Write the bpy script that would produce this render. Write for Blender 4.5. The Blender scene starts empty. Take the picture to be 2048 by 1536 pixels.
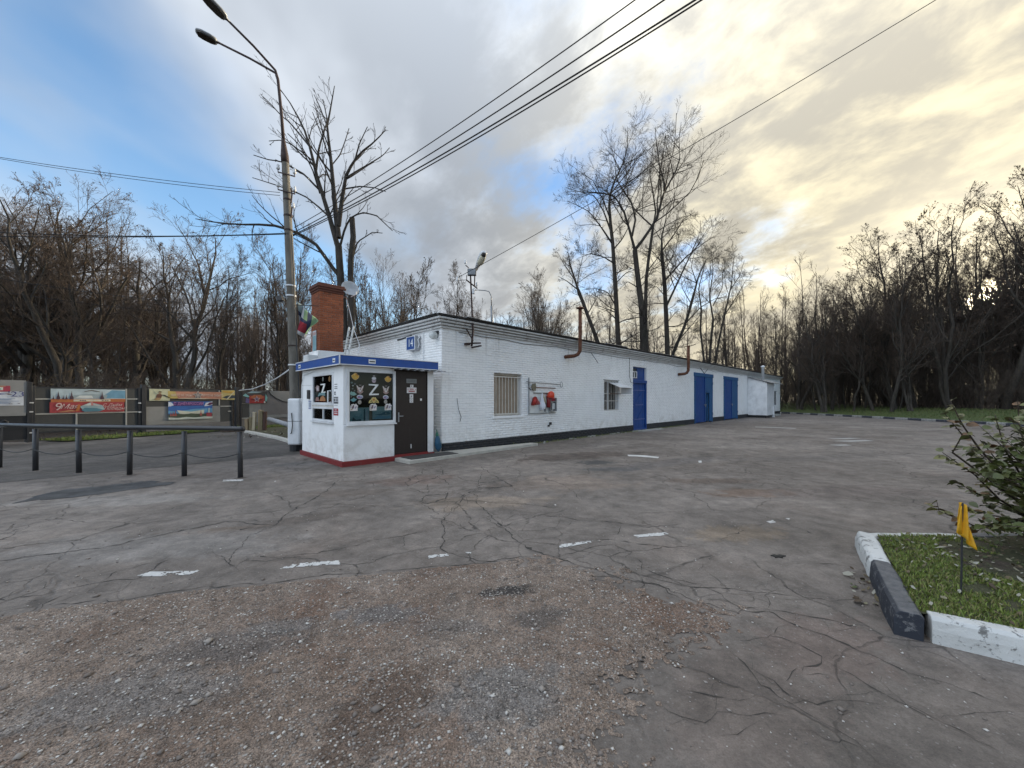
import bpy, bmesh, math, random
import numpy as np
from mathutils import Vector as V, Matrix

R = math.radians
SC = bpy.context.scene
COL = SC.collection
# ---------------------------------------------------------------- camera, sky, sun, exposure
F, CX, HOR, H = 780.0, 1024.0, 798.0, 1.6          # focal length and horizon of the 2048x1536 photograph
cam_d = bpy.data.cameras.new('camera')
cam = bpy.data.objects.new('camera', cam_d)
COL.objects.link(cam)
cam.location = (0, 0, H)
cam.rotation_euler = (R(90), 0, 0)
cam_d.sensor_width = 36
cam_d.lens = 36 * F / 2048
cam_d.shift_y = (HOR - 768) / 2048
cam_d.clip_start, cam_d.clip_end = 0.05, 3000
SC.camera = cam
SC.render.resolution_x, SC.render.resolution_y = 1024, 768

SUN_AZ = math.atan2(961, 780)                        # to the right of straight ahead
SUN_EL = R(9.3)
SUN_DIR = V((math.sin(SUN_AZ) * math.cos(SUN_EL), math.cos(SUN_AZ) * math.cos(SUN_EL), math.sin(SUN_EL)))

W = bpy.data.worlds.new('World')
SC.world = W
W.use_nodes = True
nt = W.node_tree
nt.nodes.clear()
def wn(t, **kw):
    n = nt.nodes.new(t)
    for k, v in kw.items():
        setattr(n, k, v)
    return n
def wl(a, b):
    nt.links.new(a, b)
def wmath(op, a, b=None, c=None, clamp=False):
    n = wn('ShaderNodeMath', operation=op, use_clamp=clamp)
    for i, x in enumerate((a, b, c)):
        if x is None:
            continue
        if isinstance(x, (int, float)):
            n.inputs[i].default_value = x
        else:
            wl(x, n.inputs[i])
    return n.outputs[0]
def wmix(f, a, b, mode='MIX'):
    n = wn('ShaderNodeMix', data_type='RGBA', blend_type=mode)
    for s, x in ((0, f), (6, a), (7, b)):
        if isinstance(x, (int, float)):
            n.inputs[s].default_value = x
        elif isinstance(x, tuple):
            n.inputs[s].default_value = (*x, 1)
        else:
            wl(x, n.inputs[s])
    return n.outputs[2]
def wsmooth(x, a, b):
    n = wn('ShaderNodeMapRange', interpolation_type='SMOOTHSTEP')
    wl(x, n.inputs[0])
    n.inputs[1].default_value, n.inputs[2].default_value = a, b
    n.inputs[3].default_value, n.inputs[4].default_value = 0, 1
    return n.outputs[0]
SKY_STRENGTH = 0.15
SEED_MASS, SEED_STREAK, SEED_TONE = (13.7, 3.0, 0), (14.8, 9.1, 0), (14.4, 13.2, 0)
sky = wn('ShaderNodeTexSky', sky_type='NISHITA', sun_disc=False)
sky.sun_elevation = SUN_EL
sky.sun_rotation = SUN_AZ
sky.altitude = 150
sky.air_density, sky.dust_density, sky.ozone_density = 1.0, 0.6, 2.0
tc = wn('ShaderNodeTexCoord')
nrm = wn('ShaderNodeVectorMath', operation='NORMALIZE')
wl(tc.outputs['Generated'], nrm.inputs[0])
DIRV = nrm.outputs[0]
sep = wn('ShaderNodeSeparateXYZ')
wl(DIRV, sep.inputs[0])
dot = wn('ShaderNodeVectorMath', operation='DOT_PRODUCT')
wl(DIRV, dot.inputs[0])
dot.inputs[1].default_value = SUN_DIR
SD = dot.outputs['Value']
zz = wmath('ADD', wmath('MAXIMUM', sep.outputs[2], 0.0), 0.38)
pxn = wmath('DIVIDE', sep.outputs[0], zz)
pyn = wmath('DIVIDE', sep.outputs[1], zz)
cmb = wn('ShaderNodeCombineXYZ')
wl(pxn, cmb.inputs[0]); wl(pyn, cmb.inputs[1])
def wnoise(scale, detail, rough, loc, rot=0.0, stretch=(1, 1, 1), dist=0.0):
    m = wn('ShaderNodeMapping')
    wl(cmb.outputs[0], m.inputs[0])
    m.inputs[2].default_value = (0, 0, rot)
    st_ = wn('ShaderNodeVectorMath', operation='MULTIPLY_ADD')
    wl(m.outputs[0], st_.inputs[0])
    st_.inputs[1].default_value = stretch
    st_.inputs[2].default_value = loc
    m = st_
    n = wn('ShaderNodeTexNoise')
    wl(m.outputs[0], n.inputs['Vector'])
    n.inputs['Scale'].default_value = scale
    n.inputs['Detail'].default_value = detail
    n.inputs['Roughness'].default_value = rough
    n.inputs['Distortion'].default_value = dist
    return n.outputs['Fac']
# big soft cloud masses, streaky high cloud towards the sun, fine mottling
n_mass = wnoise(1.2, 4, 0.42, SEED_MASS, R(-60), (0.75, 1.3, 1), 0.2)
n_streak = wnoise(1.7, 8, 0.58, SEED_STREAK, R(-128), (0.95, 1.3, 1), 0.25)
n_fine = wnoise(6.0, 6, 0.6, (5.3, 9.1, 0), R(-128), (0.9, 1.2, 1), 0.2)
n_tone = wnoise(2.0, 4, 0.48, SEED_TONE, R(-100), (0.9, 1.15, 1), 0.2)
sunny = wsmooth(SD, 0.25, 0.85)
dens = wmath('ADD', wmath('MULTIPLY', n_mass, wmath('SUBTRACT', 1.0, sunny)), wmath('MULTIPLY', n_streak, sunny))
dens = wmath('ADD', dens, wmath('MULTIPLY', wmath('SUBTRACT', n_fine, 0.5), wmath('ADD', 0.04, wmath('MULTIPLY', sunny, 0.28))))
dens0 = dens
dens = wmath('ADD', dens, wmath('MULTIPLY', wsmooth(SD, 0.60, 0.95), 0.10))
cover = wsmooth(dens, 0.36, 0.56)
thick = wsmooth(wmath('ADD', wmath('MULTIPLY', wmath('SUBTRACT', n_fine, 0.5), wmath('MULTIPLY', sunny, 0.55)), wmath('ADD', wmath('MULTIPLY', dens0, 0.5), wmath('MULTIPLY', n_tone, 0.5))), 0.36, 0.60)
cool_thin, cool_thick = (1.0, 1.08, 1.19), (0.49, 0.54, 0.61)
warm_thin, warm_thick = (1.45, 1.30, .92), (.80, .75, .63)
c_cool = wmix(thick, cool_thin, cool_thick)
c_warm = wmix(thick, warm_thin, warm_thick)
c_cloud = wmix(wsmooth(SD, 0.46, 0.98), c_cool, c_warm)
# broken overcast: brighter towards the zenith (about 3:1, the CIE overcast law), and again
# opposite the low sun, out of view; both gains added to light the walls
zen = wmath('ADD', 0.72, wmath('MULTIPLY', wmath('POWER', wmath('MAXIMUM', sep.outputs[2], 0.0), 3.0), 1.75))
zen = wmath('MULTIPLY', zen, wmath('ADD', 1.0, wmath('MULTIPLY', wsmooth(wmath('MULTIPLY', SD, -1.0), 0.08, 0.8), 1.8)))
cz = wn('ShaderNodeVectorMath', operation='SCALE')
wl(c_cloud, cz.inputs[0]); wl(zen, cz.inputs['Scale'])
clear = wmix(1.0, sky.outputs[0], wmix(wsmooth(SD, 0.45, 0.9), (0.35, 0.39, 0.42), (0.20, 0.24, 0.30)), 'MULTIPLY')
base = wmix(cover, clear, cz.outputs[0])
# low haze band just above the woods
hz = wmath('POWER', wmath('SUBTRACT', 1.0, wmath('ABSOLUTE', sep.outputs[2]), clamp=True), 8.0)
hcol = wmix(wsmooth(SD, 0.35, 0.98), (0.95, 1.07, 1.24), (1.5, 1.26, .8))
base = wmix(wmath('MULTIPLY', hz, 0.6), base, hcol)
# the sun behind thin cloud
glow = wmath('ADD', wmath('MULTIPLY', wmath('POWER', wmath('MAXIMUM', SD, 0.0), 8000.0), 260.0),
             wmath('MULTIPLY', wmath('POWER', wmath('MAXIMUM', SD, 0.0), 60.0), 0.9))
gl = wn('ShaderNodeVectorMath', operation='SCALE')
gl.inputs[0].default_value = (1.0, 0.86, 0.58)
wl(glow, gl.inputs['Scale'])
tot = wn('ShaderNodeVectorMath', operation='ADD')
wl(base, tot.inputs[0]); wl(gl.outputs[0], tot.inputs[1])
bg = wn('ShaderNodeBackground')
wl(tot.outputs[0], bg.inputs[0])
bg.inputs[1].default_value = SKY_STRENGTH
wo = wn('ShaderNodeOutputWorld')
wl(bg.outputs[0], wo.inputs[0])
W.cycles.sampling_method = 'MANUAL'
W.cycles.sample_map_resolution = 512

sun_d = bpy.data.lights.new('sun', 'SUN')
sun_d.energy = 1.5
sun_d.angle = R(10)
sun_d.color = (1.0, 0.86, 0.64)
sun = bpy.data.objects.new('sun', sun_d)
COL.objects.link(sun)
sun.rotation_euler = SUN_DIR.to_track_quat('Z', 'Y').to_euler()

SC.view_settings.view_transform = 'Standard'
SC.view_settings.look = 'None'
SC.view_settings.gamma = 1
SC.view_settings.use_curve_mapping = False
SC.view_settings.exposure = 2.65
SC.render.engine = 'CYCLES'
SC.cycles.max_bounces = 5
SC.cycles.transparent_max_bounces = 8
SC.cycles.caustics_reflective = SC.cycles.caustics_refractive = False

# ---------------------------------------------------------------- helpers
rng = np.random.default_rng(14)
random.seed(14)
def G(px, py, z=0.0):
    """ground point seen at a photograph pixel"""
    y = (H - z) * F / (py - HOR)
    return V(((px - CX) / F * y, y, z))
def P(px, py, y):
    """point seen at a photograph pixel, y metres ahead"""
    return V(((px - CX) / F * y, y, H + (HOR - py) / F * y))
def tag(o, label=None, cat=None, group=None, kind=None):
    if label: o['label'] = label
    if cat: o['category'] = cat
    if group: o['group'] = group
    if kind: o['kind'] = kind
    return o
def empty(name, loc=(0, 0, 0), rz=0.0, label=None, cat=None, group=None, kind=None, parent=None):
    o = bpy.data.objects.new(name, None)
    COL.objects.link(o)
    o.location = loc
    o.rotation_euler = (0, 0, rz)
    o.empty_display_size = 0.2
    if parent: o.parent = parent
    return tag(o, label, cat, group, kind)
def bev(o, w=0.006, seg=2):
    m = o.modifiers.new('bevel', 'BEVEL')
    m.width = w; m.segments = seg; m.limit_method = 'ANGLE'; m.angle_limit = R(35)
    return o
class MB:
    def __init__(s):
        s.v, s.f, s.m = [], [], []
    def add(s, vs, fs, mi=0):
        b = len(s.v)
        s.v += [tuple(x) for x in vs]
        s.f += [tuple(b + i for i in f) for f in fs]
        s.m += [mi] * len(fs)
    def box(s, x0, x1, y0, y1, z0, z1, mi=0):
        s.add([(x0, y0, z0), (x1, y0, z0), (x1, y1, z0), (x0, y1, z0), (x0, y0, z1), (x1, y0, z1), (x1, y1, z1), (x0, y1, z1)],
              [(0, 3, 2, 1), (4, 5, 6, 7), (0, 1, 5, 4), (1, 2, 6, 5), (2, 3, 7, 6), (3, 0, 4, 7)], mi)
        return s
    def bar(s, a, b, w, h, up=(0, 0, 1), mi=0):
        """square bar from a to b, w wide, h high along up"""
        a, b, up = V(a), V(b), V(up)
        d = (b - a).normalized()
        if abs(d.dot(up)) > 0.98: up = V((1, 0, 0))
        sx = d.cross(up).normalized() * (w / 2)
        sz = sx.cross(d).normalized() * (h / 2)
        vs = [p + i * sx + j * sz for p in (a, b) for i, j in ((-1, -1), (1, -1), (1, 1), (-1, 1))]
        s.add(vs, [(0, 1, 2, 3), (7, 6, 5, 4), (0, 4, 5, 1), (1, 5, 6, 2), (2, 6, 7, 3), (3, 7, 4, 0)], mi)
        return s
    def tube(s, pts, rad, k=8, mi=0, cap=True):
        pts = [V(p) for p in pts]
        n = len(pts)
        if not hasattr(rad, '__len__'): rad = [rad] * n
        d0 = (pts[1] - pts[0]).normalized()
        ref = V((0, 0, 1)) if abs(d0.z) < 0.9 else V((1, 0, 0))
        nx = d0.cross(ref).normalized()
        vs = []
        for i in range(n):
            d = (pts[min(i + 1, n - 1)] - pts[max(i - 1, 0)]).normalized()
            nx = (nx - d * nx.dot(d)).normalized()
            ny = d.cross(nx)
            for j in range(k):
                a = 2 * math.pi * j / k
                vs.append(pts[i] + (nx * math.cos(a) + ny * math.sin(a)) * rad[i])
        fs = [(i * k + j, i * k + (j + 1) % k, (i + 1) * k + (j + 1) % k, (i + 1) * k + j) for i in range(n - 1) for j in range(k)]
        if cap:
            fs += [tuple(range(k - 1, -1, -1)), tuple((n - 1) * k + j for j in range(k))]
        s.add(vs, fs, mi)
        return s
    def lathe(s, prof, k=16, org=(0, 0, 0), axis=(0, 0, 1), mi=0):
        o, ax = V(org), V(axis).normalized()
        ref = V((1, 0, 0)) if abs(ax.x) < 0.9 else V((0, 1, 0))
        nx = ax.cross(ref).normalized(); ny = ax.cross(nx)
        vs = [o + ax * h + (nx * math.cos(2 * math.pi * j / k) + ny * math.sin(2 * math.pi * j / k)) * r for r, h in prof for j in range(k)]
        n = len(prof)
        fs = [(i * k + j, i * k + (j + 1) % k, (i + 1) * k + (j + 1) % k, (i + 1) * k + j) for i in range(n - 1) for j in range(k)]
        fs += [tuple(range(k - 1, -1, -1)), tuple((n - 1) * k + j for j in range(k))]
        s.add(vs, fs, mi)
        return s
    def prism(s, poly, z0, z1, mi=0):
        n = len(poly)
        vs = [(x, y, z0) for x, y in poly] + [(x, y, z1) for x, y in poly]
        fs = [tuple(range(n - 1, -1, -1)), tuple(range(n, 2 * n))] + [(i, (i + 1) % n, n + (i + 1) % n, n + i) for i in range(n)]
        s.add(vs, fs, mi)
        return s
    def extrude(s, pts, off, mi=0):
        """planar polygon of 3-D points, given thickness along the vector off"""
        n = len(pts); off = V(off)
        vs = [V(p) for p in pts] + [V(p) + off for p in pts]
        fs = [tuple(range(n - 1, -1, -1)), tuple(range(n, 2 * n))] + [(i, (i + 1) % n, n + (i + 1) % n, n + i) for i in range(n)]
        s.add(vs, fs, mi)
        return s
    def build(s, name, mats, parent=None, smooth=False, loc=None):
        me = bpy.data.meshes.new(name)
        me.from_pydata(s.v, [], s.f)
        if not isinstance(mats, (list, tuple)): mats = [mats]
        for m in mats: me.materials.append(m)
        if len(mats) > 1: me.polygons.foreach_set('material_index', s.m)
        bm = bmesh.new(); bm.from_mesh(me)
        bmesh.ops.recalc_face_normals(bm, faces=bm.faces)
        bm.to_mesh(me); bm.free()
        if smooth:
            me.polygons.foreach_set('use_smooth', [True] * len(me.polygons))
        return link(name, me, parent, loc)
def link(name, me, parent=None, loc=None):
    o = bpy.data.objects.new(name, me)
    COL.objects.link(o)
    if parent: o.parent = parent
    if loc is not None: o.location = loc
    return o
def npmesh(name, vs, faces, mats, midx=None, smooth=False):
    """mesh from an (N,3) array and an (M,3|4) index array"""
    me = bpy.data.meshes.new(name)
    vs = np.asarray(vs, np.float32); faces = np.asarray(faces, np.int32)
    k = faces.shape[1]; m = len(faces)
    me.vertices.add(len(vs)); me.vertices.foreach_set('co', vs.ravel())
    me.loops.add(m * k); me.loops.foreach_set('vertex_index', faces.ravel())
    me.polygons.add(m)
    me.polygons.foreach_set('loop_start', np.arange(0, m * k, k, dtype=np.int32))
    me.polygons.foreach_set('loop_total', np.full(m, k, np.int32))
    if not isinstance(mats, (list, tuple)): mats = [mats]
    for x in mats: me.materials.append(x)
    if midx is not None: me.polygons.foreach_set('material_index', np.asarray(midx, np.int32))
    if smooth: me.polygons.foreach_set('use_smooth', np.ones(m, bool))
    me.update(calc_edges=True)
    return me
def copy_tree(src, loc, rz, scale, label=None, group=None, tilt=0.0):
    c = src.copy(); COL.objects.link(c)
    c.location = loc; c.rotation_euler = (tilt * math.cos(rz), tilt * math.sin(rz), rz); c.scale = (scale[0], scale[0], scale[1])
    if label: c['label'] = label
    if group: c['group'] = group
    for ch in src.children:
        d = ch.copy(); COL.objects.link(d); d.parent = c
    return c
def vnoise(x, y, f, seed):
    """smooth value noise on arrays"""
    r = np.random.default_rng(seed)
    tab = r.random((64, 64))
    x = np.asarray(x) * f + 1000; y = np.asarray(y) * f + 1000
    xi = np.floor(x).astype(int); yi = np.floor(y).astype(int)
    u = x - xi; v = y - yi
    u = u * u * (3 - 2 * u); v = v * v * (3 - 2 * v)
    a = tab[xi % 64, yi % 64]; b = tab[(xi + 1) % 64, yi % 64]
    c = tab[xi % 64, (yi + 1) % 64]; d = tab[(xi + 1) % 64, (yi + 1) % 64]
    return (a * (1 - u) + b * u) * (1 - v) + (c * (1 - u) + d * u) * v
def fbm(x, y, f, seed, octv=4):
    return sum(vnoise(x, y, f * 2 ** i, seed + i) * 0.5 ** i for i in range(octv)) / sum(0.5 ** i for i in range(octv))
def inside(poly, x, y):
    x = np.asarray(x); y = np.asarray(y)
    res = np.zeros(x.shape, bool)
    n = len(poly)
    for i in range(n):
        x0, y0 = poly[i]; x1, y1 = poly[(i + 1) % n]
        c = ((y0 > y) != (y1 > y)) & (x < (x1 - x0) * (y - y0) / ((y1 - y0) or 1e-9) + x0)
        res ^= c
    return res

# ---------------------------------------------------------------- materials
class NM:
    """small node-material builder"""
    def __init__(s, name):
        s.m = bpy.data.materials.new(name); s.m.use_nodes = True
        s.t = s.m.node_tree; s.t.nodes.clear()
        s.out = s.n('ShaderNodeOutputMaterial'); s.b = s.n('ShaderNodeBsdfPrincipled')
        s.l(s.b.outputs[0], s.out.inputs[0])
        s.tc = s.n('ShaderNodeTexCoord')
        s.co = s.tc.outputs['Object']
    def n(s, t, **kw):
        x = s.t.nodes.new(t)
        for k, v in kw.items(): setattr(x, k, v)
        return x
    def l(s, a, b): s.t.links.new(a, b)
    def put(s, sock, x):
        if isinstance(x, (int, float)): sock.default_value = x
        elif isinstance(x, (tuple, list)): sock.default_value = (*x, 1) if len(x) == 3 and sock.type == 'RGBA' else x
        else: s.l(x, sock)
    def world(s):
        g = s.n('ShaderNodeNewGeometry'); s.co = g.outputs['Position']; return s
    def noise(s, scale, detail=4, rough=0.55, dist=0.0, stretch=None, rot=None):
        n = s.n('ShaderNodeTexNoise')
        co = s.co
        if stretch or rot:
            m = s.n('ShaderNodeMapping'); s.l(co, m.inputs[0])
            if stretch: m.inputs[3].default_value = stretch
            if rot: m.inputs[2].default_value = rot
            co = m.outputs[0]
        s.l(co, n.inputs['Vector'])
        n.inputs['Scale'].default_value = scale; n.inputs['Detail'].default_value = detail
        n.inputs['Roughness'].default_value = rough; n.inputs['Distortion'].default_value = dist
        return n.outputs['Fac']
    def voro(s, scale, feature='F1', out='Distance', co=None, rnd=1.0):
        n = s.n('ShaderNodeTexVoronoi', feature=feature)
        s.l(co or s.co, n.inputs['Vector']); n.inputs['Scale'].default_value = scale
        n.inputs['Randomness'].default_value = rnd
        return n.outputs[out]
    def ramp(s, x, a, b, lo=0.0, hi=1.0, smooth=True):
        n = s.n('ShaderNodeMapRange', interpolation_type='SMOOTHSTEP' if smooth else 'LINEAR')
        s.l(x, n.inputs[0])
        for i, v in enumerate((a, b, lo, hi)): n.inputs[i + 1].default_value = v
        return n.outputs[0]
    def math(s, op, a, b=None, clamp=False):
        n = s.n('ShaderNodeMath', operation=op, use_clamp=clamp)
        s.put(n.inputs[0], a)
        if b is not None: s.put(n.inputs[1], b)
        return n.outputs[0]
    def mix(s, f, a, b, mode='MIX'):
        n = s.n('ShaderNodeMix', data_type='RGBA', blend_type=mode)
        s.put(n.inputs[0], f); s.put(n.inputs[6], a); s.put(n.inputs[7], b)
        return n.outputs[2]
    def bump(s, h, strength=0.4, dist=0.01, prev=None):
        n = s.n('ShaderNodeBump'); s.put(n.inputs['Height'], h)
        n.inputs['Strength'].default_value = strength; n.inputs['Distance'].default_value = dist
        if prev: s.l(prev, n.inputs['Normal'])
        return n.outputs[0]
    def done(s, color=None, rough=None, normal=None, metal=None, spec=None):
        if color is not None: s.put(s.b.inputs['Base Color'], color)
        if rough is not None: s.put(s.b.inputs['Roughness'], rough)
        if metal is not None: s.put(s.b.inputs['Metallic'], metal)
        if spec is not None: s.put(s.b.inputs['Specular IOR Level'], spec)
        if normal is not None: s.l(normal, s.b.inputs['Normal'])
        return s.m
_cm = {}
def paint(c, rough=0.6, dirt=0.25, scale=6.0, metal=0.0, bump=0.15, dirtc=(0.10, 0.085, 0.07)):
    """worn paint / plastic / metal of one colour: mottled, with grimy streaks"""
    key = (c, rough, dirt, scale, metal, bump, dirtc)
    if key in _cm: return _cm[key]
    m = NM('paint_%d' % len(_cm)).world()
    n1 = m.noise(scale, 5, 0.6)
    n2 = m.noise(scale * 2.3, 6, 0.65, 0.4, stretch=(1, 1, 0.22))
    lo = tuple(x * 0.86 for x in c); hi = tuple(min(1, x * 1.08) for x in c)
    col = m.mix(m.ramp(n1, 0.3, 0.7), lo, hi)
    col = m.mix(m.math('MULTIPLY', m.ramp(n2, 0.56, 0.8), dirt), col, dirtc)
    r = m.ramp(n1, 0.2, 0.8, max(0.05, rough - 0.1), min(1, rough + 0.12))
    nb = m.bump(m.noise(scale * 9, 4, 0.6), bump, 0.004)
    _cm[key] = m.done(col, r, nb, metal)
    return _cm[key]
def rust(base=(0.16, 0.065, 0.035)):
    m = NM('rusty_metal').world()
    n1 = m.noise(9, 7, 0.7)
    col = m.mix(m.ramp(n1, 0.35, 0.65), tuple(x * 0.5 for x in base), base)
    col = m.mix(m.ramp(m.noise(30, 4), 0.6, 0.75), col, (0.24, 0.12, 0.06))
    return m.done(col, 0.85, m.bump(m.noise(60, 5), 0.4, 0.004), 0.2)
def glass(tint=(0.02, 0.025, 0.03)):
    m = NM('window_glass')
    m.t.nodes.remove(m.b)
    tr = m.n('ShaderNodeBsdfTransparent'); tr.inputs[0].default_value = (0.72, 0.76, 0.76, 1)
    gl = m.n('ShaderNodeBsdfGlossy'); gl.inputs['Roughness'].default_value = 0.04
    fr = m.n('ShaderNodeFresnel'); fr.inputs[0].default_value = 1.28
    mx = m.n('ShaderNodeMixShader')
    m.l(fr.outputs[0], mx.inputs[0]); m.l(tr.outputs[0], mx.inputs[1]); m.l(gl.outputs[0], mx.inputs[2])
    m.l(mx.outputs[0], m.out.inputs[0])
    return m.m
M_RUST = rust()
M_GLASS = glass()
WHITE = (0.80, 0.81, 0.82)
M_WHITE = paint(WHITE, 0.5, 0.18, 3.0)
M_WHITE2 = paint((0.74, 0.75, 0.76), 0.35, 0.22, 2.0)
M_BLACK = paint((0.018, 0.018, 0.02), 0.45, 0.3, 5.0)
M_BLACKM = paint((0.03, 0.03, 0.033), 0.4, 0.4, 7.0, dirtc=(0.11, 0.09, 0.075))
M_BLUE = paint((0.006, 0.055, 0.23), 0.5, 0.45, 3.0, dirtc=(0.045, 0.075, 0.15))
M_BLUE2 = paint((0.010, 0.085, 0.22), 0.65, 0.6, 3.0, dirtc=(0.07, 0.085, 0.10))
M_FASC = paint((0.006, 0.066, 0.30), 0.45, 0.12, 3.0, dirtc=(0.05, 0.08, 0.17))
M_RED = paint((0.20, 0.018, 0.018), 0.6, 0.35, 7.0)
M_GREYM = paint((0.28, 0.29, 0.30), 0.5, 0.3, 6.0, 0.3)
M_WIRE = paint((0.02, 0.02, 0.021), 0.9, 0.1, 5.0)
M_DARK = paint((0.012, 0.011, 0.011), 0.7, 0.1)
M_CONC = paint((0.36, 0.35, 0.32), 0.9, 0.4, 3.5, bump=0.5, dirtc=(0.16, 0.15, 0.12))
M_CONC2 = paint((0.46, 0.44, 0.39), 0.9, 0.5, 5.0, bump=0.6, dirtc=(0.12, 0.12, 0.10))
M_WOODP = paint((0.30, 0.22, 0.13), 0.8, 0.4, 8.0, bump=0.5)
def flat(c, rough=0.55): return paint(c, rough, 0.12, 5.0, bump=0.05)
def text(name, body, size, origin, xdir, zdir, mat, parent=None, align='CENTER', depth=0.001, width=None, shear=0.0):
    cu = bpy.data.curves.new(name, 'FONT')
    cu.body = body; cu.size = size; cu.align_x = align; cu.align_y = 'CENTER'
    cu.extrude = depth; cu.resolution_u = 2; cu.shear = shear
    cu.materials.append(mat)
    o = bpy.data.objects.new(name, cu); COL.objects.link(o)
    xd, zd = V(xdir).normalized(), V(zdir).normalized()
    nd = xd.cross(zd)
    mt = Matrix((xd, zd, nd)).transposed().to_4x4(); mt.translation = V(origin)
    bpy.context.view_layer.update()
    me = bpy.data.meshes.new_from_object(o.evaluated_get(bpy.context.evaluated_depsgraph_get()))
    w = max(v.co.x for v in me.vertices) - min(v.co.x for v in me.vertices)
    COL.objects.unlink(o); bpy.data.objects.remove(o)
    o = link(name, me, parent)
    if width:
        for v in me.vertices: v.co.x *= width / w
    o.matrix_local = mt
    return o
class Art:
    """flat print laid out in metres on a plane, each layer 1.5 mm proud of the one below"""
    def __init__(s, org, xd, zd, step=0.0015):
        s.o, s.x, s.z = V(org), V(xd).normalized(), V(zd).normalized()
        s.n = s.x.cross(s.z).normalized(); s.step = step
        s.mb = MB(); s.mats = []; s.k = 0
    def pt(s, x, z, k): return s.o + s.x * x + s.z * z + s.n * (k * s.step)
    def poly(s, col, pts, k=None, rough=0.55):
        m = col if not isinstance(col, tuple) else flat(col, rough)
        if m not in s.mats: s.mats.append(m)
        if k is None: s.k += 1; k = s.k
        s.mb.extrude([s.pt(x, z, k) for x, z in pts], s.n * (s.step * 0.6), s.mats.index(m))
        return s
    def rect(s, col, x0, x1, z0, z1, k=None): return s.poly(col, [(x0, z0), (x1, z0), (x1, z1), (x0, z1)], k)
    def disc(s, col, x, z, rx, rz, k=None, n=14): return s.poly(col, [(x + rx * math.cos(2 * math.pi * i / n), z + rz * math.sin(2 * math.pi * i / n)) for i in range(n)], k)
    def star(s, col, x, z, r, k=None, inner=0.42): return s.poly(col, [(x + (r if i % 2 == 0 else r * inner) * math.sin(math.pi * i / 5), z + (r if i % 2 == 0 else r * inner) * math.cos(math.pi * i / 5)) for i in range(10)], k)
    def build(s, name, parent=None): return s.mb.build(name, s.mats, parent)
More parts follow.
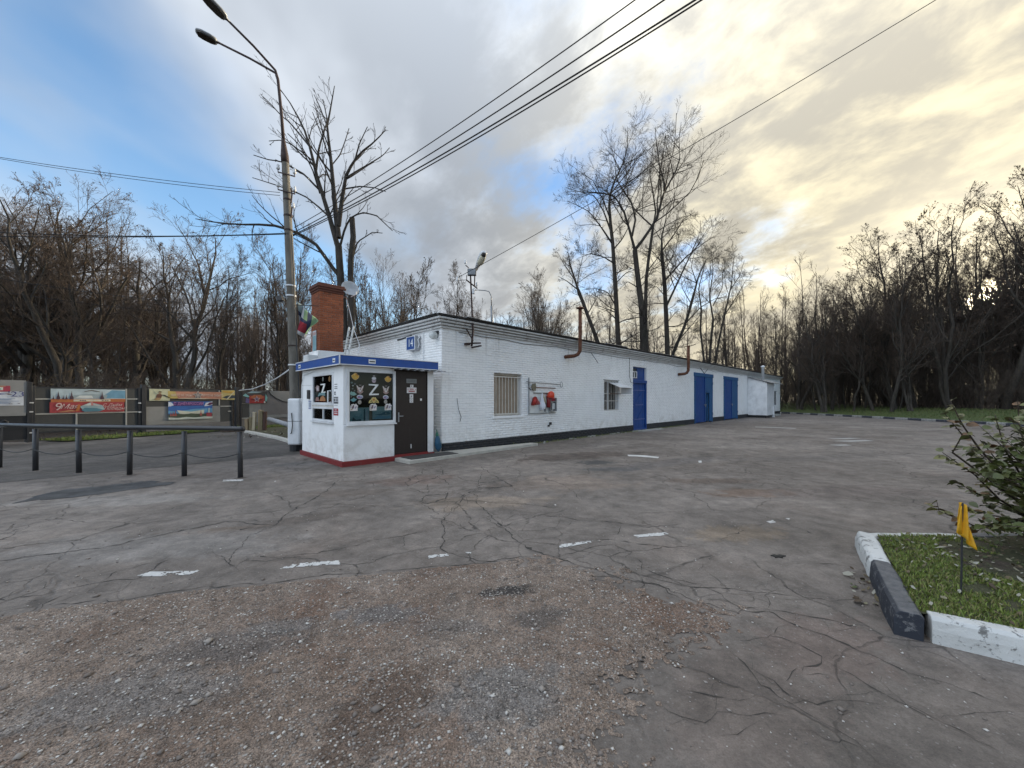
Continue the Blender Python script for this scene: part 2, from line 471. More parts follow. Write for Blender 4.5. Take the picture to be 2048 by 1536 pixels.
# ---------------------------------------------------------------- the ground
def spots(m, col, lst):
    """soft-edged old stains at fixed places on the ground: (pixel, half-length, half-depth, turn, colour, strength)"""
    for (p_, a_, b_, t_, c_, k_) in lst:
        q = G(*p_)
        mp = m.n('ShaderNodeMapping', vector_type='TEXTURE'); m.l(m.co, mp.inputs[0])
        mp.inputs[1].default_value = (q.x, q.y, 0); mp.inputs[2].default_value = (0, 0, R(t_)); mp.inputs[3].default_value = (a_, b_, 1e6)
        ln = m.n('ShaderNodeVectorMath', operation='LENGTH'); m.l(mp.outputs[0], ln.inputs[0])
        d = m.math('ADD', ln.outputs['Value'], m.math('MULTIPLY', m.math('SUBTRACT', m.noise(2.6 / max(a_, .35), 7, .74, .8), .5), 2.7))
        col = m.mix(m.math('MULTIPLY', m.ramp(d, 1.05, .55), k_), col, c_)
    return col
def asphalt(name, c0, c1, crack=1.0, brown=0.5, grain=1.0, stains=()):
    m = NM(name).world()
    big = m.noise(0.16, 4, 0.5, 0.4)
    mid = m.noise(0.8, 6, 0.6, 0.5)
    col = m.mix(m.ramp(big, 0.34, 0.66), c0, c1)
    col = m.mix(m.math('MULTIPLY', m.ramp(mid, 0.5, 0.75), 0.55 * brown), col, (0.20, 0.148, 0.117))
    col = m.mix(m.math('MULTIPLY', m.ramp(m.noise(0.42, 5, 0.62, 0.8, stretch=(0.6, 1, 1)), 0.58, 0.74), 0.6), col, (0.125, 0.105, 0.09))
    col = m.mix(m.math('MULTIPLY', m.ramp(m.noise(0.27, 5, 0.6, 0.6, rot=(0, 0, 0.7)), 0.55, 0.75), 0.5), col, (0.315, 0.28, 0.25))
    col = spots(m, col, stains)
    # oil spots
    sp = m.math('MULTIPLY', m.ramp(m.voro(0.9), 0.10, 0.03), m.ramp(m.noise(0.6, 2), 0.52, 0.6))
    col = m.mix(m.math('MULTIPLY', sp, 0.6), col, (0.05, 0.047, 0.045))
    # blotchy wear at several sizes
    col = m.mix(1.0, col, m.ramp(m.noise(0.75, 8, 0.68, 0.4), 0.30, 0.70, 0.64, 1.36, smooth=False), 'MULTIPLY')
    col = m.mix(1.0, col, m.ramp(m.noise(4.2, 8, 0.70, 0.3), 0.28, 0.72, 0.64, 1.38, smooth=False), 'MULTIPLY')
    col = m.mix(m.math('MULTIPLY', m.ramp(m.noise(1.4, 7, 0.7, 1.2), 0.57, 0.66), 0.35), col, (0.075, 0.063, 0.054))
    # stone grain
    g1 = m.noise(120, 3, 0.65)
    g2 = m.noise(38, 4, 0.6)
    k = m.math('ADD', m.math('MULTIPLY', g1, 0.62 * grain), m.math('MULTIPLY', g2, 0.5 * grain))
    col = m.mix(1.0, col, m.ramp(k, 0.30, 0.82, 0.62, 1.42, smooth=False), 'MULTIPLY')
    vc = m.n('ShaderNodeTexVoronoi'); m.l(m.co, vc.inputs['Vector']); vc.inputs['Scale'].default_value = 46
    rnd = m.n('ShaderNodeSeparateColor'); m.l(vc.outputs['Color'], rnd.inputs[0])
    peb = m.math('MULTIPLY', m.ramp(vc.outputs['Distance'], 0.34, 0.2), m.ramp(rnd.outputs[0], 0.86, 0.9))
    col = m.mix(m.math('MULTIPLY', peb, 0.32), col, (0.40, 0.37, 0.34))
    # hairline cracks, some areas crazed, some whole
    wob = m.n('ShaderNodeTexNoise'); m.l(m.co, wob.inputs['Vector']); wob.inputs['Scale'].default_value = 1.7; wob.inputs['Detail'].default_value = 5
    ad = m.n('ShaderNodeVectorMath', operation='MULTIPLY_ADD'); m.l(wob.outputs['Color'], ad.inputs[0]); ad.inputs[1].default_value = (0.55, 0.55, 0); m.l(m.co, ad.inputs[2])
    flatten = m.n('ShaderNodeVectorMath', operation='MULTIPLY'); m.l(ad.outputs[0], flatten.inputs[0]); flatten.inputs[1].default_value = (1, 1, 0)
    e1 = m.math('MULTIPLY', m.ramp(m.voro(0.62, 'DISTANCE_TO_EDGE', co=flatten.outputs[0]), 0.008, 0.002), m.ramp(m.noise(0.33, 3), 0.40, 0.50))
    e2 = m.math('MULTIPLY', m.ramp(m.voro(2.1, 'DISTANCE_TO_EDGE', co=flatten.outputs[0]), 0.022, 0.005), m.ramp(m.noise(0.30, 3, 0.5, 0.3), 0.48, 0.58))
    ck = m.math('MULTIPLY', m.math('MAXIMUM', e1, m.math('MULTIPLY', e2, 0.75)), crack)
    col = m.mix(m.math('MULTIPLY', ck, m.ramp(m.noise(5, 4, .6), .35, .6, .15, .75)), col, (0.040, 0.034, 0.029))
    h = m.math('SUBTRACT', m.math('ADD', m.math('MULTIPLY', g1, 0.6), m.math('MULTIPLY', g2, 0.7)), m.math('MULTIPLY', ck, 1.4))
    nb = m.bump(h, 0.55, 0.012)
    return m.done(col, m.ramp(mid, 0.3, 0.7, 0.8, 0.95), nb, spec=0.35)
YSTAIN = [((1160, 912), 2.2, .75, 20, (0.087, 0.067, 0.056), .85), ((1195, 925), .55, .35, 10, (0.071, 0.069, 0.067), .9), ((1225, 938), .75, .30, 0, (0.101, 0.099, 0.097), .8), ((1480, 1066), .75, .30, 8, (0.218, 0.168, 0.122), .8),
          ((1500, 985), .9, .35, 5, (0.152, 0.097, 0.066), .7), ((1420, 962), 1.0, .30, 0, (0.122, 0.087, 0.066), .6), ((960, 1005), 1.1, .5, 10, (0.238, 0.187, 0.142), .7), ((830, 960), .9, .5, 20, (0.152, 0.107, 0.087), .7), ((1130, 965), 1.6, .8, 10, (0.218, 0.168, 0.132), .6),
          ((1340, 925), 2.4, .45, 30, (0.101, 0.091, 0.087), .55), ((1640, 915), 3.0, .5, 10, (0.122, 0.107, 0.097), .5), ((1580, 875), 3.5, .8, 0, (0.142, 0.117, 0.101), .5), ((620, 1035), .9, .22, 40, (0.112, 0.091, 0.076), .7), ((420, 1062), .8, .12, 15, (0.152, 0.117, 0.091), .7), ((700, 985), .8, .4, 10, (0.142, 0.112, 0.091), .6),
          ((1700, 985), 2.2, .5, 5, (0.152, 0.122, 0.107), .5), ((640, 925), 1.2, .5, 20, (0.132, 0.122, 0.112), .6), ((1660, 1290), .6, .35, 30, (0.162, 0.117, 0.097), .5), ((1500, 1400), .7, .4, 30, (0.203, 0.158, 0.132), .45), ((250, 1000), 1.6, .4, 5, (0.274, 0.254, 0.233), .5), ((300, 1090), 1.8, .5, 5, (0.264, 0.243, 0.223), .5)]
M_ASPH = asphalt('worn_grey_asphalt', (0.154, 0.130, 0.111), (0.203, 0.175, 0.152), stains=YSTAIN)
M_ROAD = asphalt('dark_asphalt', (0.075, 0.066, 0.058), (0.118, 0.105, 0.093), 0.6, 0.1)

def litter():
    m = NM('leaf_litter').world()
    a = m.noise(0.5, 5, 0.6); b = m.noise(9, 5, 0.7)
    col = m.mix(m.ramp(b, 0.35, 0.7), (0.020, 0.014, 0.010), (0.070, 0.044, 0.026))
    col = m.mix(m.math('MULTIPLY', m.ramp(a, 0.5, 0.7), 0.7), col, (0.035, 0.045, 0.014))
    return m.done(col, 0.95, m.bump(b, 0.9, 0.06))
def turf(name='turf', g0=(0.055, 0.085, 0.014), g1=(0.125, 0.165, 0.03), soil=0.5):
    m = NM(name).world()
    a = m.noise(0.9, 5, 0.6); b = m.noise(30, 4, 0.7); c = m.noise(4.5, 5, 0.65)
    col = m.mix(m.ramp(b, 0.3, 0.7), g0, g1)
    col = m.mix(m.math('MULTIPLY', m.ramp(c, 0.5, 0.72), soil), col, (0.055, 0.042, 0.026))
    col = m.mix(m.math('MULTIPLY', m.ramp(a, 0.5, 0.75), 0.4), col, (0.10, 0.095, 0.03))
    return m.done(col, 0.9, m.bump(b, 0.9, 0.04))
M_LITTER, M_TURF = litter(), turf(g0=(0.035, 0.058, 0.010), g1=(0.085, 0.115, 0.022))
M_TURF2 = turf('kerbside_turf', soil=0.85)

def hgt(x, y):
    """height of the terrain: the bank beyond the right-hand kerb rises gently"""
    x = np.asarray(x, float); y = np.asarray(y, float)
    t = np.clip((x - 30.3) / 12.0, 0, 1); t = t * t * (3 - 2 * t)
    u = np.clip((y - 47.0) / 14.0, 0, 1) * np.clip((x + 5) / 20.0, 0, 1); u = u * u * (3 - 2 * u)
    far = np.clip((np.hypot(x, y) - 60) / 60.0, 0, 1)
    return -0.03 + 0.62 * np.maximum(t, u) + 1.2 * far
def sheet(name, xs, ys, zfun, mat, keep=None):
    X, Y = np.meshgrid(xs, ys)
    Z = zfun(X, Y)
    nx, ny = len(xs), len(ys)
    vs = np.stack([X.ravel(), Y.ravel(), Z.ravel()], 1)
    i = np.arange((ny - 1) * nx).reshape(ny - 1, nx)[:, :-1].ravel()
    fs = np.stack([i, i + 1, i + nx + 1, i + nx], 1)
    if keep is not None:
        c = vs[fs].mean(1)
        fs = fs[keep(c[:, 0], c[:, 1])]
        used, inv = np.unique(fs, return_inverse=True)
        vs, fs = vs[used], inv.reshape(fs.shape)
    return link(name, npmesh(name, vs, fs, mat, smooth=True))
ax = np.concatenate([[-1600, -700, -350, -220], np.arange(-160, 161, 4), [220, 350, 700, 1600]])
ay = np.concatenate([[-1600, -700, -300, -120, -60], np.arange(-24, 161, 4), [220, 350, 700, 1600]])
tag(sheet('ground', ax, ay, lambda x, y: hgt(x, y) - 0.012, M_LITTER), 'brown leaf litter under the bare trees', kind='structure')

YARD = [(-75, -40), (30.2, -40), (30.2, 41.5), (29.6, 43.4), (27.0, 44.6), (-7.4, 17.2), (-11.6, 26.6), (-13.3, 24.1), (-18.0, 14.6), (-75, 1.0)]
mb = MB(); mb.add([(x, y, 0.0) for x, y in YARD], [tuple(range(len(YARD)))])
tag(mb.build('yard_pavement', M_ASPH), 'worn cracked grey asphalt of the yard', kind='structure')

# the darker roadway behind the black railing
e0, e1, e2 = G(-700, 1055), G(0, 966), G(604, 908)
road = [tuple(e0)[:2], tuple(e1)[:2], tuple(e2)[:2], (-7.2, 13.2), (-10.6, 21.5), (-13.0, 21.8), (-17.4, 13.8), (-40, 7.5)]
mb = MB(); mb.add([(x, y, 0.005) for x, y in road], [tuple(range(len(road)))])
tag(mb.build('road', M_ROAD), 'dark asphalt lane behind the railing', kind='structure')
# grass verge below the fence
def vz(x, y): return 0.03 + 0.03 * fbm(x, y, 0.9, 5)
verge = [(-17.9, 14.75), (-14.9, 20.8), (-13.4, 23.9), (-12.3, 23.0), (-13.6, 20.6), (-16.5, 14.4)]
sh = sheet('grass_verge', np.arange(-18.4, -12, 0.15), np.arange(14, 24.2, 0.15), vz, M_TURF,
           lambda x, y: inside(verge, x + 0.35 * (vnoise(x, y, 1.3, 3) - .5), y))
tag(sh, 'strip of grass at the foot of the fence', kind='structure')

# far lawn beyond the painted kerb, rising to the wood
sh = sheet('lawn', np.concatenate([[30.5], np.arange(31, 47, 0.8)]), np.arange(-12, 66, 0.8), lambda x, y: hgt(x, y) + 0.155 - 0.06 * np.clip((x - 30.5) / 10, 0, 1) + 0.05 * (fbm(x, y, 0.5, 8) - .5), M_TURF)
tag(sh, 'grass bank beyond the black and white kerb', kind='structure')
sh = sheet('lawn', np.arange(18, 30.5, 0.8), np.arange(44.2, 62, 0.8), lambda x, y: hgt(x, y) + 0.10 + 0.05 * (fbm(x, y, 0.5, 9) - .5), M_TURF, lambda x, y: y > 46.6 - (x - 24) * 0.5)
tag(sh, 'grass beyond the far end of the white building', kind='structure')

# eroded patch in the foreground: aggregate laid bare, a real uneven surface
WORN = [(-900, 1330), (-300, 1262), (0, 1236), (60, 1222), (150, 1213), (260, 1200), (400, 1180), (520, 1171), (640, 1158), (760, 1148), (860, 1137), (960, 1128), (1040, 1117), (1080, 1112), (1150, 1128), (1200, 1142), (1260, 1166), (1330, 1192),
        (1400, 1212), (1440, 1226), (1478, 1232), (1462, 1262), (1420, 1275), (1392, 1296), (1402, 1330), (1352, 1362), (1338, 1392), (1290, 1436), (1262, 1500), (1240, 1600), (1180, 1800), (1100, 2300), (-200, 2600), (-2500, 2300)]
WORN_XY = [tuple(G(*p))[:2] for p in WORN]
WSTAIN = [((1020, 1188), .28, .11, 10, (.045, .042, .040), .9), ((780, 1420), .45, .25, 60, (.12, .08, .058), .7), ((760, 1235), .35, .15, 0, (.17, .16, .155), .7), ((450, 1300), .5, .2, 10, (.12, .11, .105), .6), ((1080, 1240), .3, .14, 20, (.09, .085, .082), .6), ((900, 1260), .35, .12, 0, (.14, .125, .115), .6), ((1000, 1400), .4, .25, 20, (.20, .19, .18), .7), ((250, 1400), .6, .25, 10, (.19, .18, .17), .6), ((560, 1260), .3, .1, 10, (.2, .19, .18), .6)]
def aggregate():
    m = NM('bare_aggregate').world()
    big = m.noise(0.75, 5, 0.6, 0.5); mid = m.noise(3.2, 6, 0.65, 0.4)
    col = m.mix(m.ramp(big, 0.36, 0.64), (0.225, 0.165, 0.125), (0.315, 0.248, 0.198))
    col = m.mix(m.math('MULTIPLY', m.ramp(m.noise(1.1, 5, 0.6, 0.7), 0.48, 0.68), 0.7), col, (0.19, 0.118, 0.082))
    col = m.mix(m.math('MULTIPLY', m.ramp(mid, 0.54, 0.72), 0.6), col, (0.115, 0.10, 0.09))
    col = spots(m, col, WSTAIN)
    v = m.n('ShaderNodeTexVoronoi'); m.l(m.co, v.inputs['Vector']); v.inputs['Scale'].default_value = 62
    sc = m.n('ShaderNodeSeparateColor'); m.l(v.outputs['Color'], sc.inputs[0])
    v2 = m.n('ShaderNodeTexVoronoi'); m.l(m.co, v2.inputs['Vector']); v2.inputs['Scale'].default_value = 150
    s2 = m.n('ShaderNodeSeparateColor'); m.l(v2.outputs['Color'], s2.inputs[0])
    st = m.ramp(v.outputs['Distance'], 0.52, 0.30)
    col = m.mix(1.0, col, m.ramp(m.noise(9, 7, .7, .4), 0.3, 0.7, 0.66, 1.32, smooth=False), 'MULTIPLY')
    col = m.mix(1.0, col, m.ramp(s2.outputs[1], 0.0, 1.0, 0.55, 1.42, smooth=False), 'MULTIPLY')
    stone = m.mix(sc.outputs[1], (0.16, 0.132, 0.112), (0.50, 0.44, 0.385))
    stone = m.mix(m.ramp(sc.outputs[0], 0.90, 0.94), stone, (0.80, 0.77, 0.71))
    col = m.mix(m.math('MULTIPLY', st, m.ramp(sc.outputs[2], 0.35, 0.7)), col, stone)
    h = m.math('ADD', m.math('MULTIPLY', st, 0.9), m.math('ADD', m.math('MULTIPLY', s2.outputs[0], 0.5), m.math('MULTIPLY', m.noise(200, 3), 0.5)))
    return m.done(col, 0.92, m.bump(h, 0.85, 0.012), spec=0.3)
M_AGG = aggregate()
def poly_dist(poly, x, y):
    d = np.full(np.shape(x), 1e9)
    for (x0, y0), (x1, y1) in zip(poly, poly[1:] + poly[:1]):
        dx, dy = x1 - x0, y1 - y0
        t = np.clip(((x - x0) * dx + (y - y0) * dy) / (dx * dx + dy * dy + 1e-12), 0, 1)
        d = np.minimum(d, np.hypot(x - x0 - t * dx, y - y0 - t * dy))
    return np.where(inside(poly, x, y), d, -d)
def worn_field(x, y):
    x = np.asarray(x, float); y = np.asarray(y, float)
    d = poly_dist(WORN_XY, x, y)
    amp = np.where(x > 0.05, .60, .12) * np.clip(x * 2 + 1.2, .16, 1)
    n = fbm(x, y, 3.0, 51, 3) * .6 + fbm(x, y, 22, 61, 2) * .4 - .52
    return d + n * 2.2 * amp
def worn_z(x, y):
    k = np.clip(worn_field(x, y) / .30, 0.02, 1)
    return 0.0012 + k * (0.026 * fbm(x, y, 2.2, 31, 4) + 0.017 * fbm(x, y, 13, 41, 3))
def keep_worn(x, y): return worn_field(x, y) > 0
sh = sheet('worn_pavement', np.arange(-7.2, 2.6, 0.021), np.arange(0.9, 4.0, 0.021), worn_z, M_AGG, keep_worn)
jv = np.empty(len(sh.data.vertices) * 3, np.float32); sh.data.vertices.foreach_get('co', jv); jv = jv.reshape(-1, 3)
jv[:, :2] += np.random.default_rng(2).uniform(-.009, .009, (len(jv), 2)); sh.data.vertices.foreach_set('co', jv.ravel()); sh.data.update()
tag(sh, 'eroded brownish patch of asphalt with bare stones in the foreground', kind='structure')

# loose stones lying on it
def stones(n, xr, yr, keepf, size, zf, seed, mats, name, label):
    r = np.random.default_rng(seed)
    x = r.uniform(*xr, n * 4); y = r.uniform(*yr, n * 4)
    # spread evenly over the picture rather than over the ground
    ok = keepf(x, y) & (r.random(n * 4) < np.clip(2.2 / np.maximum(y, .6), 0, 1) ** 1.0)
    x, y = x[ok][:n], y[ok][:n]; n = len(x)
    s = size * r.lognormal(0, 0.45, n)
    base = np.array([(1, 0, 0), (0, 1, 0), (-1, 0, 0), (0, -1, 0), (.2, .1, .75), (0, 0, -.6)])
    tri = np.array([(0, 1, 4), (1, 2, 4), (2, 3, 4), (3, 0, 4), (1, 0, 5), (2, 1, 5), (3, 2, 5), (0, 3, 5)])
    a = r.uniform(0, 6.283, n); ca, sa = np.cos(a), np.sin(a)
    sc = np.stack([s * r.uniform(.7, 1.4, n), s * r.uniform(.6, 1.1, n), s * r.uniform(.5, 1.0, n)], 1)
    b = base[None] * sc[:, None] * r.uniform(.75, 1.25, (n, 6, 1))
    vx = b[..., 0] * ca[:, None] - b[..., 1] * sa[:, None] + x[:, None]
    vy = b[..., 0] * sa[:, None] + b[..., 1] * ca[:, None] + y[:, None]
    vz_ = b[..., 2] + (zf(x, y) + s * 0.25)[:, None]
    vs = np.stack([vx, vy, vz_], -1).reshape(-1, 3)
    fs = (tri[None] + np.arange(n)[:, None, None] * 6).reshape(-1, 3)
    mi = np.repeat(r.choice(len(mats), n, p=np.array([.5, .36, .14][:len(mats)]) / sum([.5, .36, .14][:len(mats)])), 8)
    return tag(link(name, npmesh(name, vs, fs, mats, mi)), label, kind='stuff')
ST = [flat((0.21, 0.175, 0.15), 0.9), flat((0.35, 0.305, 0.265), 0.9), flat((0.60, 0.56, 0.51), 0.85)]
stones(12000, (-6.5, 2.0), (0.9, 3.7), keep_worn, 0.0062, worn_z, 7, ST, 'gravel', 'small loose stones on the eroded asphalt')
stones(1300, (-6.0, 3.0), (1.2, 7.0), lambda x, y: ~inside(WORN_XY, x, y) & (fbm(x, y, 2.0, 91) > .5 - .5 * np.exp(-np.abs(poly_dist(WORN_XY, x, y)) * 2.5)), 0.0055, lambda x, y: 0 * x, 8, ST, 'gravel', 'scattered grit on the grey asphalt')

# cracks: seams traced over the yard, as thin dark gaps with ragged sides
def Z3(pts): return [(780 + x / 3.413, 880 + y / 3.413) for x, y in pts]
def Z2(pts): return [(1024 + x / 2, 840 + y / 2) for x, y in pts]
CR = [
 ([(-200, 1135), (0, 1122), (120, 1106), (250, 1088), (350, 1062), (460, 1040), (545, 1050), (562, 1030), (600, 1008), (640, 985), (682, 958)], 26),
 ([(545, 1050), (500, 1072), (462, 1110), (460, 1130), (478, 1146)], 12),
 ([(600, 1008), (690, 1000), (760, 990)], 12), ([(560, 1035), (640, 1018), (700, 1012), (790, 1012)], 10),
 ([(-150, 1222), (0, 1203), (100, 1187), (200, 1165), (280, 1155), (350, 1110)], 15), ([(55, 1232), (90, 1205), (160, 1180)], 10),
 ([(205, 1163), (240, 1140), (320, 1120), (372, 1095)], 10), ([(560, 1115), (650, 1105), (740, 1085), (800, 1072), (858, 1060)], 14),
 ([(410, 1150), (455, 1135), (520, 1112), (640, 1110)], 9), ([(0, 1080), (40, 1062), (70, 1045)], 9),
 (Z3([(350, 180), (370, 230), (290, 265), (200, 280), (120, 320)]), 24), (Z3([(290, 265), (350, 255), (410, 310)]), 24),
 (Z3([(410, 350), (380, 400), (260, 440), (210, 430), (270, 380), (400, 370)]), 34), (Z3([(210, 430), (330, 510)]), 22),
 (Z3([(560, 360), (610, 420), (660, 470), (740, 560), (810, 620), (870, 700), (940, 760), (1050, 800), (1130, 820), (1250, 870), (1400, 900), (1580, 960), (1800, 1000), (1900, 1050), (2048, 1120)]), 20),
 (Z3([(480, 360), (620, 330), (830, 320), (620, 180)]), 30), (Z3([(640, 330), (720, 326), (815, 318)]), 52),
 (Z3([(640, 220), (620, 330), (500, 370), (480, 440), (400, 500), (380, 560), (410, 620), (390, 730), (470, 770), (640, 820), (800, 820), (960, 800)]), 16),
 (Z3([(500, 370), (525, 410), (520, 445)]), 18), (Z3([(640, 255), (700, 265), (770, 280)]), 12), (Z3([(120, 320), (270, 380)]), 14),
 (Z3([(380, 570), (490, 610), (600, 570), (620, 540), (710, 530)]), 11), (Z3([(1050, 530), (1150, 520), (1280, 550), (1500, 560), (1700, 590), (1830, 585), (2048, 610)]), 12),
 (Z3([(1580, 580), (1560, 640), (1450, 665)]), 11), (Z3([(1100, 800), (1350, 750), (1550, 710), (1650, 770), (1620, 820)]), 11),
 (Z3([(1350, 690), (1500, 680), (1700, 710), (2048, 750)]), 12), (Z3([(0, 690), (130, 655), (260, 620)]), 13), (Z3([(1430, 740), (1480, 790), (1540, 800)]), 9),
 (Z3([(1170, 290), (1260, 350), (1300, 415)]), 12),
 (Z2([(440, 600), (700, 650), (900, 665), (1100, 690), (1250, 710), (1420, 700)]), 10), (Z2([(480, 570), (600, 620), (760, 660), (930, 740), (1100, 770), (1250, 790), (1480, 830)]), 10),
 (Z2([(250, 640), (420, 640), (520, 660), (640, 700), (760, 740), (900, 770), (1000, 760), (1130, 820), (1290, 880), (1500, 960), (1700, 1030), (2048, 1160)]), 10),
 (Z2([(950, 840), (1130, 900), (1250, 965), (1120, 1020), (1060, 1060)]), 8), (Z2([(1250, 970), (1420, 1060), (1700, 1200), (2040, 1370)]), 8),
 (Z2([(650, 1060), (800, 1090), (900, 1120), (980, 1100)]), 8), (Z2([(580, 1130), (680, 1200), (760, 1225), (820, 1170), (1000, 1190), (1130, 1190)]), 8),
 (Z2([(860, 930), (1050, 1080), (1200, 1130), (1290, 1110), (1540, 1150)]), 7), (Z2([(700, 190), (900, 210), (1200, 250), (1480, 290)]), 18),
 (Z2([(810, 400), (950, 420), (1040, 410)]), 13), (Z2([(920, 350), (1080, 410), (1230, 470)]), 12), (Z2([(110, 380), (300, 400), (520, 430), (700, 415)]), 12),
 (Z2([(1100, 560), (1300, 580), (1440, 610)]), 9), (Z2([(720, 560), (770, 570), (750, 600)]), 9), (Z2([(1130, 700), (1180, 750)]), 8), (Z2([(870, 930), (980, 1060), (1200, 1200), (1480, 1390)]), 7),
 (Z2([(1440, 1010), (1560, 1150), (1760, 1240), (1960, 1330)]), 7), (Z2([(1080, 1250), (1300, 1300), (1420, 1290)]), 7), (Z2([(640, 150), (720, 170), (900, 175)]), 18),
 ([(x, y - 2) for x, y in WORN[3:15]], 11),
]
def ribbons(lines, seed, z=0.003):
    r = np.random.default_rng(seed)
    vs, fs = [], []
    for pts, w in lines:
        p = [G(*q) for q in pts]
        out = []
        for a, b in zip(p, p[1:]):
            n = max(2, int((b - a).length / 0.05))
            for i in range(n): out.append(a.lerp(b, i / n))
        out.append(p[-1])
        n = len(out)
        jit = np.cumsum(r.normal(0, 0.013, (n, 2)), 0) + r.normal(0, .007, (n, 2)); jit -= np.linspace(0, 1, n)[:, None] * jit[-1]
        jit = np.clip(jit, -.07, .07)
        b0 = len(vs)
        for i, q in enumerate(out):
            d = (out[min(i + 1, n - 1)] - out[max(i - 1, 0)]).normalized()
            s = V((-d.y, d.x, 0))
            end = min(1, (min(i, n - 1 - i) + 0.4) / 4)
            c = V((q.x + jit[i, 0], q.y + jit[i, 1], z))
            w1 = w * 0.00027 * end * r.lognormal(-0.4, .9); w2 = w * 0.00027 * end * r.lognormal(-0.3, .75)
            vs += [tuple(c + s * w1), tuple(c - s * w2)]
        fs += [(b0 + 2 * i, b0 + 2 * i + 1, b0 + 2 * i + 3, b0 + 2 * i + 2) for i in range(n - 1)]
    return vs, fs
vs, fs = ribbons(CR, 3)
# side branches
r = np.random.default_rng(5)
side = []
for pts, w in CR[:44]:
    for i in range(1, len(pts) - 1):
        if r.random() < 0.7:
            x, y = pts[i]; s = (y - 798) / 300
            a = r.uniform(0, 6.28); L = r.uniform(20, 75) * s
            x1, y1 = x + math.cos(a) * L, y + math.sin(a) * L * 0.35
            x2, y2 = x1 + math.cos(a + .5) * L * .6, y1 + math.sin(a + .5) * L * .22
            if y1 > 900 and y2 > 900: side.append(([(x, y), (x1, y1), (x2, y2)], w * 0.55))
v2, f2 = ribbons(side, 6, 0.0026)
fs += [tuple(len(vs) + i for i in f) for f in f2]; vs += v2
M_CRACK = flat((0.048, 0.042, 0.036), 0.95)
tag(link('pavement_crack', npmesh('pavement_crack', vs, fs, M_CRACK)), 'dark cracks running over the asphalt', kind='stuff')

def blot(name, pts, mat, z, label, seed=1, rag=0.05, sub=5, kind='structure'):
    """flat ragged patch on the ground from a pixel outline"""
    r = np.random.default_rng(seed)
    p = [G(*q) for q in pts]; out = []
    for a, b in zip(p, p[1:] + p[:1]):
        for i in range(sub):
            q = a.lerp(b, i / sub)
            out.append((q.x + r.normal(0, rag) * .5, q.y + r.normal(0, rag), z))
    mb = MB(); mb.add(out, [tuple(range(len(out)))])
    o = mb.build(name, mat)
    bm = bmesh.new(); bm.from_mesh(o.data); bmesh.ops.triangulate(bm, faces=bm.faces); bm.to_mesh(o.data); bm.free()
    return tag(o, label, kind=kind)
mw = NM('wet_asphalt').world()
M_WET = mw.done(mw.mix(mw.ramp(mw.noise(2.0, 5), .35, .65), (0.035, 0.033, 0.031), (0.075, 0.071, 0.067)), mw.ramp(mw.noise(1.3, 4), .35, .6, 0.35, 0.85), mw.bump(mw.noise(70, 4), .35, .008))
for pts, zz_, lab in (([(1541, 1112), (1548, 1110), (1553, 1111.5), (1560, 1110.5), (1572, 1113), (1563, 1114), (1566, 1117), (1557, 1115), (1550, 1116.5), (1549, 1113.5)], .010, 'crumpled black scrap on the asphalt left of the island'), ([(1729, 1131), (1752, 1126), (1755, 1132), (1731, 1138)], .03, 'short black bar lying against the white kerb stone')):
    q = [G(*p_) for p_ in pts]; mb = MB(); mb.prism([(p_.x, p_.y) for p_ in q], 0, zz_)
    tag(mb.build('scrap', M_DARK), lab, 'scrap')
blot('damp_patch', [(35, 1004), (110, 998), (190, 990), (260, 980), (330, 972), (352, 964), (300, 962), (240, 968), (170, 975), (100, 984)], M_WET, 0.0045, 'long dark damp patch beside the railing', 2, .06, 6)
M_STAIN = asphalt('stained_asphalt', (0.115, 0.098, 0.086), (0.15, 0.128, 0.112), 0.5)
M_TAPE = paint((0.60, 0.585, 0.555), 0.8, 0.6, 14, dirtc=(0.3, 0.28, 0.26))
marks = [[(273, 1152), (300, 1144), (385, 1143), (400, 1142), (380, 1150), (290, 1154)], [(562, 1138), (585, 1128), (679, 1121), (679, 1129), (600, 1134)], [(856, 1112), (893, 1108), (897, 1112), (858, 1117)],
         [(1117, 1092), (1125, 1089), (1180, 1082), (1186, 1085), (1130, 1095), (1119, 1096)], [(1268, 1071), (1330, 1065), (1338, 1068), (1320, 1072), (1275, 1075)],
         [(1531, 1043), (1545, 1041), (1552, 1045), (1540, 1048)], [(930, 1105), (943, 1105), (940, 1109)], [(446, 960), (486, 959), (486, 962), (446, 963)], [(545, 963), (552, 962), (551, 964)],
         [(1255, 910), (1288, 911), (1318, 914), (1316, 917), (1284, 914), (1258, 913)], [(1396, 922), (1404, 922), (1403, 926), (1397, 926)], [(1510, 853.6), (1552, 854.6), (1592, 856.6), (1590, 857.6), (1550, 855.8), (1511, 854.7)],
         [(1652, 877), (1700, 876), (1722, 877.5), (1690, 878.5)], [(1664, 882), (1730, 880), (1748, 882), (1700, 884)], [(1655, 890), (1690, 889), (1705, 891), (1680, 892)], [(1570, 1037), (1581, 1037), (1578, 1040)]]
M_TAPE2 = paint((0.36, 0.345, 0.325), 0.8, 0.8, 9, dirtc=(0.2, 0.18, 0.165))
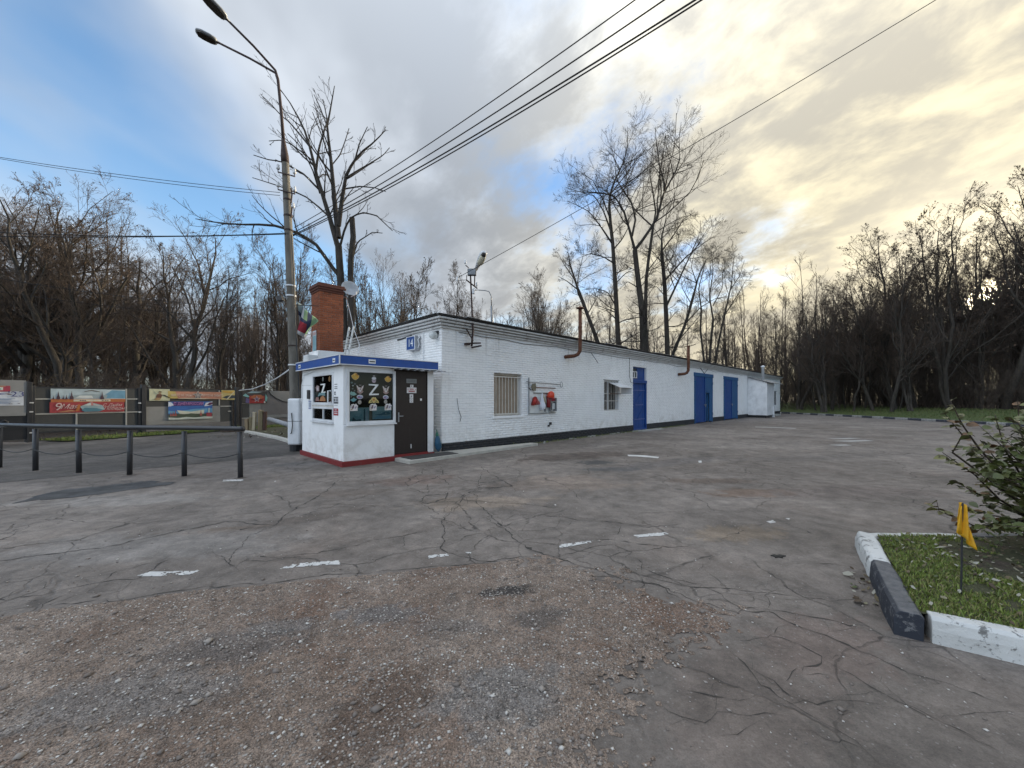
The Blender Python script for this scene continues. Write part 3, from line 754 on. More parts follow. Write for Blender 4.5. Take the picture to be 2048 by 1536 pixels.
for i, p in enumerate(marks):
    far = i in (9, 10, 11, 12, 13, 14)
    if far:
        o = blot('road_marking', p, M_TAPE2 if i >= 11 else M_TAPE, 0.007, 'worn scrap of white line paint on the asphalt', 20 + i, .012, 3); continue
    poly = [tuple(G(*q))[:2] for q in p]
    x0, x1 = min(q[0] for q in poly), max(q[0] for q in poly); y0, y1 = min(q[1] for q in poly), max(q[1] for q in poly)
    st_ = .012
    def kp_(x, y, poly=poly, i=i):
        d = poly_dist(poly, x, y)
        return (d + .03 * (fbm(x, y, 9, 300 + i) - .5) > 0) & (fbm(x, y, 16, 310 + i, 4) > .33) & (fbm(x, y, 45, 330 + i, 2) > .27)
    sh = sheet('road_marking', np.arange(x0 - .03, x1 + .03, st_), np.arange(y0 - .03, y1 + .03, st_), lambda x, y: 0 * x + .0042, M_TAPE, kp_)
    tag(sh, 'worn scrap of white line paint on the asphalt', kind='structure')
# ---------------------------------------------------------------- kerbs and the planted island on the right
def chipped(name, c, under, chip=0.60, dust=None):
    m = NM(name).world()
    n = m.noise(13, 8, 0.72, 0.3); n2 = m.noise(48, 5, 0.7)
    col = m.mix(m.ramp(m.noise(3, 4), .3, .7), tuple(x * .82 for x in c), c)
    col = m.mix(m.ramp(m.math('ADD', m.math('MULTIPLY', n, .7), m.math('MULTIPLY', n2, .3)), chip - .03, chip + .03), col, under)
    if dust:                                     # grey dust lying on the upward faces
        ge = m.n('ShaderNodeNewGeometry'); sx = m.n('ShaderNodeSeparateXYZ'); m.l(ge.outputs['True Normal'], sx.inputs[0])
        col = m.mix(m.math('MULTIPLY', m.ramp(sx.outputs[2], .55, .95), m.ramp(n, .3, .6, .35, .9)), col, dust)
    return m.done(col, 0.75, m.bump(m.math('ADD', n, m.math('MULTIPLY', n2, .6)), .5, .012))
M_KW = chipped('chipped_white_kerb', (0.62, 0.615, 0.59), (0.17, 0.165, 0.155), 0.565)
M_KB = chipped('chipped_black_kerb', (0.026, 0.030, 0.042), (0.14, 0.14, 0.145), 0.565, (.135, .135, .138))
def kerbstone(parent, a, b, w, h, mat, name='kerb_stone', sink=0.04):
    """stone from a to b (its outer foot), w wide to the left of a->b; slightly lumpy"""
    a, b = V((a[0], a[1], 0)), V((b[0], b[1], 0))
    d = (b - a); L = d.length; d.normalize(); s = V((-d.y, d.x, 0)) * (1 if w > 0 else -1); w = abs(w)
    prof = [(0, -sink), (0.004, h * .55), (0.012, h - .022), (0.034, h), (w - .02, h), (w, h - .02), (w, -sink)]
    n = 7
    vs = []
    for i in range(n):
        for (o, z) in prof:
            e = 0.004 if i in (0, n - 1) else 0
            vs.append(a + d * (L * i / (n - 1) + (0.008 if i == 0 else -0.008 if i == n - 1 else 0)) + s * (o + random.uniform(-.005, .005) + (e if o < w / 2 else -e)) + V((0, 0, z - (e if z > .02 else 0) + random.uniform(-.004, .004) * (z > 0))))
    k = len(prof)
    mb = MB()
    mb.add(vs, [(i * k + j, i * k + j + 1, (i + 1) * k + j + 1, (i + 1) * k + j) for i in range(n - 1) for j in range(k - 1)] + [tuple(range(k)), tuple((n - 1) * k + j for j in range(k - 1, -1, -1))])
    return bev(mb.build(name, mat, parent), .006)
island = empty('island_kerb', label='chipped black and white kerb around the planted island on the right', kind='structure')
A, B = V((3.74, 4.26, 0)), V((2.585, 2.65, 0))
mid = A.lerp(B, 0.47)
kerbstone(island, mid, A, -0.16, .17, M_KW)
kerbstone(island, B, mid, -0.155, .175, M_KB)
E = V((3.07, 2.345, 0)); dE = (E - B).normalized()
for i in range(4):
    kerbstone(island, B + dE * (0.185 + 1.0 * i), B + dE * (1.175 + 1.0 * i), 0.15, .17, M_KW if i % 2 == 0 else M_KB)
for i in range(5):
    kerbstone(island, A + V((0.06 + i, 0.0, 0)), A + V((1.05 + i, 0, 0)), -0.15, .15, M_KW if i % 2 == 0 else M_KB)
C1 = B + dE * 4.0
ISL = [(A.x + .14, A.y - .12), (B.x + .17, B.y + .02), tuple((B + dE * 4 + V((.08, .14, 0))))[:2], (9.0, 1.4), (9.0, A.y - .12)]
def island_z(x, y): return 0.145 + 0.035 * (fbm(x, y, 3.0, 71) - .4) + 0.02 * (fbm(x, y, 12, 73) - .5)
m = NM('island_soil').world()
n1 = m.noise(2.2, 5, .6, .3); n2 = m.noise(40, 5, .7)
colr = m.mix(m.ramp(n2, .3, .7), (0.040, 0.048, 0.016), (0.090, 0.085, 0.040))
M_SOIL = m.done(m.mix(m.ramp(n1, .48, .64), colr, (0.075, 0.055, 0.040)), .95, m.bump(n2, .9, .03))
sh = sheet('island_soil', np.arange(2.4, 9.2, 0.06), np.arange(0.1, 4.4, 0.06), island_z, M_SOIL, lambda x, y: inside(ISL, x, y))
tag(sh, 'soil and moss of the planted island', kind='structure')
def grass_blades(n, xr, yr, keepf, zf, h, seed, mats, name, label, wide=0.004):
    r = np.random.default_rng(seed)
    x = r.uniform(*xr, n * 3); y = r.uniform(*yr, n * 3)
    ok = keepf(x, y); x, y = x[ok][:n], y[ok][:n]; n = len(x)
    z = zf(x, y); hh = h * r.lognormal(0, .35, n)
    a = r.uniform(0, 6.283, n); b = r.uniform(0, 6.283, n); ln = hh * r.uniform(.2, 1.2, n)
    wx, wy = np.cos(a) * wide, np.sin(a) * wide; dx, dy = np.cos(b) * ln, np.sin(b) * ln
    vs = np.stack([np.stack([x - wx, y - wy, z - .004], 1), np.stack([x + wx, y + wy, z - .004], 1),
                   np.stack([x + wx * .7 + dx * .4, y + wy * .7 + dy * .4, z + hh * .65], 1), np.stack([x - wx * .7 + dx * .4, y - wy * .7 + dy * .4, z + hh * .65], 1),
                   np.stack([x + dx, y + dy, z + hh], 1)], 1).reshape(-1, 3)
    i = np.arange(n)[:, None] * 5
    fs = np.concatenate([i + [0, 1, 2], i + [0, 2, 3], i + [3, 2, 4]], 1).reshape(-1, 3)
    mi = np.repeat(r.integers(0, len(mats), n), 3)
    return tag(link(name, npmesh(name, vs, fs, mats, mi)), label, kind='stuff')
GR = [flat((0.145, 0.195, 0.030), .6), flat((0.20, 0.255, 0.046), .6), flat((0.10, 0.14, 0.022), .6), flat((0.24, 0.22, 0.08), .7)]
def isl_grass(x, y):
    bare = (fbm(x, y, 1.4, 81) > .66) | ((np.hypot(x - 4.75, (y - 3.4) * 1.2) < .8) & (fbm(x, y, 3, 83) > .5))
    return inside(ISL, x, y) & ~bare
grass_blades(52000, (2.5, 6.2), (0.9, 4.3), isl_grass, island_z, .019, 11, GR, 'grass', 'short green grass on the kerbed island', .0035)
grass_blades(9000, (-18.4, -12), (14, 24.2), lambda x, y: inside(verge, x, y), vz, .07, 12, GR, 'grass', 'grass growing at the foot of the fence', .012)
# fallen leaves on the island and in the gutter
def fallen(n, xr, yr, keepf, zf, size, seed, mats, name, label):
    r = np.random.default_rng(seed)
    x = r.uniform(*xr, n * 3); y = r.uniform(*yr, n * 3); ok = keepf(x, y); x, y = x[ok][:n], y[ok][:n]; n = len(x)
    s = size * r.lognormal(0, .35, n); a = r.uniform(0, 6.283, n)
    base = np.array([(-1, 0, 0.), (-.35, .5, .22), (.45, .42, .12), (1, 0, .3), (.45, -.42, .2), (-.35, -.5, .1)])
    tl = r.uniform(-.7, .7, (n, 2))
    bx = base[None, :, 0] * s[:, None]; by = base[None, :, 1] * s[:, None]; bz = base[None, :, 2] * s[:, None] + bx * tl[:, :1] + by * tl[:, 1:]
    vs = np.stack([bx * np.cos(a)[:, None] - by * np.sin(a)[:, None] + x[:, None], bx * np.sin(a)[:, None] + by * np.cos(a)[:, None] + y[:, None], bz + (zf(x, y) + s * .4)[:, None]], -1).reshape(-1, 3)
    i = np.arange(n)[:, None] * 6
    fs = np.concatenate([i + [0, 1, 2], i + [0, 2, 3], i + [0, 3, 4], i + [0, 4, 5]], 1).reshape(-1, 3)
    mi = np.repeat(r.integers(0, len(mats), n), 4)
    return tag(link(name, npmesh(name, vs, fs, mats, mi)), label, kind='stuff')
LV = [flat((0.13, 0.10, 0.055), .8), flat((0.075, 0.05, 0.03), .8), flat((0.22, 0.20, 0.13), .8), flat((0.07, 0.085, 0.03), .8), flat((0.33, 0.31, 0.25), .7)]
fallen(1100, (2.6, 6.5), (1.5, 4.3), lambda x, y: inside(ISL, x, y), lambda x, y: island_z(x, y) + .014, .013, 21, LV, 'fallen_leaves', 'dry leaves lying on the kerbed island')
fallen(40, (2.6, 3.3), (3.0, 3.7), lambda x, y: np.abs((x - mid.x) * 1.0 - (y - mid.y) * .72 + .09) < .09, lambda x, y: 0 * x, .022, 22, LV, 'fallen_leaves', 'dry leaves caught in the gutter by the kerb')
fallen(260, (-18, -8), (14, 23), lambda x, y: inside(verge, x, y) | inside([(-13, 16), (-8, 15), (-8, 19), (-12, 22)], x, y), lambda x, y: .03 + 0 * x, .04, 23, LV, 'fallen_leaves', 'leaves blown along the foot of the fence')

# the long kerb on the far side of the yard
M_KW2 = chipped('dirty_white_kerb', (0.34, 0.335, 0.32), (0.12, 0.115, 0.11), 0.52)
far_kerb = empty('far_kerb', label='black and white painted kerb along the far grass bank', kind='structure')
pts = [(29.75, 18.0 + i) for i in range(0, 25)]
def kx(y): return 29.75 + (y - 24) * 0.028
for i in range(0, 27):
    y0 = 15.5 + i
    kerbstone(far_kerb, (kx(y0), y0), (kx(y0 + 1), y0 + 1), -0.28, .17 if i < 24 else .15, M_KB if i % 2 else M_KW2)
kp = [(kx(42.5), 42.5), (30.0, 43.5), (29.5, 44.2), (28.7, 44.7), (27.7, 45.1), (26.6, 45.5), (25.5, 45.9)]
for i, (a, b) in enumerate(zip(kp, kp[1:])):
    kerbstone(far_kerb, a, b, -0.28, .15, M_KW if i % 2 else M_KB)

grass_blades(9000, (30.6, 41), (17, 62), lambda x, y: x < 41, lambda x, y: hgt(x, y) + .12, .10, 14, [flat((.06, .085, .015), .7), flat((.085, .11, .022), .7), flat((.10, .095, .035), .7)], 'grass', 'grass blades on the bank beyond the far kerb', .018)
fallen(700, (3.6, 6.6), (2.3, 4.2), lambda x, y: inside(ISL, x, y) & (np.hypot(x - 4.9, (y - 3.3) * 1.2) < 1.5), lambda x, y: island_z(x, y) + .01, .019, 25, LV, 'fallen_leaves', 'dry leaves lying under the bush')
# ---------------------------------------------------------------- the long white brick building
BC = V((-2.05, 11.35, 0))                       # its near corner; local x runs along the front, y into the building
Q = math.sqrt(0.5)
def TF(px):
    """metres along the front seen at pixel column px"""
    m_ = (px - CX) / F
    return (-BC.x + BC.y * m_) / (Q * (1 - m_))
def ZF(px, py):
    """height on the front seen at a pixel"""
    return H + (HOR - py) / F * (BC.y + Q * TF(px))
bld = empty('brick_building', BC, R(45), 'long low whitewashed brick garage building with blue doors and a black plinth', 'building')
BL, BD, BZ = 44.5, 7.0, 3.67
def painted_brick(name, c, dirt):
    m = NM(name).world()
    n = m.noise(2.2, 5, .6); n2 = m.noise(22, 5, .65); s = m.noise(5, 6, .65, .3, stretch=(1, 1, .18))
    col = m.mix(m.ramp(n, .3, .7), tuple(x * .94 for x in c), c)
    col = m.mix(m.math('MULTIPLY', m.ramp(s, .56, .78), .35 * dirt), col, (.36, .34, .31))
    col = m.mix(m.math('MULTIPLY', m.ramp(n2, .62, .74), .4 * dirt), col, (.48, .45, .42))
    if dirt > .3:                                # splashed mud near the ground, run-off below the eaves
        sz = m.n('ShaderNodeSeparateXYZ'); m.l(m.co, sz.inputs[0])
        lowm = m.math('MULTIPLY', m.ramp(sz.outputs[2], 1.1, .25), m.ramp(m.noise(3.0, 7, .7, .3), .42, .66))
        col = m.mix(m.math('MULTIPLY', lowm, .42), col, (.46, .42, .36))
        runs = m.math('MULTIPLY', m.ramp(sz.outputs[2], 2.6, 3.65), m.ramp(m.noise(2.2, 5, .6, stretch=(3.5, 3.5, .18)), .54, .70))
        col = m.mix(m.math('MULTIPLY', runs, .45), col, (.42, .40, .37))
        col = m.mix(m.math('MULTIPLY', m.ramp(m.noise(1.1, 6, .62, .5), .58, .63), .22), col, (.70, .685, .66))
    return m.done(col, .8, m.bump(m.math('ADD', m.noise(70, 4), m.math('MULTIPLY', n2, .5)), .45, .006))
M_BRW = painted_brick('whitewashed_brick', (0.90, 0.895, 0.885), .45)
M_BRK = painted_brick('black_plinth', (0.028, 0.029, 0.033), 0.12)
M_MORT = painted_brick('whitewashed_mortar', (0.76, 0.76, 0.755), .8)
M_MORTK = flat((0.02, 0.02, 0.022), .9)
mcn = NM('cornice_paint').world()
s_ = mcn.noise(3.2, 6, .65, .4, stretch=(1, 1, .25))
cc = mcn.mix(mcn.ramp(s_, .50, .74), (.62, .615, .60), (.34, .32, .30))
cc = mcn.mix(mcn.math('MULTIPLY', mcn.ramp(mcn.noise(9, 6, .7), .58, .70), .8), cc, (.15, .13, .12))
M_COR = mcn.done(cc, .85, mcn.bump(mcn.noise(40, 5), .6, .012))
M_FELT = paint((0.045, 0.043, 0.042), .9, .5, 4, bump=.6, dirtc=(.08, .075, .07))

# openings on the front: x0, x1, z0, z1
W1 = (TF(988), TF(1043), 1.03, 2.47)
W2 = (TF(1208), TF(1237), 1.05, 2.45)
D1 = (TF(1266), TF(1292.5), -.05, 3.22)
G1 = (TF(1388), TF(1424), -.05, 3.30)
G2 = (TF(1447), TF(1474), -.05, 3.30)
W3 = (TF(1548.5), TF(1554), 0.95, 2.45)
OPEN = [W1, W2, D1, G1, G2, W3]
ZP = 0.30                                        # top of the black plinth
def wall_faces(mb, L, z0, z1, opens, y, mi, thick=0.38):
    xs = sorted({0.0, L, *[v for o in opens for v in o[:2]]}); zs = sorted({z0, z1, *[min(max(v, z0), z1) for o in opens for v in o[2:]]})
    for a, b in zip(xs, xs[1:]):
        for c, d in zip(zs, zs[1:]):
            cx, cz = (a + b) / 2, (c + d) / 2
            if any(o[0] < cx < o[1] and o[2] < cz < o[3] for o in opens): continue
            mb.add([(a, y, c), (b, y, c), (b, y, d), (a, y, d)], [(0, 1, 2, 3)], mi)
mb = MB()
wall_faces(mb, BL, ZP, BZ + .3, OPEN, 0, 0); wall_faces(mb, BL, -.1, ZP, OPEN, -.03, 1)
mb.add([(0, -.03, ZP), (BL, -.03, ZP), (BL, 0, ZP), (0, 0, ZP)], [(0, 1, 2, 3)], 1)
for o in OPEN:                                   # reveals
    x0, x1, z0, z1 = o; z0 = max(z0, -.05)
    d = .36
    mb.add([(x0, 0, z0), (x0, d, z0), (x0, d, z1), (x0, 0, z1)], [(0, 1, 2, 3)]); mb.add([(x1, 0, z0), (x1, d, z0), (x1, d, z1), (x1, 0, z1)], [(0, 1, 2, 3)])
    mb.add([(x0, 0, z1), (x1, 0, z1), (x1, d, z1), (x0, d, z1)], [(0, 1, 2, 3)]); mb.add([(x0, 0, z0), (x1, 0, z0), (x1, d, z0), (x0, d, z0)], [(0, 1, 2, 3)])
# gable, back and far end
mb.add([(0, 0, -.1), (0, BD, -.1), (0, BD, BZ + .3), (0, 0, BZ + .3)], [(0, 1, 2, 3)])
mb.add([(0, BD, -.1), (BL, BD, -.1), (BL, BD, BZ + .3), (0, BD, BZ + .3)], [(0, 1, 2, 3)])
mb.add([(BL, 0, -.1), (BL, BD, -.1), (BL, BD, BZ + .3), (BL, 0, BZ + .3)], [(0, 1, 2, 3)])
mb.build('wall', [M_MORT, M_MORTK], bld)
# bricks
BRL, BRH, JT = 0.25, 0.065, 0.012
def brick_list(L, z0, n, opens, seed, x_start=0.0):
    r = np.random.default_rng(seed); out = []
    for c in range(n):
        z = z0 + c * (BRH + JT)
        x = x_start - (BRL + JT) / 2 * (c % 2)
        while x < L:
            a, b = max(x, x_start), min(x + BRL, L); x += BRL + JT
            segs = [(a, b)]
            for o in opens:
                if o[2] - .01 < z + BRH / 2 < o[3] + .01:
                    ns = []
                    for (p, q) in segs:
                        if q <= o[0] or p >= o[1]: ns.append((p, q)); continue
                        if p < o[0]: ns.append((p, o[0]))
                        if q > o[1]: ns.append((o[1], q))
                    segs = ns
            for p, q in segs:
                if q - p > .04: out.append((p, q, z, r.uniform(.004, .012), r.normal(0, .0012)))
    return out
def brick_mesh():
    mb = MB(); e = .012
    mb.add([(0, 0, 0), (1, 0, 0), (1, 0, 1), (0, 0, 1), (.03, -1, .1), (.97, -1, .1), (.97, -1, .9), (.03, -1, .9)],
           [(4, 5, 6, 7), (0, 1, 5, 4), (1, 2, 6, 5), (2, 3, 7, 6), (3, 0, 4, 7)])
    return mb
BR_V = np.array([(0, 0, 0), (1, 0, 0), (1, 0, 1), (0, 0, 1), (.03, -1, .09), (.97, -1, .09), (.97, -1, .91), (.03, -1, .91)])
BR_F = np.array([(4, 5, 6, 7), (0, 1, 5, 4), (1, 2, 6, 5), (2, 3, 7, 6), (3, 0, 4, 7)])
def bricks_joined(lst, fn):
    vs = np.concatenate([fn(BR_V, b) for b in lst]); fs = np.concatenate([BR_F + 8 * i for i in range(len(lst))])
    return vs, fs
def f_front(v, b, y=0.0): return np.stack([b[0] + v[:, 0] * (b[1] - b[0]), y + v[:, 1] * b[3], b[2] + b[4] + v[:, 2] * BRH], 1)
NC = int((BZ - ZP) / (BRH + JT))
lst = brick_list(BL, ZP + .006, NC, OPEN, 1)
near = [b for b in lst if b[1] < 1.86][:290]
ids = set(map(id, near))
me_b = None
tmp = MB(); tmp.add([tuple(x) for x in BR_V], [tuple(f) for f in BR_F])
ob = tmp.build('brick', M_BRW, bld); me_b = ob.data
for i, b in enumerate(near):
    o = ob if i == 0 else link('brick', me_b, bld)
    o.location = (b[0], 0, b[2] + b[4]); o.scale = (b[1] - b[0], b[3], BRH)
rest = [b for b in lst if id(b) not in ids]
vs, fs = bricks_joined(rest, f_front)
v2 = brick_list(BL, -.005, 4, OPEN, 2)
pv, pf = bricks_joined(v2, lambda v, b: f_front(v, b, -.03))
gl_ = brick_list(BD, ZP + .006, NC, [], 3)
gv, gf = bricks_joined(gl_, lambda v, b: np.stack([v[:, 1] * b[3] * 1.0, b[0] + v[:, 0] * (b[1] - b[0]), b[2] + b[4] + v[:, 2] * BRH], 1))
av = np.concatenate([vs, gv]); af = np.concatenate([fs, gf + len(vs)])
tag(link('brickwork', npmesh('brickwork', av, af, M_BRW), bld), kind='stuff')
tag(link('plinth_brickwork', npmesh('plinth_brickwork', pv, pf, M_BRK), bld), kind='stuff')
# cornice of four stepped brick courses along the front and the gable
mb = MB()
mb.box(-.012, BL, -.012, .04, BZ - .01, BZ + .3); mb.box(-.012, .04, .04, BD, BZ - .01, BZ + .3)
for i in range(4):
    o_, z = .06 + .068 * i, BZ + .004 + .076 * i
    x = -o_
    while x < BL:                                # laid in lengths, slightly out of line
        w = random.uniform(2.2, 4.5); q_ = random.uniform(-.006, .006)
        mb.box(x, min(x + w - .006, BL + .05), -o_ + q_, .045, z + q_ * .5, z + .054 + q_ * .5); x += w
    y = .046
    while y < BD:
        w = random.uniform(1.5, 3.0); q_ = random.uniform(-.006, .006)
        mb.box(-o_ + q_, .045, y, min(y + w - .006, BD + .05), z + q_ * .5, z + .054 + q_ * .5); y += w
bev(mb.build('cornice', M_COR, bld), .008, 1)
# roof deck with ragged felt edge and slipped sheets
mb = MB(); zr = BZ + .305
mb.box(-.29, BL + .1, -.29, BD + .15, zr, zr + .03)
x = -.30
while x < BL:
    w = random.uniform(.5, 1.3)
    mb.box(x, x + w - .02, -.30 - random.uniform(.01, .05), .5, zr + .031, zr + .040 + random.uniform(0, .018)); x += w
y = -.2
while y < BD:
    w = random.uniform(.5, 1.2)
    mb.box(-.30 - random.uniform(.01, .05), .5, y, y + w - .02, zr + .032, zr + .041 + random.uniform(0, .018)); y += w
roof = mb.build('roof', M_FELT, bld)
for (px0, px1) in ((921, 944), (1200, 1242), (1300, 1330), (1335, 1385), (1412, 1440), (1450, 1490)):
    mb = MB(); a, b = TF(px0), TF(px1); mb.box(a, b, -.37, -.05, zr + .062, zr + .075)
    mb.build('roof_sheet', M_GREYM, roof)

# ---- barred window with tan shutters
M_TAN = paint((0.34, 0.27, 0.20), .7, .3, 5)
M_CREAM = paint((0.62, 0.58, 0.52), .6, .3, 8)
def window_frame(mb, x0, x1, z0, z1, y, w=.06, d=.05):
    mb.box(x0, x0 + w, y, y + d, z0, z1); mb.box(x1 - w, x1, y, y + d, z0, z1)
    mb.box(x0 + w, x1 - w, y, y + d, z0, z0 + w); mb.box(x0 + w, x1 - w, y, y + d, z1 - w, z1)
    return mb
x0, x1, z0, z1 = W1
win = bev(window_frame(MB(), x0, x1, z0, z1, .14).build('window', M_CREAM, bld), .004, 1)
win['label'] = 'window with tan boarded shutter behind cream bars'
n = 4
for i in range(n):
    a = x0 + .06 + (x1 - x0 - .12) * i / n; b = a + (x1 - x0 - .12) / n
    mb = MB(); mb.box(a + .004, b - .004, .15, .165, z0 + .06, z1 - .06); mb.build('shutter', M_TAN, win)
for i in range(8):
    a = x0 + .07 + (x1 - x0 - .14) * (i + .5) / 8
    MB().tube([(a, .06, z0 + .02), (a, .06, z1 - .12)], .011, 6).build('bar', M_CREAM, win)
for z in (z0 + .05, z1 - .14):
    mb = MB(); mb.box(x0, x1, .045, .075, z, z + .035); mb.build('bar', M_CREAM, win)
mb = MB(); mb.box(x0 - .06, x1 + .10, -.05, .12, z0 - .075, z0 - .004); bev(mb.build('sill', M_BRW, win))
# ---- second window: bars, dark inside, a white flap propped open
x0, x1, z0, z1 = W2
win2 = bev(window_frame(MB(), x0, x1, z0, z1, .10).build('window', M_WHITE, bld), .004, 1)
win2['label'] = 'white barred window with a white flap propped out on its right side'
mb = MB(); mb.box(x0 + .06, x1 - .06, .16, .17, z0 + .06, z1 - .06); mb.build('pane', M_GLASS, win2)
mb = MB(); mb.box(x0 + .05, x1 - .05, .5, .52, z0, z1); mb.build('inner_board', paint((.10, .03, .028), .8), win2)
mb = MB(); mb.box(x0 + .50, x0 + .58, .11, .15, z0 + .06, z1 - .06); mb.build('mullion', M_WHITE, win2)
for i in range(8):
    a = x0 + .06 + (x1 - x0 - .12) * (i + .5) / 8
    MB().tube([(a, .03, z0 + .02), (a, .03, z1 - .02)], .011, 6).build('bar', M_CREAM, win2)
for z in (z0 + .45, z1 - .62, z0 + .03):
    mb = MB(); mb.box(x0, x1, .015, .03, z, z + .028); mb.build('bar', M_CREAM, win2)
mb = MB()
mb.extrude([(x0 + .35, -.02, z1 - .10), (x0 + .35, -.62, z1 - .34), (x1 + .15, -.62, z1 - .34), (x1 + .15, -.02, z1 - .10)], (0, 0, .012))
mb.build('flap', M_WHITE2, win2)
mb = MB(); mb.extrude([(x1 + .15, -.05, z1 - .12), (x1 + .15, -.60, z1 - .34), (x1 + .15, -.60, z1 - .62), (x1 + .15, -.05, z1 - .62)], (.012, 0, 0)); mb.build('flap_side', M_WHITE2, win2)
MB().bar((x0 + .45, -.03, z1 - .60), (x1 + .2, -.03, z1 - .60), .03, .02).build('flap_stay', M_RUST, win2)
mb = MB(); mb.box(x0 - .08, x1 + .04, -.02, .0, z1 + .01, z1 + .035); mb.build('lintel_strip', M_GREYM, win2)
# ---- narrow blue plank door with a transom light above
x0, x1, z0, z1 = D1
door = MB(); door.box(x0, x0 + .09, -.03, .12, .02, 2.40); door.box(x1 - .09, x1, -.03, .12, .02, 2.40); door.box(x0, x1, -.05, .13, 2.402, 2.56); door.box(x0, x1, -.02, .12, -.02, .10)
dr = bev(door.build('door', M_BLUE, bld), .006, 1); dr['label'] = 'narrow blue plank door with a glazed transom above'
n = 6
for i in range(n):
    a = x0 + .09 + (x1 - x0 - .18) * i / n; b = a + (x1 - x0 - .18) / n
    mb = MB(); mb.box(a + .003, b - .003, .05 + random.uniform(-.003, .003), .085, .10, 2.40); mb.build('plank', M_BLUE, dr)
M_BLUE3 = paint((.09, .13, .32), .5, .3, 5)
for z in (.55, 1.28, 2.02):
    xa, xb = (x0 + .12, x1 - .11) if z != 1.28 else (x0 + .3, x1 - .3)
    mb = MB(); mb.box(xa, xb, .025, .046, z, z + .045); mb.build('hinge_strap', M_BLUE3, dr)
MB().bar((x0 + .2, .035, 1.35), (x1 - .35, .035, 1.98), .05, .02, up=(0, 1, 0)).build('brace', M_BLUE, dr)
MB().bar((x0 + .55, .035, .62), (x1 - .18, .035, 1.25), .05, .02, up=(0, 1, 0)).build('brace', M_BLUE, dr)
tr = window_frame(MB(), x0, x1, 2.565, z1, .10, .07).build('transom', M_BLUE, dr)
mb = MB(); mb.box(x0 + .62, x1 - .07, .11, .14, 2.635, z1 - .07); mb.build('transom_board', M_BLUE, dr)
for i in range(2):
    a = x0 + .09 + .26 * i
    f = window_frame(MB(), a, a + .25, 2.66, z1 - .22, .09, .035, .04).build('sash', M_WHITE2, dr)
    mb = MB(); mb.box(a + .04, a + .21, .115, .12, 2.70, z1 - .26)
    mb.build('pane', M_GLASS, f)
mb = MB(); mb.box(x0 + .07, x0 + .62, .14, .15, 2.64, z1 - .07); mb.build('transom_back', paint((.05, .06, .07), .6), dr)
# ---- the two wide blue gates
def gate(o, label, ajar):
    x0, x1, z0, z1 = o; xm = (x0 + x1) / 2 + .1
    mb = MB(); mb.box(x0 - .06, x1 + .10, -.07, .02, z1 - .22, z1 + .02); mb.box(x0, x0 + .10, -.06, .02, -.02, z1 - .222); mb.box(x1 - .10, x1, -.06, .02, -.02, z1 - .222)
    g = bev(mb.build('garage_door', M_BLUE2, bld), .008, 1); g['label'] = label
    n = 5
    lf = MB(); lf.box(x0 + .10, xm, -.015, .0, .06, z1 - .223)
    left = lf.build('door_leaf', M_BLUE, g)
    for i in range(n):
        a = x0 + .10 + (xm - x0 - .10) * i / n; b = a + (xm - x0 - .10) / n
        mb = MB(); mb.box(a + .004, b - .004, -.04, -.016, .06, z1 - .225); mb.build('plank', M_BLUE, left)
    zt = z1 - .223
    if ajar:
        wx0, wx1, wz = TF(1410.5), TF(1417.5), 2.02
        rf = MB(); rf.box(xm + .01, wx0, -.05, .0, .06, zt); rf.box(wx1, x1 - .10, -.05, .0, .06, zt); rf.box(wx0 + .001, wx1 - .001, -.05, .0, wz, zt)
        rl = rf.build('door_leaf', M_BLUE2, g)
        w = MB(); w.box(0, wx1 - wx0 - .02, 0, .04, .07, wz - .02)
        wk = w.build('wicket', M_BLUE2, rl); wk.location = (wx1, .03, 0); wk.rotation_euler = (0, 0, R(102))
        MB().tube([(.74, -.05, 1.0), (.74, -.09, 1.0), (.74, -.09, 1.14), (.74, -.05, 1.14)], .010, 6).build('handle', M_GREYM, wk) if False else None
    else:
        rf = MB(); rf.box(xm + .01, x1 - .10, -.015, .0, .06, zt)
        rl = rf.build('door_leaf', M_BLUE2, g)
        for i in range(n):
            a = xm + .01 + (x1 - .10 - xm) * i / n; b = a + (x1 - .10 - xm) / n
            mb = MB(); mb.box(a + .004, b - .004, -.04, -.016, .06, zt - .002); mb.build('plank', M_BLUE2, rl)
    mb = MB(); mb.box(xm - .05, xm + .06, -.075, -.052, .06, zt - .004); mb.build('cover_strip', M_BLUE, g)
    mb = MB(); mb.box(xm - .20, xm + .22, -.10, -.076, 1.18, 1.23); mb.box(xm - .03, xm + .06, -.115, -.101, 1.06, 1.19); mb.build('lock_bar', M_GREYM, g)
    for z in (.12, .9, 1.75, 2.55):
        mb = MB(); mb.box(x0 + .12, xm - .07, -.052, -.0405, z, z + .07); mb.build('rail', M_BLUE, g)
    for z in (.5, 2.6):
        for xx in (x0 + .04, x1 - .16):
            mb = MB(); mb.box(xx, xx + .12, -.085, -.062, z, z + .16); mb.build('hinge', M_BLUE2, g)
    return g
gate(G1, 'pair of tall blue plank gates with a small door standing open in the right leaf', True)
gate(G2, 'pair of tall blue plank gates, closed', False)
# far small window
x0, x1, z0, z1 = W3
w3 = window_frame(MB(), x0, x1, z0, z1, .10).build('window', M_GREYM, bld)
mb = MB(); mb.box(x0 + .05, x1 - .05, .14, .15, z0 + .05, z1 - .05); mb.build('pane', M_GLASS, w3)
mb = MB(); mb.box(x0, x1, .3, .32, z0, z1); mb.build('inner_board', M_GREYM, w3)
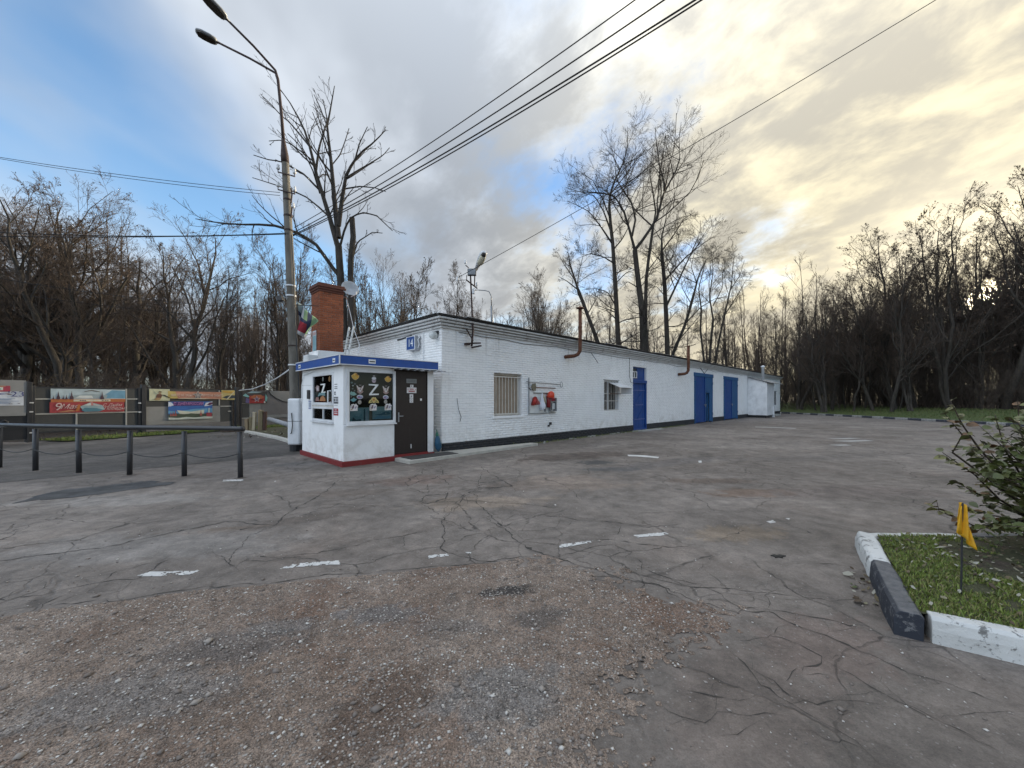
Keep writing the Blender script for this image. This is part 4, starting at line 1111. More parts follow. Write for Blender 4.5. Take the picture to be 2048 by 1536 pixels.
# wall cable along the front, junctions
mb = MB()
pts = []
for i in range(46):
    x = .6 + i * .95
    pts.append((x, -.02 - .01, BZ - .05 - .04 * abs(math.sin(i * 1.9)) - (.05 if i % 7 == 3 else 0)))
mb.tube(pts, .009, 5)
for px in (1258,):
    x = TF(px); mb.tube([(x, -.025, BZ - .05), (x + .01, -.025, 2.75), (x + .1, -.025, 2.45), (D1[0] + .02, -.06, 2.35)], .010, 5)
mb.tube([(.03 + TF(1181), -.02, 3.58), (TF(1181) + .05, -.22, 3.30), (TF(1181) + .12, -.30, 3.14)], .012, 5)
mb.tube([(.55, -.012, 1.62), (.60, -.016, 1.3), (.70, -.016, 1.05), (.66, -.016, .92)], .007, 5)
mb.tube([(TF(1400), -.03, BZ - .02), (TF(1407), -.06, BZ - .35), (TF(1414), -.03, BZ - .04)], .018, 5)
mb.build('wall_cable', M_BLACK, bld)
# bits of render fallen at the foot, bracket low on the wall
mb = MB(); mb.box(TF(1098), TF(1101), -.06, -.01, .62, .72); mb.box(TF(1095), TF(1098), -.04, -.01, .56, .62); mb.build('pipe_stub', M_BLACK, bld)

# ---- white sheet-metal lean-to near the far end
LX0, LX1, LD = 31.8, 34.3, 1.45
lean = empty('lean_to', bld.matrix_world @ V((0, 0, 0)), 0, 'white sheet metal lean-to with slanting roof and flue near the far end', 'porch')
lean.location = BC; lean.rotation_euler = (0, 0, R(45))
mb = MB()
mb.extrude([(LX0, -.02, .22), (LX0, -LD, .22), (LX0, -LD, 2.98), (LX0, -.02, 3.45)], (.03, 0, 0))
mb.box(LX0 + .03, LX1, -LD, -LD + .03, .22, 2.96)
mb.extrude([(LX1, -.02, .05), (LX1, -LD, .05), (LX1, -LD, 2.98), (LX1, -.02, 3.45)], (.03, 0, 0))
mb.box(LX1 - .25, LX1 + .05, -LD - .04, -LD + .2, 0, .95)
mb.build('wall', M_WHITE2, lean)
mb = MB(); mb.extrude([(LX0 - .15, .0, 3.50), (LX0 - .15, -LD - .35, 2.93), (LX1 + 1.6, -LD - .35, 2.93), (LX1 + 1.6, 0, 3.50)], (0, 0, .04)); mb.build('roof', M_GREYM, lean)
mb = MB(); mb.box(LX0 + .1, LX1 - .1, -LD + .1, -.05, -.02, .22); mb.build('base', M_BLACK, lean)
fx = LX0 + .9
MB().lathe([(.11, 2.9), (.11, 4.35), (.16, 4.36), (.16, 4.44), (.03, 4.5)], 14, (fx, -LD + .5, 0)).build('flue', M_WHITE2, lean, True)
mb = MB(); mb.box(36.2, 38.4, -1.2, -.1, 0, .16); mb.build('step_slab', M_CONC, lean)

# ---- rusty stove pipes bent up the wall
def stove_pipe(px, ztop, zb, cap, label):
    x = TF(px); o = empty('stove_pipe', bld.location, R(45), label, 'stove pipe', 'rusty pipes bent up the front wall')
    r_ = .072 if cap else .08
    c = [(x - .42, -.05, zb), (x - .42, -.10, zb)]
    pts = [(x - .34, -.16, zb - .02), (x - .20, -.32, zb), (x - .08, -.41, zb + .06), (x, -.46, zb + .2), (x, -.47, zb + .6), (x, -.47, ztop)]
    MB().tube([(x - .37, .02, zb - .03)] + pts, r_, 12).build('pipe', M_RUST, o, True)
    mb = MB()
    for z in (zb + .62, (zb + ztop) / 2 + .2):
        mb.lathe([(r_ + .012, z), (r_ + .012, z + .05)], 12, (x, -.47, 0))
    mb.build('clamp', M_RUST, o)
    if cap: MB().lathe([(.16, ztop + .03), (.15, ztop + .06), (.02, ztop + .12)], 12, (x, -.47, 0)).build('rain_cap', M_RUST, o); MB().tube([(x, -.47, ztop - .02), (x, -.47, ztop + .05)], .02, 6).build('cap_stem', M_RUST, o)
    else: MB().lathe([(.10, ztop - .03), (.10, ztop + .02)], 12, (x, -.47, 0)).build('rim', M_RUST, o)
    return o
stove_pipe(1141, 5.15, 3.30, True, 'rusty stove pipe with a flat cap rising past the cornice left of the blue door')
stove_pipe(1361, 4.75, 3.10, False, 'rusty stove pipe without cap rising between the narrow blue door and the gates')
# ---------------------------------------------------------------- the guard kiosk against the gable
KC = V((-3.97, 9.18, 0))
KW, KD, KZ = 2.50, 2.96, 2.40
kio = empty('guard_kiosk', KC, R(45), 'small white guard kiosk with a blue fascia built against the gable', 'kiosk')
def TK(px):
    m_ = (px - CX) / F; return (-KC.x + KC.y * m_) / (Q * (1 - m_))
def SK(px):
    m_ = (px - CX) / F; return (KC.x - KC.y * m_) / (Q * (1 + m_))
M_KP = painted_brick('kiosk_panel', (0.89, 0.89, 0.885), .35)
KWN = (TK(697), TK(789), 1.04, 2.27)            # big front window
KDR = (TK(791), TK(853.5), .14, 2.33)           # door
# panels of the wall
def panel(x0, x1, y0, y1, z0, z1):
    mb = MB(); mb.box(x0, x1, y0, y1, z0, z1); return bev(mb.build('wall_panel', M_KP, kio), .004, 1)
T = .06
panel(0, KDR[0] - .03, 0, T, .12, KWN[2] - .045)
panel(0, KWN[0] - .05, 0, T, KWN[2] - .04, KZ)
panel(KWN[0] - .05, KDR[0] - .03, .002, T, KWN[3] + .05, KZ)
panel(KDR[1] + .02, KW, 0, T, .12, KZ)
S0, S1 = SK(665), SK(627)                       # windows on the left side
panel(0, T, T, S0 - .06, .12, KZ); panel(.003, T, S0 - .06, S1 + .06, .12, 1.00)
panel(0, T, S1 + .06, KD, .12, 1.98); panel(.003, T, S1 + .06, KD, 1.985, KZ)
panel(.003, T, S0 - .06, S1 + .06, 2.26, KZ)
panel(KW - T, KW, T, KD, .12, KZ); panel(T, KW - T, KD - T, KD, .12, KZ)
mb = MB(); mb.box(T, KW - T, T, KD - T, .05, .12); mb.build('inner_floor', M_DARK, kio)
mb = MB(); mb.box(-.05, KW, -.05, 0, -.02, .119); mb.box(-.05, -.001, 0, KD + .05, -.02, .119); bev(mb.build('plinth_board', M_RED, kio), .006, 1)
# fascia and roof
mb = MB(); mb.box(-.14, KW + .06, -.14, -.12, KZ + .02, KZ + .215); mb.box(-.14, -.12, -.12, KD + .1, KZ + .02, KZ + .215); mb.box(KW + .04, KW + .06, -.12, .25, KZ + .02, KZ + .215)
fas = mb.build('fascia', M_FASC, kio)
mb = MB()
for z in (KZ - .002, KZ + .218): mb.box(-.15, KW + .07, -.15, -.10, z, z + .02); mb.box(-.15, -.10, -.10, KD + .1, z, z + .02)
mb.box(-.152, -.128, -.152, -.128, KZ + .02, KZ + .216)
mb.build('fascia_trim', M_WHITE2, kio)
mb = MB(); mb.box(-.11, KW + .03, -.11, KD + .1, KZ + .021, KZ + .06); mb.box(-.11, KW + .03, -.11, KD + .1, KZ + .19, KZ + .214); mb.build('roof', M_WHITE2, kio)
for (x, w) in ((.55, .18),):
    mb = MB(); mb.box(x, x + w, -.146, -.141, KZ + .065, KZ + .165); p = mb.build('name_plate', M_WHITE2, fas)
    mb = MB(); mb.box(x + .02, x + w - .02, -.148, -.1462, KZ + .10, KZ + .125); mb.build('lettering', M_DARK, fas)
for y, w in ((.12, .15), (2.62, .2)):
    mb = MB(); mb.box(-.146, -.141, y, y + w, KZ + .065, KZ + .165); mb.build('name_plate', M_WHITE2, fas)
    mb = MB(); mb.box(-.148, -.1462, y + .02, y + w - .02, KZ + .10, KZ + .125); mb.build('lettering', M_DARK, fas)
# corrugated awning over the door
mb = MB(); n = 26; xa, xb = 1.18, KW + .34
up = [(xa + (xb - xa) * i / n, -.24, KZ - .035 + .018 * math.sin(i * 1.9)) for i in range(n + 1)]
bk = [(x, .08, z + .04) for x, y, z in up]
vs = up + bk + [(x, y, z - .004) for x, y, z in up + bk]; k = n + 1
mb.add(vs, [(i, i + 1, k + i + 1, k + i) for i in range(n)] + [(2 * k + i, 3 * k + i, 3 * k + i + 1, 2 * k + i + 1) for i in range(n)] + [(i, 2 * k + i, 2 * k + i + 1, i + 1) for i in range(n)])
mb.build('awning', M_GREYM, kio)
# front window
x0, x1, z0, z1 = KWN
kw = bev(window_frame(MB(), x0 - .05, x1 + .03, z0 - .05, z1 + .05, -.02, .07, .07).build('window', M_WHITE2, kio), .006, 1)
kw['label'] = 'large front window of the kiosk covered with emblem stickers'
mb = MB(); mb.box(x0 + .02, x1 - .04, .012, .016, z0 + .02, z1 - .02); mb.build('pane', M_GLASS, kw)
mb = MB(); mb.box(x0 - .06, x1 + .04, -.06, .0, z0 - .085, z0 - .052); bev(mb.build('sill', M_WHITE2, kw), .004)
mb = MB(); mb.box(x0 - .1, x1 + .1, .30, .31, z0 - .3, z1 + .1); mb.build('inner_board', M_DARK, kw)
wW, wH = (x1 - .04) - (x0 + .02), (z1 - z0 - .04)
OX, OZ = x0 + .02, z0 + .02
def fx_(p): return wW * (p - 160) / (1310 - 160)          # from the enlarged detail of the window
def fz_(p): return wH * (1 - (p - 105) / (1370 - 105))
def sticker(label, draw):
    a = Art((OX, .011, OZ), (1, 0, 0), (0, 0, 1)); draw(a); o = a.build('sticker', kw); o['label'] = label; return o
GOLD, STEEL, PINK = (.66, .36, .04), (.42, .43, .42), (.62, .54, .52)
def shield(cx, cy, s):
    def d(a):
        o = [(-1, .25), (-.62, .62), (-.3, .95), (0, 1.1), (.35, .95), (.62, .6), (1, .3), (.85, -.25), (.55, -.62), (.1, -.95), (-.4, -.8), (-.85, -.35)]
        a.poly((.60, .42, .20), [(fx_(cx) + x * s, fz_(cy) + z * s * .86) for x, z in o], rough=.3)
        a.poly(GOLD, [(fx_(cx) + x * s * .86, fz_(cy) + z * s * .72) for x, z in o], rough=.25)
        a.poly((.30, .05, .02), [(fx_(cx) + x * s, fz_(cy) + z * s) for x, z in ((.15, .75), (.5, .6), (.75, .3), (.45, .35), (.25, .55))])
        a.disc((.75, .50, .15), fx_(cx) - .02, fz_(cy) + s * .45, s * .16, s * .2)
        a.poly((.62, .40, .08), [(fx_(cx) + x * s, fz_(cy) + z * s) for x, z in ((-.7, -.05), (-.3, .3), (.2, .1), (.5, -.2), (0, -.5), (-.45, -.35))])
    return d
sticker('gold emblem sticker in the upper left of the window', shield(312, 225, .098))
sticker('gold emblem sticker in the upper right of the window', shield(1172, 262, .095))
def cap(a):
    cx, cy = fx_(788), fz_(285)
    a.disc((.42, .34, .38), cx, cy - .02, .055, .06); a.poly((.66, .66, .68), [(cx - .058, cy + .02), (cx - .05, cy + .055), (cx, cy + .07), (cx + .05, cy + .055), (cx + .058, cy + .02), (cx, cy + .0)])
    a.rect((.20, .19, .22), cx - .045, cx + .045, cy - .02, cy - .008); a.rect((.55, .5, .5), cx - .03, cx + .03, cy + .085, cy + .10)
sticker('small round grey and white emblem sticker above the letter', cap)
M_STK = flat((.78, .80, .79), .5)
a = Art((OX, .011, OZ), (1, 0, 0), (0, 0, 1))
zz_ = [(648, 402), (908, 405), (906, 430), (728, 655), (925, 650), (912, 690), (660, 698), (660, 668), (832, 446), (650, 434)]
a.poly((.74, .76, .75), [(fx_(x), fz_(y)) for x, y in zz_])
o = a.build('sticker', kw); o['label'] = 'white letter Z in the middle of the window'
def swords(cx, cy):
    def d(a):
        X, Z = fx_(cx), fz_(cy)
        a.poly((.40, .30, .26), [(X - .085, Z + .06), (X - .06, Z - .04), (X, Z - .09), (X + .06, Z - .04), (X + .085, Z + .06), (X + .05, Z + .075), (X, Z + .0), (X - .05, Z + .075)])
        a.poly((.15, .10, .09), [(X - .05, Z + .03), (X - .02, Z - .03), (X, Z - .055), (X + .03, Z - .02), (X + .05, Z + .03), (X, Z + .04)])
        a.poly(PINK, [(X - .04, Z + .04), (X, Z + .045), (X + .02, Z + .02), (X - .01, Z - .01), (X - .035, Z + .01)])
        a.poly((.74, .72, .70), [(X - .09, Z + .085), (X - .075, Z + .09), (X + .012, Z - .06), (X, Z - .075)])
        a.poly((.74, .72, .70), [(X + .09, Z + .085), (X + .075, Z + .09), (X - .012, Z - .06), (X, Z - .075)])
        a.poly((.35, .24, .22), [(X - .085, Z - .05), (X - .03, Z - .06), (X, Z - .095), (X + .03, Z - .06), (X + .085, Z - .05), (X + .06, Z - .085), (X, Z - .12), (X - .06, Z - .085)])
        a.rect((.22, .2, .19), X - .03, X + .03, Z + .085, Z + .105)
    return d
sticker('crossed swords emblem sticker left of the letter', swords(428, 540))
sticker('crossed swords emblem sticker right of the letter', swords(1112, 545))
def oval(cx, cy):
    def d(a):
        X, Z = fx_(cx), fz_(cy)
        a.disc((.70, .72, .76), X, Z, .078, .052); a.disc((.20, .20, .34), X, Z - .005, .066, .038); a.poly((.45, .15, .18), [(X - .06, Z - .01), (X, Z - .015), (X - .005, Z - .035), (X - .04, Z - .03)]); a.poly((.55, .60, .72), [(X + .005, Z + .015), (X + .055, Z + .01), (X + .04, Z - .01), (X + .005, Z - .005)])
    return d
sticker('oval tricolour sticker below the left swords', oval(425, 742)); sticker('oval tricolour sticker below the right swords', oval(1110, 748))
def coin(cx, cy):
    def d(a):
        X, Z = fx_(cx), fz_(cy); a.disc((.30, .28, .25), X, Z, .048, .052); a.disc((.42, .40, .36), X - .004, Z + .006, .034, .036); a.poly((.2, .17, .15), [(X - .02, Z - .01), (X + .02, Z - .012), (X + .005, Z + .02)])
    return d
sticker('round grey sticker below the left oval', coin(418, 880)); sticker('round grey sticker below the right oval', coin(1105, 872))
def winged(a):
    X, Z = fx_(785), fz_(835)
    a.poly((.60, .50, .20), [(X - .135, Z - .065), (X - .12, Z - .01), (X - .07, Z + .035), (X - .045, Z + .08), (X - .02, Z + .07), (X, Z + .09), (X + .02, Z + .07), (X + .045, Z + .08), (X + .07, Z + .035), (X + .12, Z - .01), (X + .135, Z - .065), (X + .1, Z - .06), (X + .03, Z - .045), (X, Z - .07), (X - .03, Z - .045), (X - .1, Z - .06)])
    a.poly((.22, .17, .04), [(X - .11, Z - .045), (X - .06, Z + .01), (X - .03, Z - .02)]); a.poly((.22, .17, .04), [(X + .11, Z - .045), (X + .06, Z + .01), (X + .03, Z - .02)])
    a.disc((.66, .34, .10), X, Z + .02, .034, .036); a.disc((.10, .06, .03), X, Z + .02, .014, .016)
sticker('winged gold badge sticker under the letter', winged)
def card(cx, cy):
    def d(a):
        X, Z = fx_(cx), fz_(cy)
        a.poly((.76, .72, .70), [(X - .095, Z - .085), (X - .092, Z + .03), (X - .06, Z + .075), (X - .01, Z + .085), (X + .02, Z + .07), (X + .05, Z + .095), (X + .07, Z + .06), (X + .1, Z + .04), (X + .085, Z + .0), (X + .088, Z - .08)])
        a.poly((.16, .11, .13), [(X - .03, Z + .05), (X + .005, Z + .06), (X + .0, Z - .0), (X - .03, Z - .05), (X - .05, Z - .02)])
        a.disc((.20, .17, .18), X - .062, Z + .015, .02, .034); a.disc((.78, .75, .73), X - .062, Z + .015, .011, .022)
        a.poly((.36, .33, .42), [(X + .01, Z + .0), (X + .04, Z + .03), (X + .075, Z + .02), (X + .04, Z - .03), (X + .015, Z - .035)]); a.poly((.45, .33, .22), [(X - .08, Z - .03), (X - .04, Z - .03), (X - .05, Z - .065), (X - .075, Z - .06)])
    return d
for cx, w in ((278, 'left'), (770, 'middle'), (1175, 'right')):
    sticker('white cut-out card sticker at the bottom %s of the window' % w, card(cx, 1012))
def flakes(a):
    for (x, y, s, c) in ((222, 380, .04, (.08, .12, .12)), (300, 410, .035, (.10, .12, .13)), (250, 455, .03, (.22, .26, .26)), (240, 535, .03, (.09, .12, .12)), (290, 580, .025, (.13, .15, .15)), (205, 740, .02, (.15, .18, .18))):
        a.disc(c, fx_(x), fz_(y), s * .8, s * .6, n=7)
    a.poly((.20, .36, .33), [(fx_(x), fz_(y)) for x, y in ((172, 650), (205, 600), (250, 625), (268, 608), (345, 680), (270, 712), (190, 700))])
    a.poly((.14, .33, .36), [(fx_(x), fz_(y)) for x, y in ((172, 820), (235, 790), (270, 755), (300, 790), (348, 800), (300, 850), (250, 870))])
sticker('cluster of small pale green stickers along the left edge of the window', flakes)
def picture(p0, p1, q0, q1, left):
    a = Art((OX, .034, OZ), (1, 0, 0), (0, 0, 1)); X0, X1, Z0, Z1 = fx_(p0), fx_(p1), fz_(q1), fz_(q0); w, h = X1 - X0, Z1 - Z0
    a.rect((.30, .34, .30), X0 - .012, X1 + .012, Z0 - .012, Z1 + .012); a.rect((.36, .58, .64), X0, X1, Z0, Z1)
    P_ = lambda c, pts: a.poly(c, [(X0 + x * w, Z0 + z * h) for x, z in pts])
    if left:
        P_((.22, .44, .50), [(0, .1), (.2, .45), (.45, .35), (.62, .6), (.7, .2), (.5, 0), (0, 0)]); P_((.48, .70, .74), [(.1, .62), (.4, .78), (.6, .74), (.5, .6), (.25, .55)])
        P_((.05, .12, .15), [(.70, 0), (.72, .9), (.78, .9), (.80, 0)]); P_((.5, .6, .7), [(.83, .05), (.84, .85), (.92, .85), (.95, .05)]); P_((.06, .13, .16), [(.08, .0), (.14, .3), (.3, .12), (.55, .16), (.6, 0)])
    else:
        P_((.52, .74, .76), [(0, .6), (1, .7), (1, 1), (0, 1)]); P_((.12, .26, .34), [(.1, .38), (.45, .42), (.6, .56), (.85, .58), (.98, .44), (.9, .34), (.4, .30)]); P_((.24, .52, .72), [(.05, .05), (.3, .3), (.7, .2), (.95, .28), (.9, 0), (.1, 0)]); P_((.5, .6, .62), [(.65, .46), (.72, .5), (.76, .44), (.7, .42)])
    o = a.build('picture', kw); o['label'] = 'blue landscape picture standing in the %s of the window' % ('left' if left else 'right')
picture(195, 665, 1025, 1370, True); picture(760, 1270, 1005, 1330, False)
mb = MB(); mb.box(OX + fx_(680), OX + fx_(750), .05, .06, OZ, OZ + fz_(1110)); mb.build('inner_post', M_TAN, kw)
# the dark brown door
x0, x1, z0, z1 = KDR
M_BRN = paint((0.018, 0.011, 0.009), .55, .25, 9, bump=.3, dirtc=(.07, .055, .045))
mb = MB(); mb.box(x0 - .028, x0, -.012, .06, .12, z1 + .03); mb.box(x1, x1 + .018, -.012, .06, .12, z1 + .03); mb.box(x0, x1, -.012, .06, z1 + .003, z1 + .03)
dk = mb.build('door', M_BRN, kio); dk['label'] = 'dark brown steel door with white paper notices'
mb = MB(); mb.box(x0 + .004, x1 - .004, .0, .05, .155, z1); bev(mb.build('door_leaf', M_BRN, dk), .006)
mb = MB(); mb.box(x0 - .028, x1 + .018, -.055, .05, -.01, .15); bev(mb.build('threshold', M_RED, dk), .006)
mb = MB(); mb.box(x0 + .07, x0 + .105, -.012, 0, 1.0, 1.25); mb.box(x0 + .075, x0 + .20, -.055, -.040, 1.14, 1.165); mb.box(x0 + .08, x0 + .098, -.045, -.01, 1.14, 1.165); bev(mb.build('handle', M_GREYM, dk), .004)
dw = x1 - x0
def px_(p): return x0 + dw * (p - 95) / (635 - 95)
def pz_(p): return z1 - (z1 - .15) * (p - 20) / (1365 - 20)
def notice(q, lab, draw=None, c=(.72, .70, .69)):
    a = Art((0, -.001, 0), (1, 0, 0), (0, 0, 1)); a.rect(c, px_(q[0]), px_(q[1]), pz_(q[3]), pz_(q[2]))
    if draw: draw(a)
    o = a.build('notice', dk); o['label'] = lab
notice((275, 452, 138, 210), 'grey name plate at the top of the door', lambda a: [a.rect((.12, .13, .13), px_(295), px_(430), pz_(y + 8), pz_(y), 3) for y in (155, 178)], (.20, .21, .21))
notice((340, 395, 235, 278), 'small white pictogram under the name plate', lambda a: a.poly((.1, .08, .08), [(px_(355), pz_(268)), (px_(380), pz_(258)), (px_(358), pz_(245))]))
notice((282, 448, 280, 372), 'white paper notice with red print', lambda a: [a.rect((.42, .12, .12), px_(330), px_(400), pz_(316), pz_(300), 3), a.rect((.42, .12, .12), px_(312), px_(418), pz_(352), pz_(332), 3), a.rect((.42, .12, .12), px_(296), px_(305), pz_(325), pz_(300), 3), a.rect((.42, .12, .12), px_(425), px_(434), pz_(325), pz_(300), 3)])
notice((330, 392, 392, 456), 'white sticker with a small dark symbol, upper of two', lambda a: a.disc((.25, .24, .24), px_(360), pz_(428), .018, .028))
notice((330, 392, 460, 532), 'white sticker with a dark ring symbol, lower of two', lambda a: [a.disc((.25, .24, .24), px_(361), pz_(495), .026, .036), a.disc((.72, .70, .69), px_(361), pz_(495), .018, .026)])
notice((512, 545, 462, 500), 'tiny white sticker on the right of the door')
notice((346, 362, 1215, 1285), 'thin white tag low on the door')
# left side: upper picture window, lower hatch
def side_rect(name, mat, y0, y1, z0, z1, xo, d, parent): mb = MB(); mb.box(xo - d, xo, y0, y1, z0, z1); return mb.build(name, mat, parent)
def side_frame(y0, y1, z0, z1, w, xo=-.02, d=.07):
    mb = MB(); X0, X1 = xo, xo + d
    mb.box(X0, X1, y0, y0 + w, z0, z1); mb.box(X0, X1, y1 - w, y1, z0, z1); mb.box(X0, X1, y0 + w, y1 - w, z0, z0 + w); mb.box(X0, X1, y0 + w, y1 - w, z1 - w, z1); return mb
uw = bev(side_frame(S0 - .07, S1 + .07, 1.44, 2.27, .07).build('window', M_WHITE2, kio), .006, 1); uw['label'] = 'side window of the kiosk with a letter and stickers behind the glass'
side_rect('pane', M_GLASS, S0, S1, 1.51, 2.2, .016, .004, uw); side_rect('inner_board', M_DARK, S0 - .1, S1 + .1, 1.3, 2.3, .35, .01, uw)
sA = Art((.010, S1, 1.51), (0, -1, 0), (0, 0, 1)); sw, sh_ = S1 - S0, .69
def sp(x, z): return (x * sw, z * sh_)
sA.poly((.70, .70, .67), [sp(*q) for q in ((.37, .70), (.62, .71), (.62, .66), (.50, .40), (.64, .41), (.62, .36), (.40, .36), (.42, .40), (.53, .65), (.37, .66))])
o = sA.build('sticker', uw); o['label'] = 'white letter Z in the side window'
sA = Art((.010, S1, 1.51), (0, -1, 0), (0, 0, 1))
sA.poly((.30, .22, .22), [sp(*q) for q in ((.10, .58), (.18, .66), (.30, .62), (.30, .44), (.16, .42))]).disc((.5, .46, .46), *sp(.22, .52), .05, .04)
sA.poly((.13, .24, .25), [sp(*q) for q in ((.22, .22), (.3, .36), (.62, .37), (.62, .24), (.4, .28))]).poly((.40, .17, .06), [sp(*q) for q in ((.32, .06), (.40, .2), (.52, .27), (.64, .14), (.64, .05))]).poly((.26, .14, .12), [sp(*q) for q in ((.1, .06), (.14, .2), (.28, .2), (.3, .05))]).disc((.20, .10, .02), *sp(.85, .86), .07, .07).disc((.15, .17, .15), *sp(.52, .88), .05, .06)
o = sA.build('sticker', uw); o['label'] = 'cluster of muted stickers in the side window'
MB().tube([(-.03, S0 + .02, 1.52), (-.10, S0 + .03, 1.52), (-.10, S0 + .03, 1.80), (-.03, S0 + .02, 1.80)], .016, 8).build('handrail', M_WHITE2, uw)
lw = bev(side_frame(S0 - .07, S1 + .07, 1.02, 1.40, .055).build('window', M_WHITE2, kio), .006, 1); lw['label'] = 'low sliding hatch window under the side window'
side_rect('pane', M_GLASS, S0 - .01, S1 + .01, 1.07, 1.35, .016, .004, lw); ym = (S0 + S1) / 2 - .06
side_rect('mullion', M_WHITE2, ym - .02, ym + .02, 1.06, 1.36, .03, .045, lw); side_rect('inner_board', M_DARK, S0 - .1, S1 + .1, .9, 1.5, .45, .01, lw)
side_rect('sill', M_WHITE2, S0 - .09, S1 + .1, .985, 1.015, -.0, .06, lw); side_rect('cup', M_CREAM, ym + .25, ym + .33, 1.07, 1.25, .14, .06, lw)
side_rect('ledge_board', M_CREAM, S0 - .07, S1 + .07, 1.402, 1.436, -.001, .018, lw)
# intercom, papers and stickers on the side
y_ = SK(619); icm = bev(side_rect('intercom', M_BLACKM, y_ - .07, y_ + .07, 1.60, 1.85, -.001, .05, kio), .008)
y_ = SK(620); a = Art((-.002, y_ + .11, 0), (0, -1, 0), (0, 0, 1)); a.rect((.55, .58, .66), 0, .22, 1.33, 1.55).rect((.08, .09, .30), 0, .22, 1.53, 1.55, 2).rect((.08, .09, .30), 0, .22, 1.33, 1.345, 2).rect((.35, .38, .45), .03, .19, 1.38, 1.50, 2).build('paper_notice', kio)['label'] = 'blue edged paper notice on the side wall'
a = Art((-.002, .59, 0), (0, -1, 0), (0, 0, 1)); BK = (.05, .05, .06)
a.rect((.70, .71, .72), .0, .30, 1.48, 1.66)
for q in ((.02, .28, 1.625, 1.65), (.02, .09, 1.54, 1.61), (.12, .28, 1.585, 1.61), (.12, .28, 1.545, 1.57), (.02, .28, 1.49, 1.53)): a.rect(BK, *q, 2)
a.rect(BK, .05, .13, 1.70, 1.78, 2).rect((.70, .71, .72), .08, .14, 1.72, 1.75, 3)
for z in (1.85, 1.89, 1.95): a.rect((.22, .22, .23), .06, .24, z, z + .018, 2)
a.rect((.45, .45, .46), .04, .26, 1.435, 1.45, 2); a.build('sticker', kio)['label'] = 'black printed lettering stickers beside the side window'
a = Art((-.002, .59, 0), (0, -1, 0), (0, 0, 1)); a.rect((.36, .02, .03), .0, .29, 1.20, 1.37); WH = (.72, .70, .70)
for q in ((.08, .20, 1.325, 1.345), (.03, .26, 1.285, 1.30), (.05, .25, 1.24, 1.262)): a.rect(WH, *q, 2)
a.build('sign_plate', kio)['label'] = 'small red sign with white lines beside the hatch'
MB().tube([(-.02, 2.0, KZ - .05), (-.02, 2.75, KZ - .12), (-.03, 2.9, 2.0), (-.03, 2.93, 1.5)], .012, 6).build('cable', M_WHITE2, kio)

# ---------------------------------------------------------------- things round the kiosk and building
# concrete step slab and mat
def on_front(x, y, z=0): return bld.matrix_world @ V((x, y, z))
bpy.context.view_layer.update()
a_, b_, c_ = G(788, 922), G(832, 936, .09), G(1062, 902, .09)
st = MB()
q0 = [G(796, 921), G(832, 937), G(1062, 904), G(1000, 893)]
k0 = kio.matrix_world; far_ = bld.matrix_world
p = [k0 @ V((1.28, -.06, 0)), k0 @ V((1.30, -.75, 0)), far_ @ V((3.55, -.62, 0)), far_ @ V((3.45, -.36, 0)), far_ @ V((.1, -.05, 0))]
st.prism([(q.x, q.y) for q in p], -.02, .085)
o = bev(st.build('concrete_slab', M_CONC2), .012); tag(o, 'long low concrete step slab in front of the brown kiosk door', 'step')
st = MB(); p = [k0 @ V((1.42, -.12, 0)), k0 @ V((1.42, -.66, 0)), k0 @ V((2.9, -.62, 0)), k0 @ V((2.9, -.12, 0))]
st.prism([(q.x, q.y) for q in p], .0875, .102)
tag(bev(st.build('doormat', paint((.055, .052, .05), .95, .4, 20, bump=.8)), .004), 'dark rectangular doormat on the concrete slab before the brown door', 'doormat')
st = MB(); p = [far_ @ V((D1[0] - .1, -.02, 0)), far_ @ V((D1[0] + .0, -.5, 0)), far_ @ V((D1[1] + .9, -.6, 0)), far_ @ V((D1[1] + 1.0, -.1, 0))]
st.prism([(q.x, q.y) for q in p], -.02, .03); tag(st.build('concrete_slab', M_CONC), 'thin pale concrete slab at the foot of the narrow blue door', 'step')
# rubble along the plinth
mb = MB()
for i in range(26):
    x = random.uniform(2.5, 15); q = on_front(x, -random.uniform(.06, .35)); s = random.uniform(.03, .11)
    mb.prism([(q.x + s * random.uniform(.6, 1.3) * math.cos(t_), q.y + s * random.uniform(.6, 1.3) * math.sin(t_)) for t_ in (0.2, 1.4, 2.6, 3.9, 5.2)], -.01, random.uniform(.02, .05))
tag(mb.build('rubble', M_CONC), 'broken bits of concrete along the black plinth', kind='stuff')
grass_blades(1500, (0, 16), (0, 1), lambda x, y: y < .22, lambda x, y: 0 * x, .05, 33, GR, 'grass', 'tufts of grass along the foot of the building', .006)
g_ = bpy.data.objects['grass.003']
if g_: g_.location = BC + V((Q * .30, -Q * .30, 0)) + V((Q * 1.5, Q * 1.5, 0)); g_.rotation_euler = (0, 0, R(45))
# blue-green umbrella standing in the corner
um = MB().lathe([(.012, .02), (.03, .04), (.085, .12), (.10, .26), (.075, .40), (.035, .50), (.018, .52)], 9, (0, 0, 0))
o = um.build('folded_umbrella', [paint((.02, .09, .16), .6)]); o.location = k0 @ V((2.66, -.02, .09)); o.rotation_euler = (R(6), R(-4), 0)
tag(o, 'furled blue and green umbrella leaning between kiosk door and gable', 'umbrella')
MB().lathe([(.036, .44), (.055, .50), (.02, .58), (.01, .66)], 9).build('tip', paint((.02, .13, .08), .6), o)

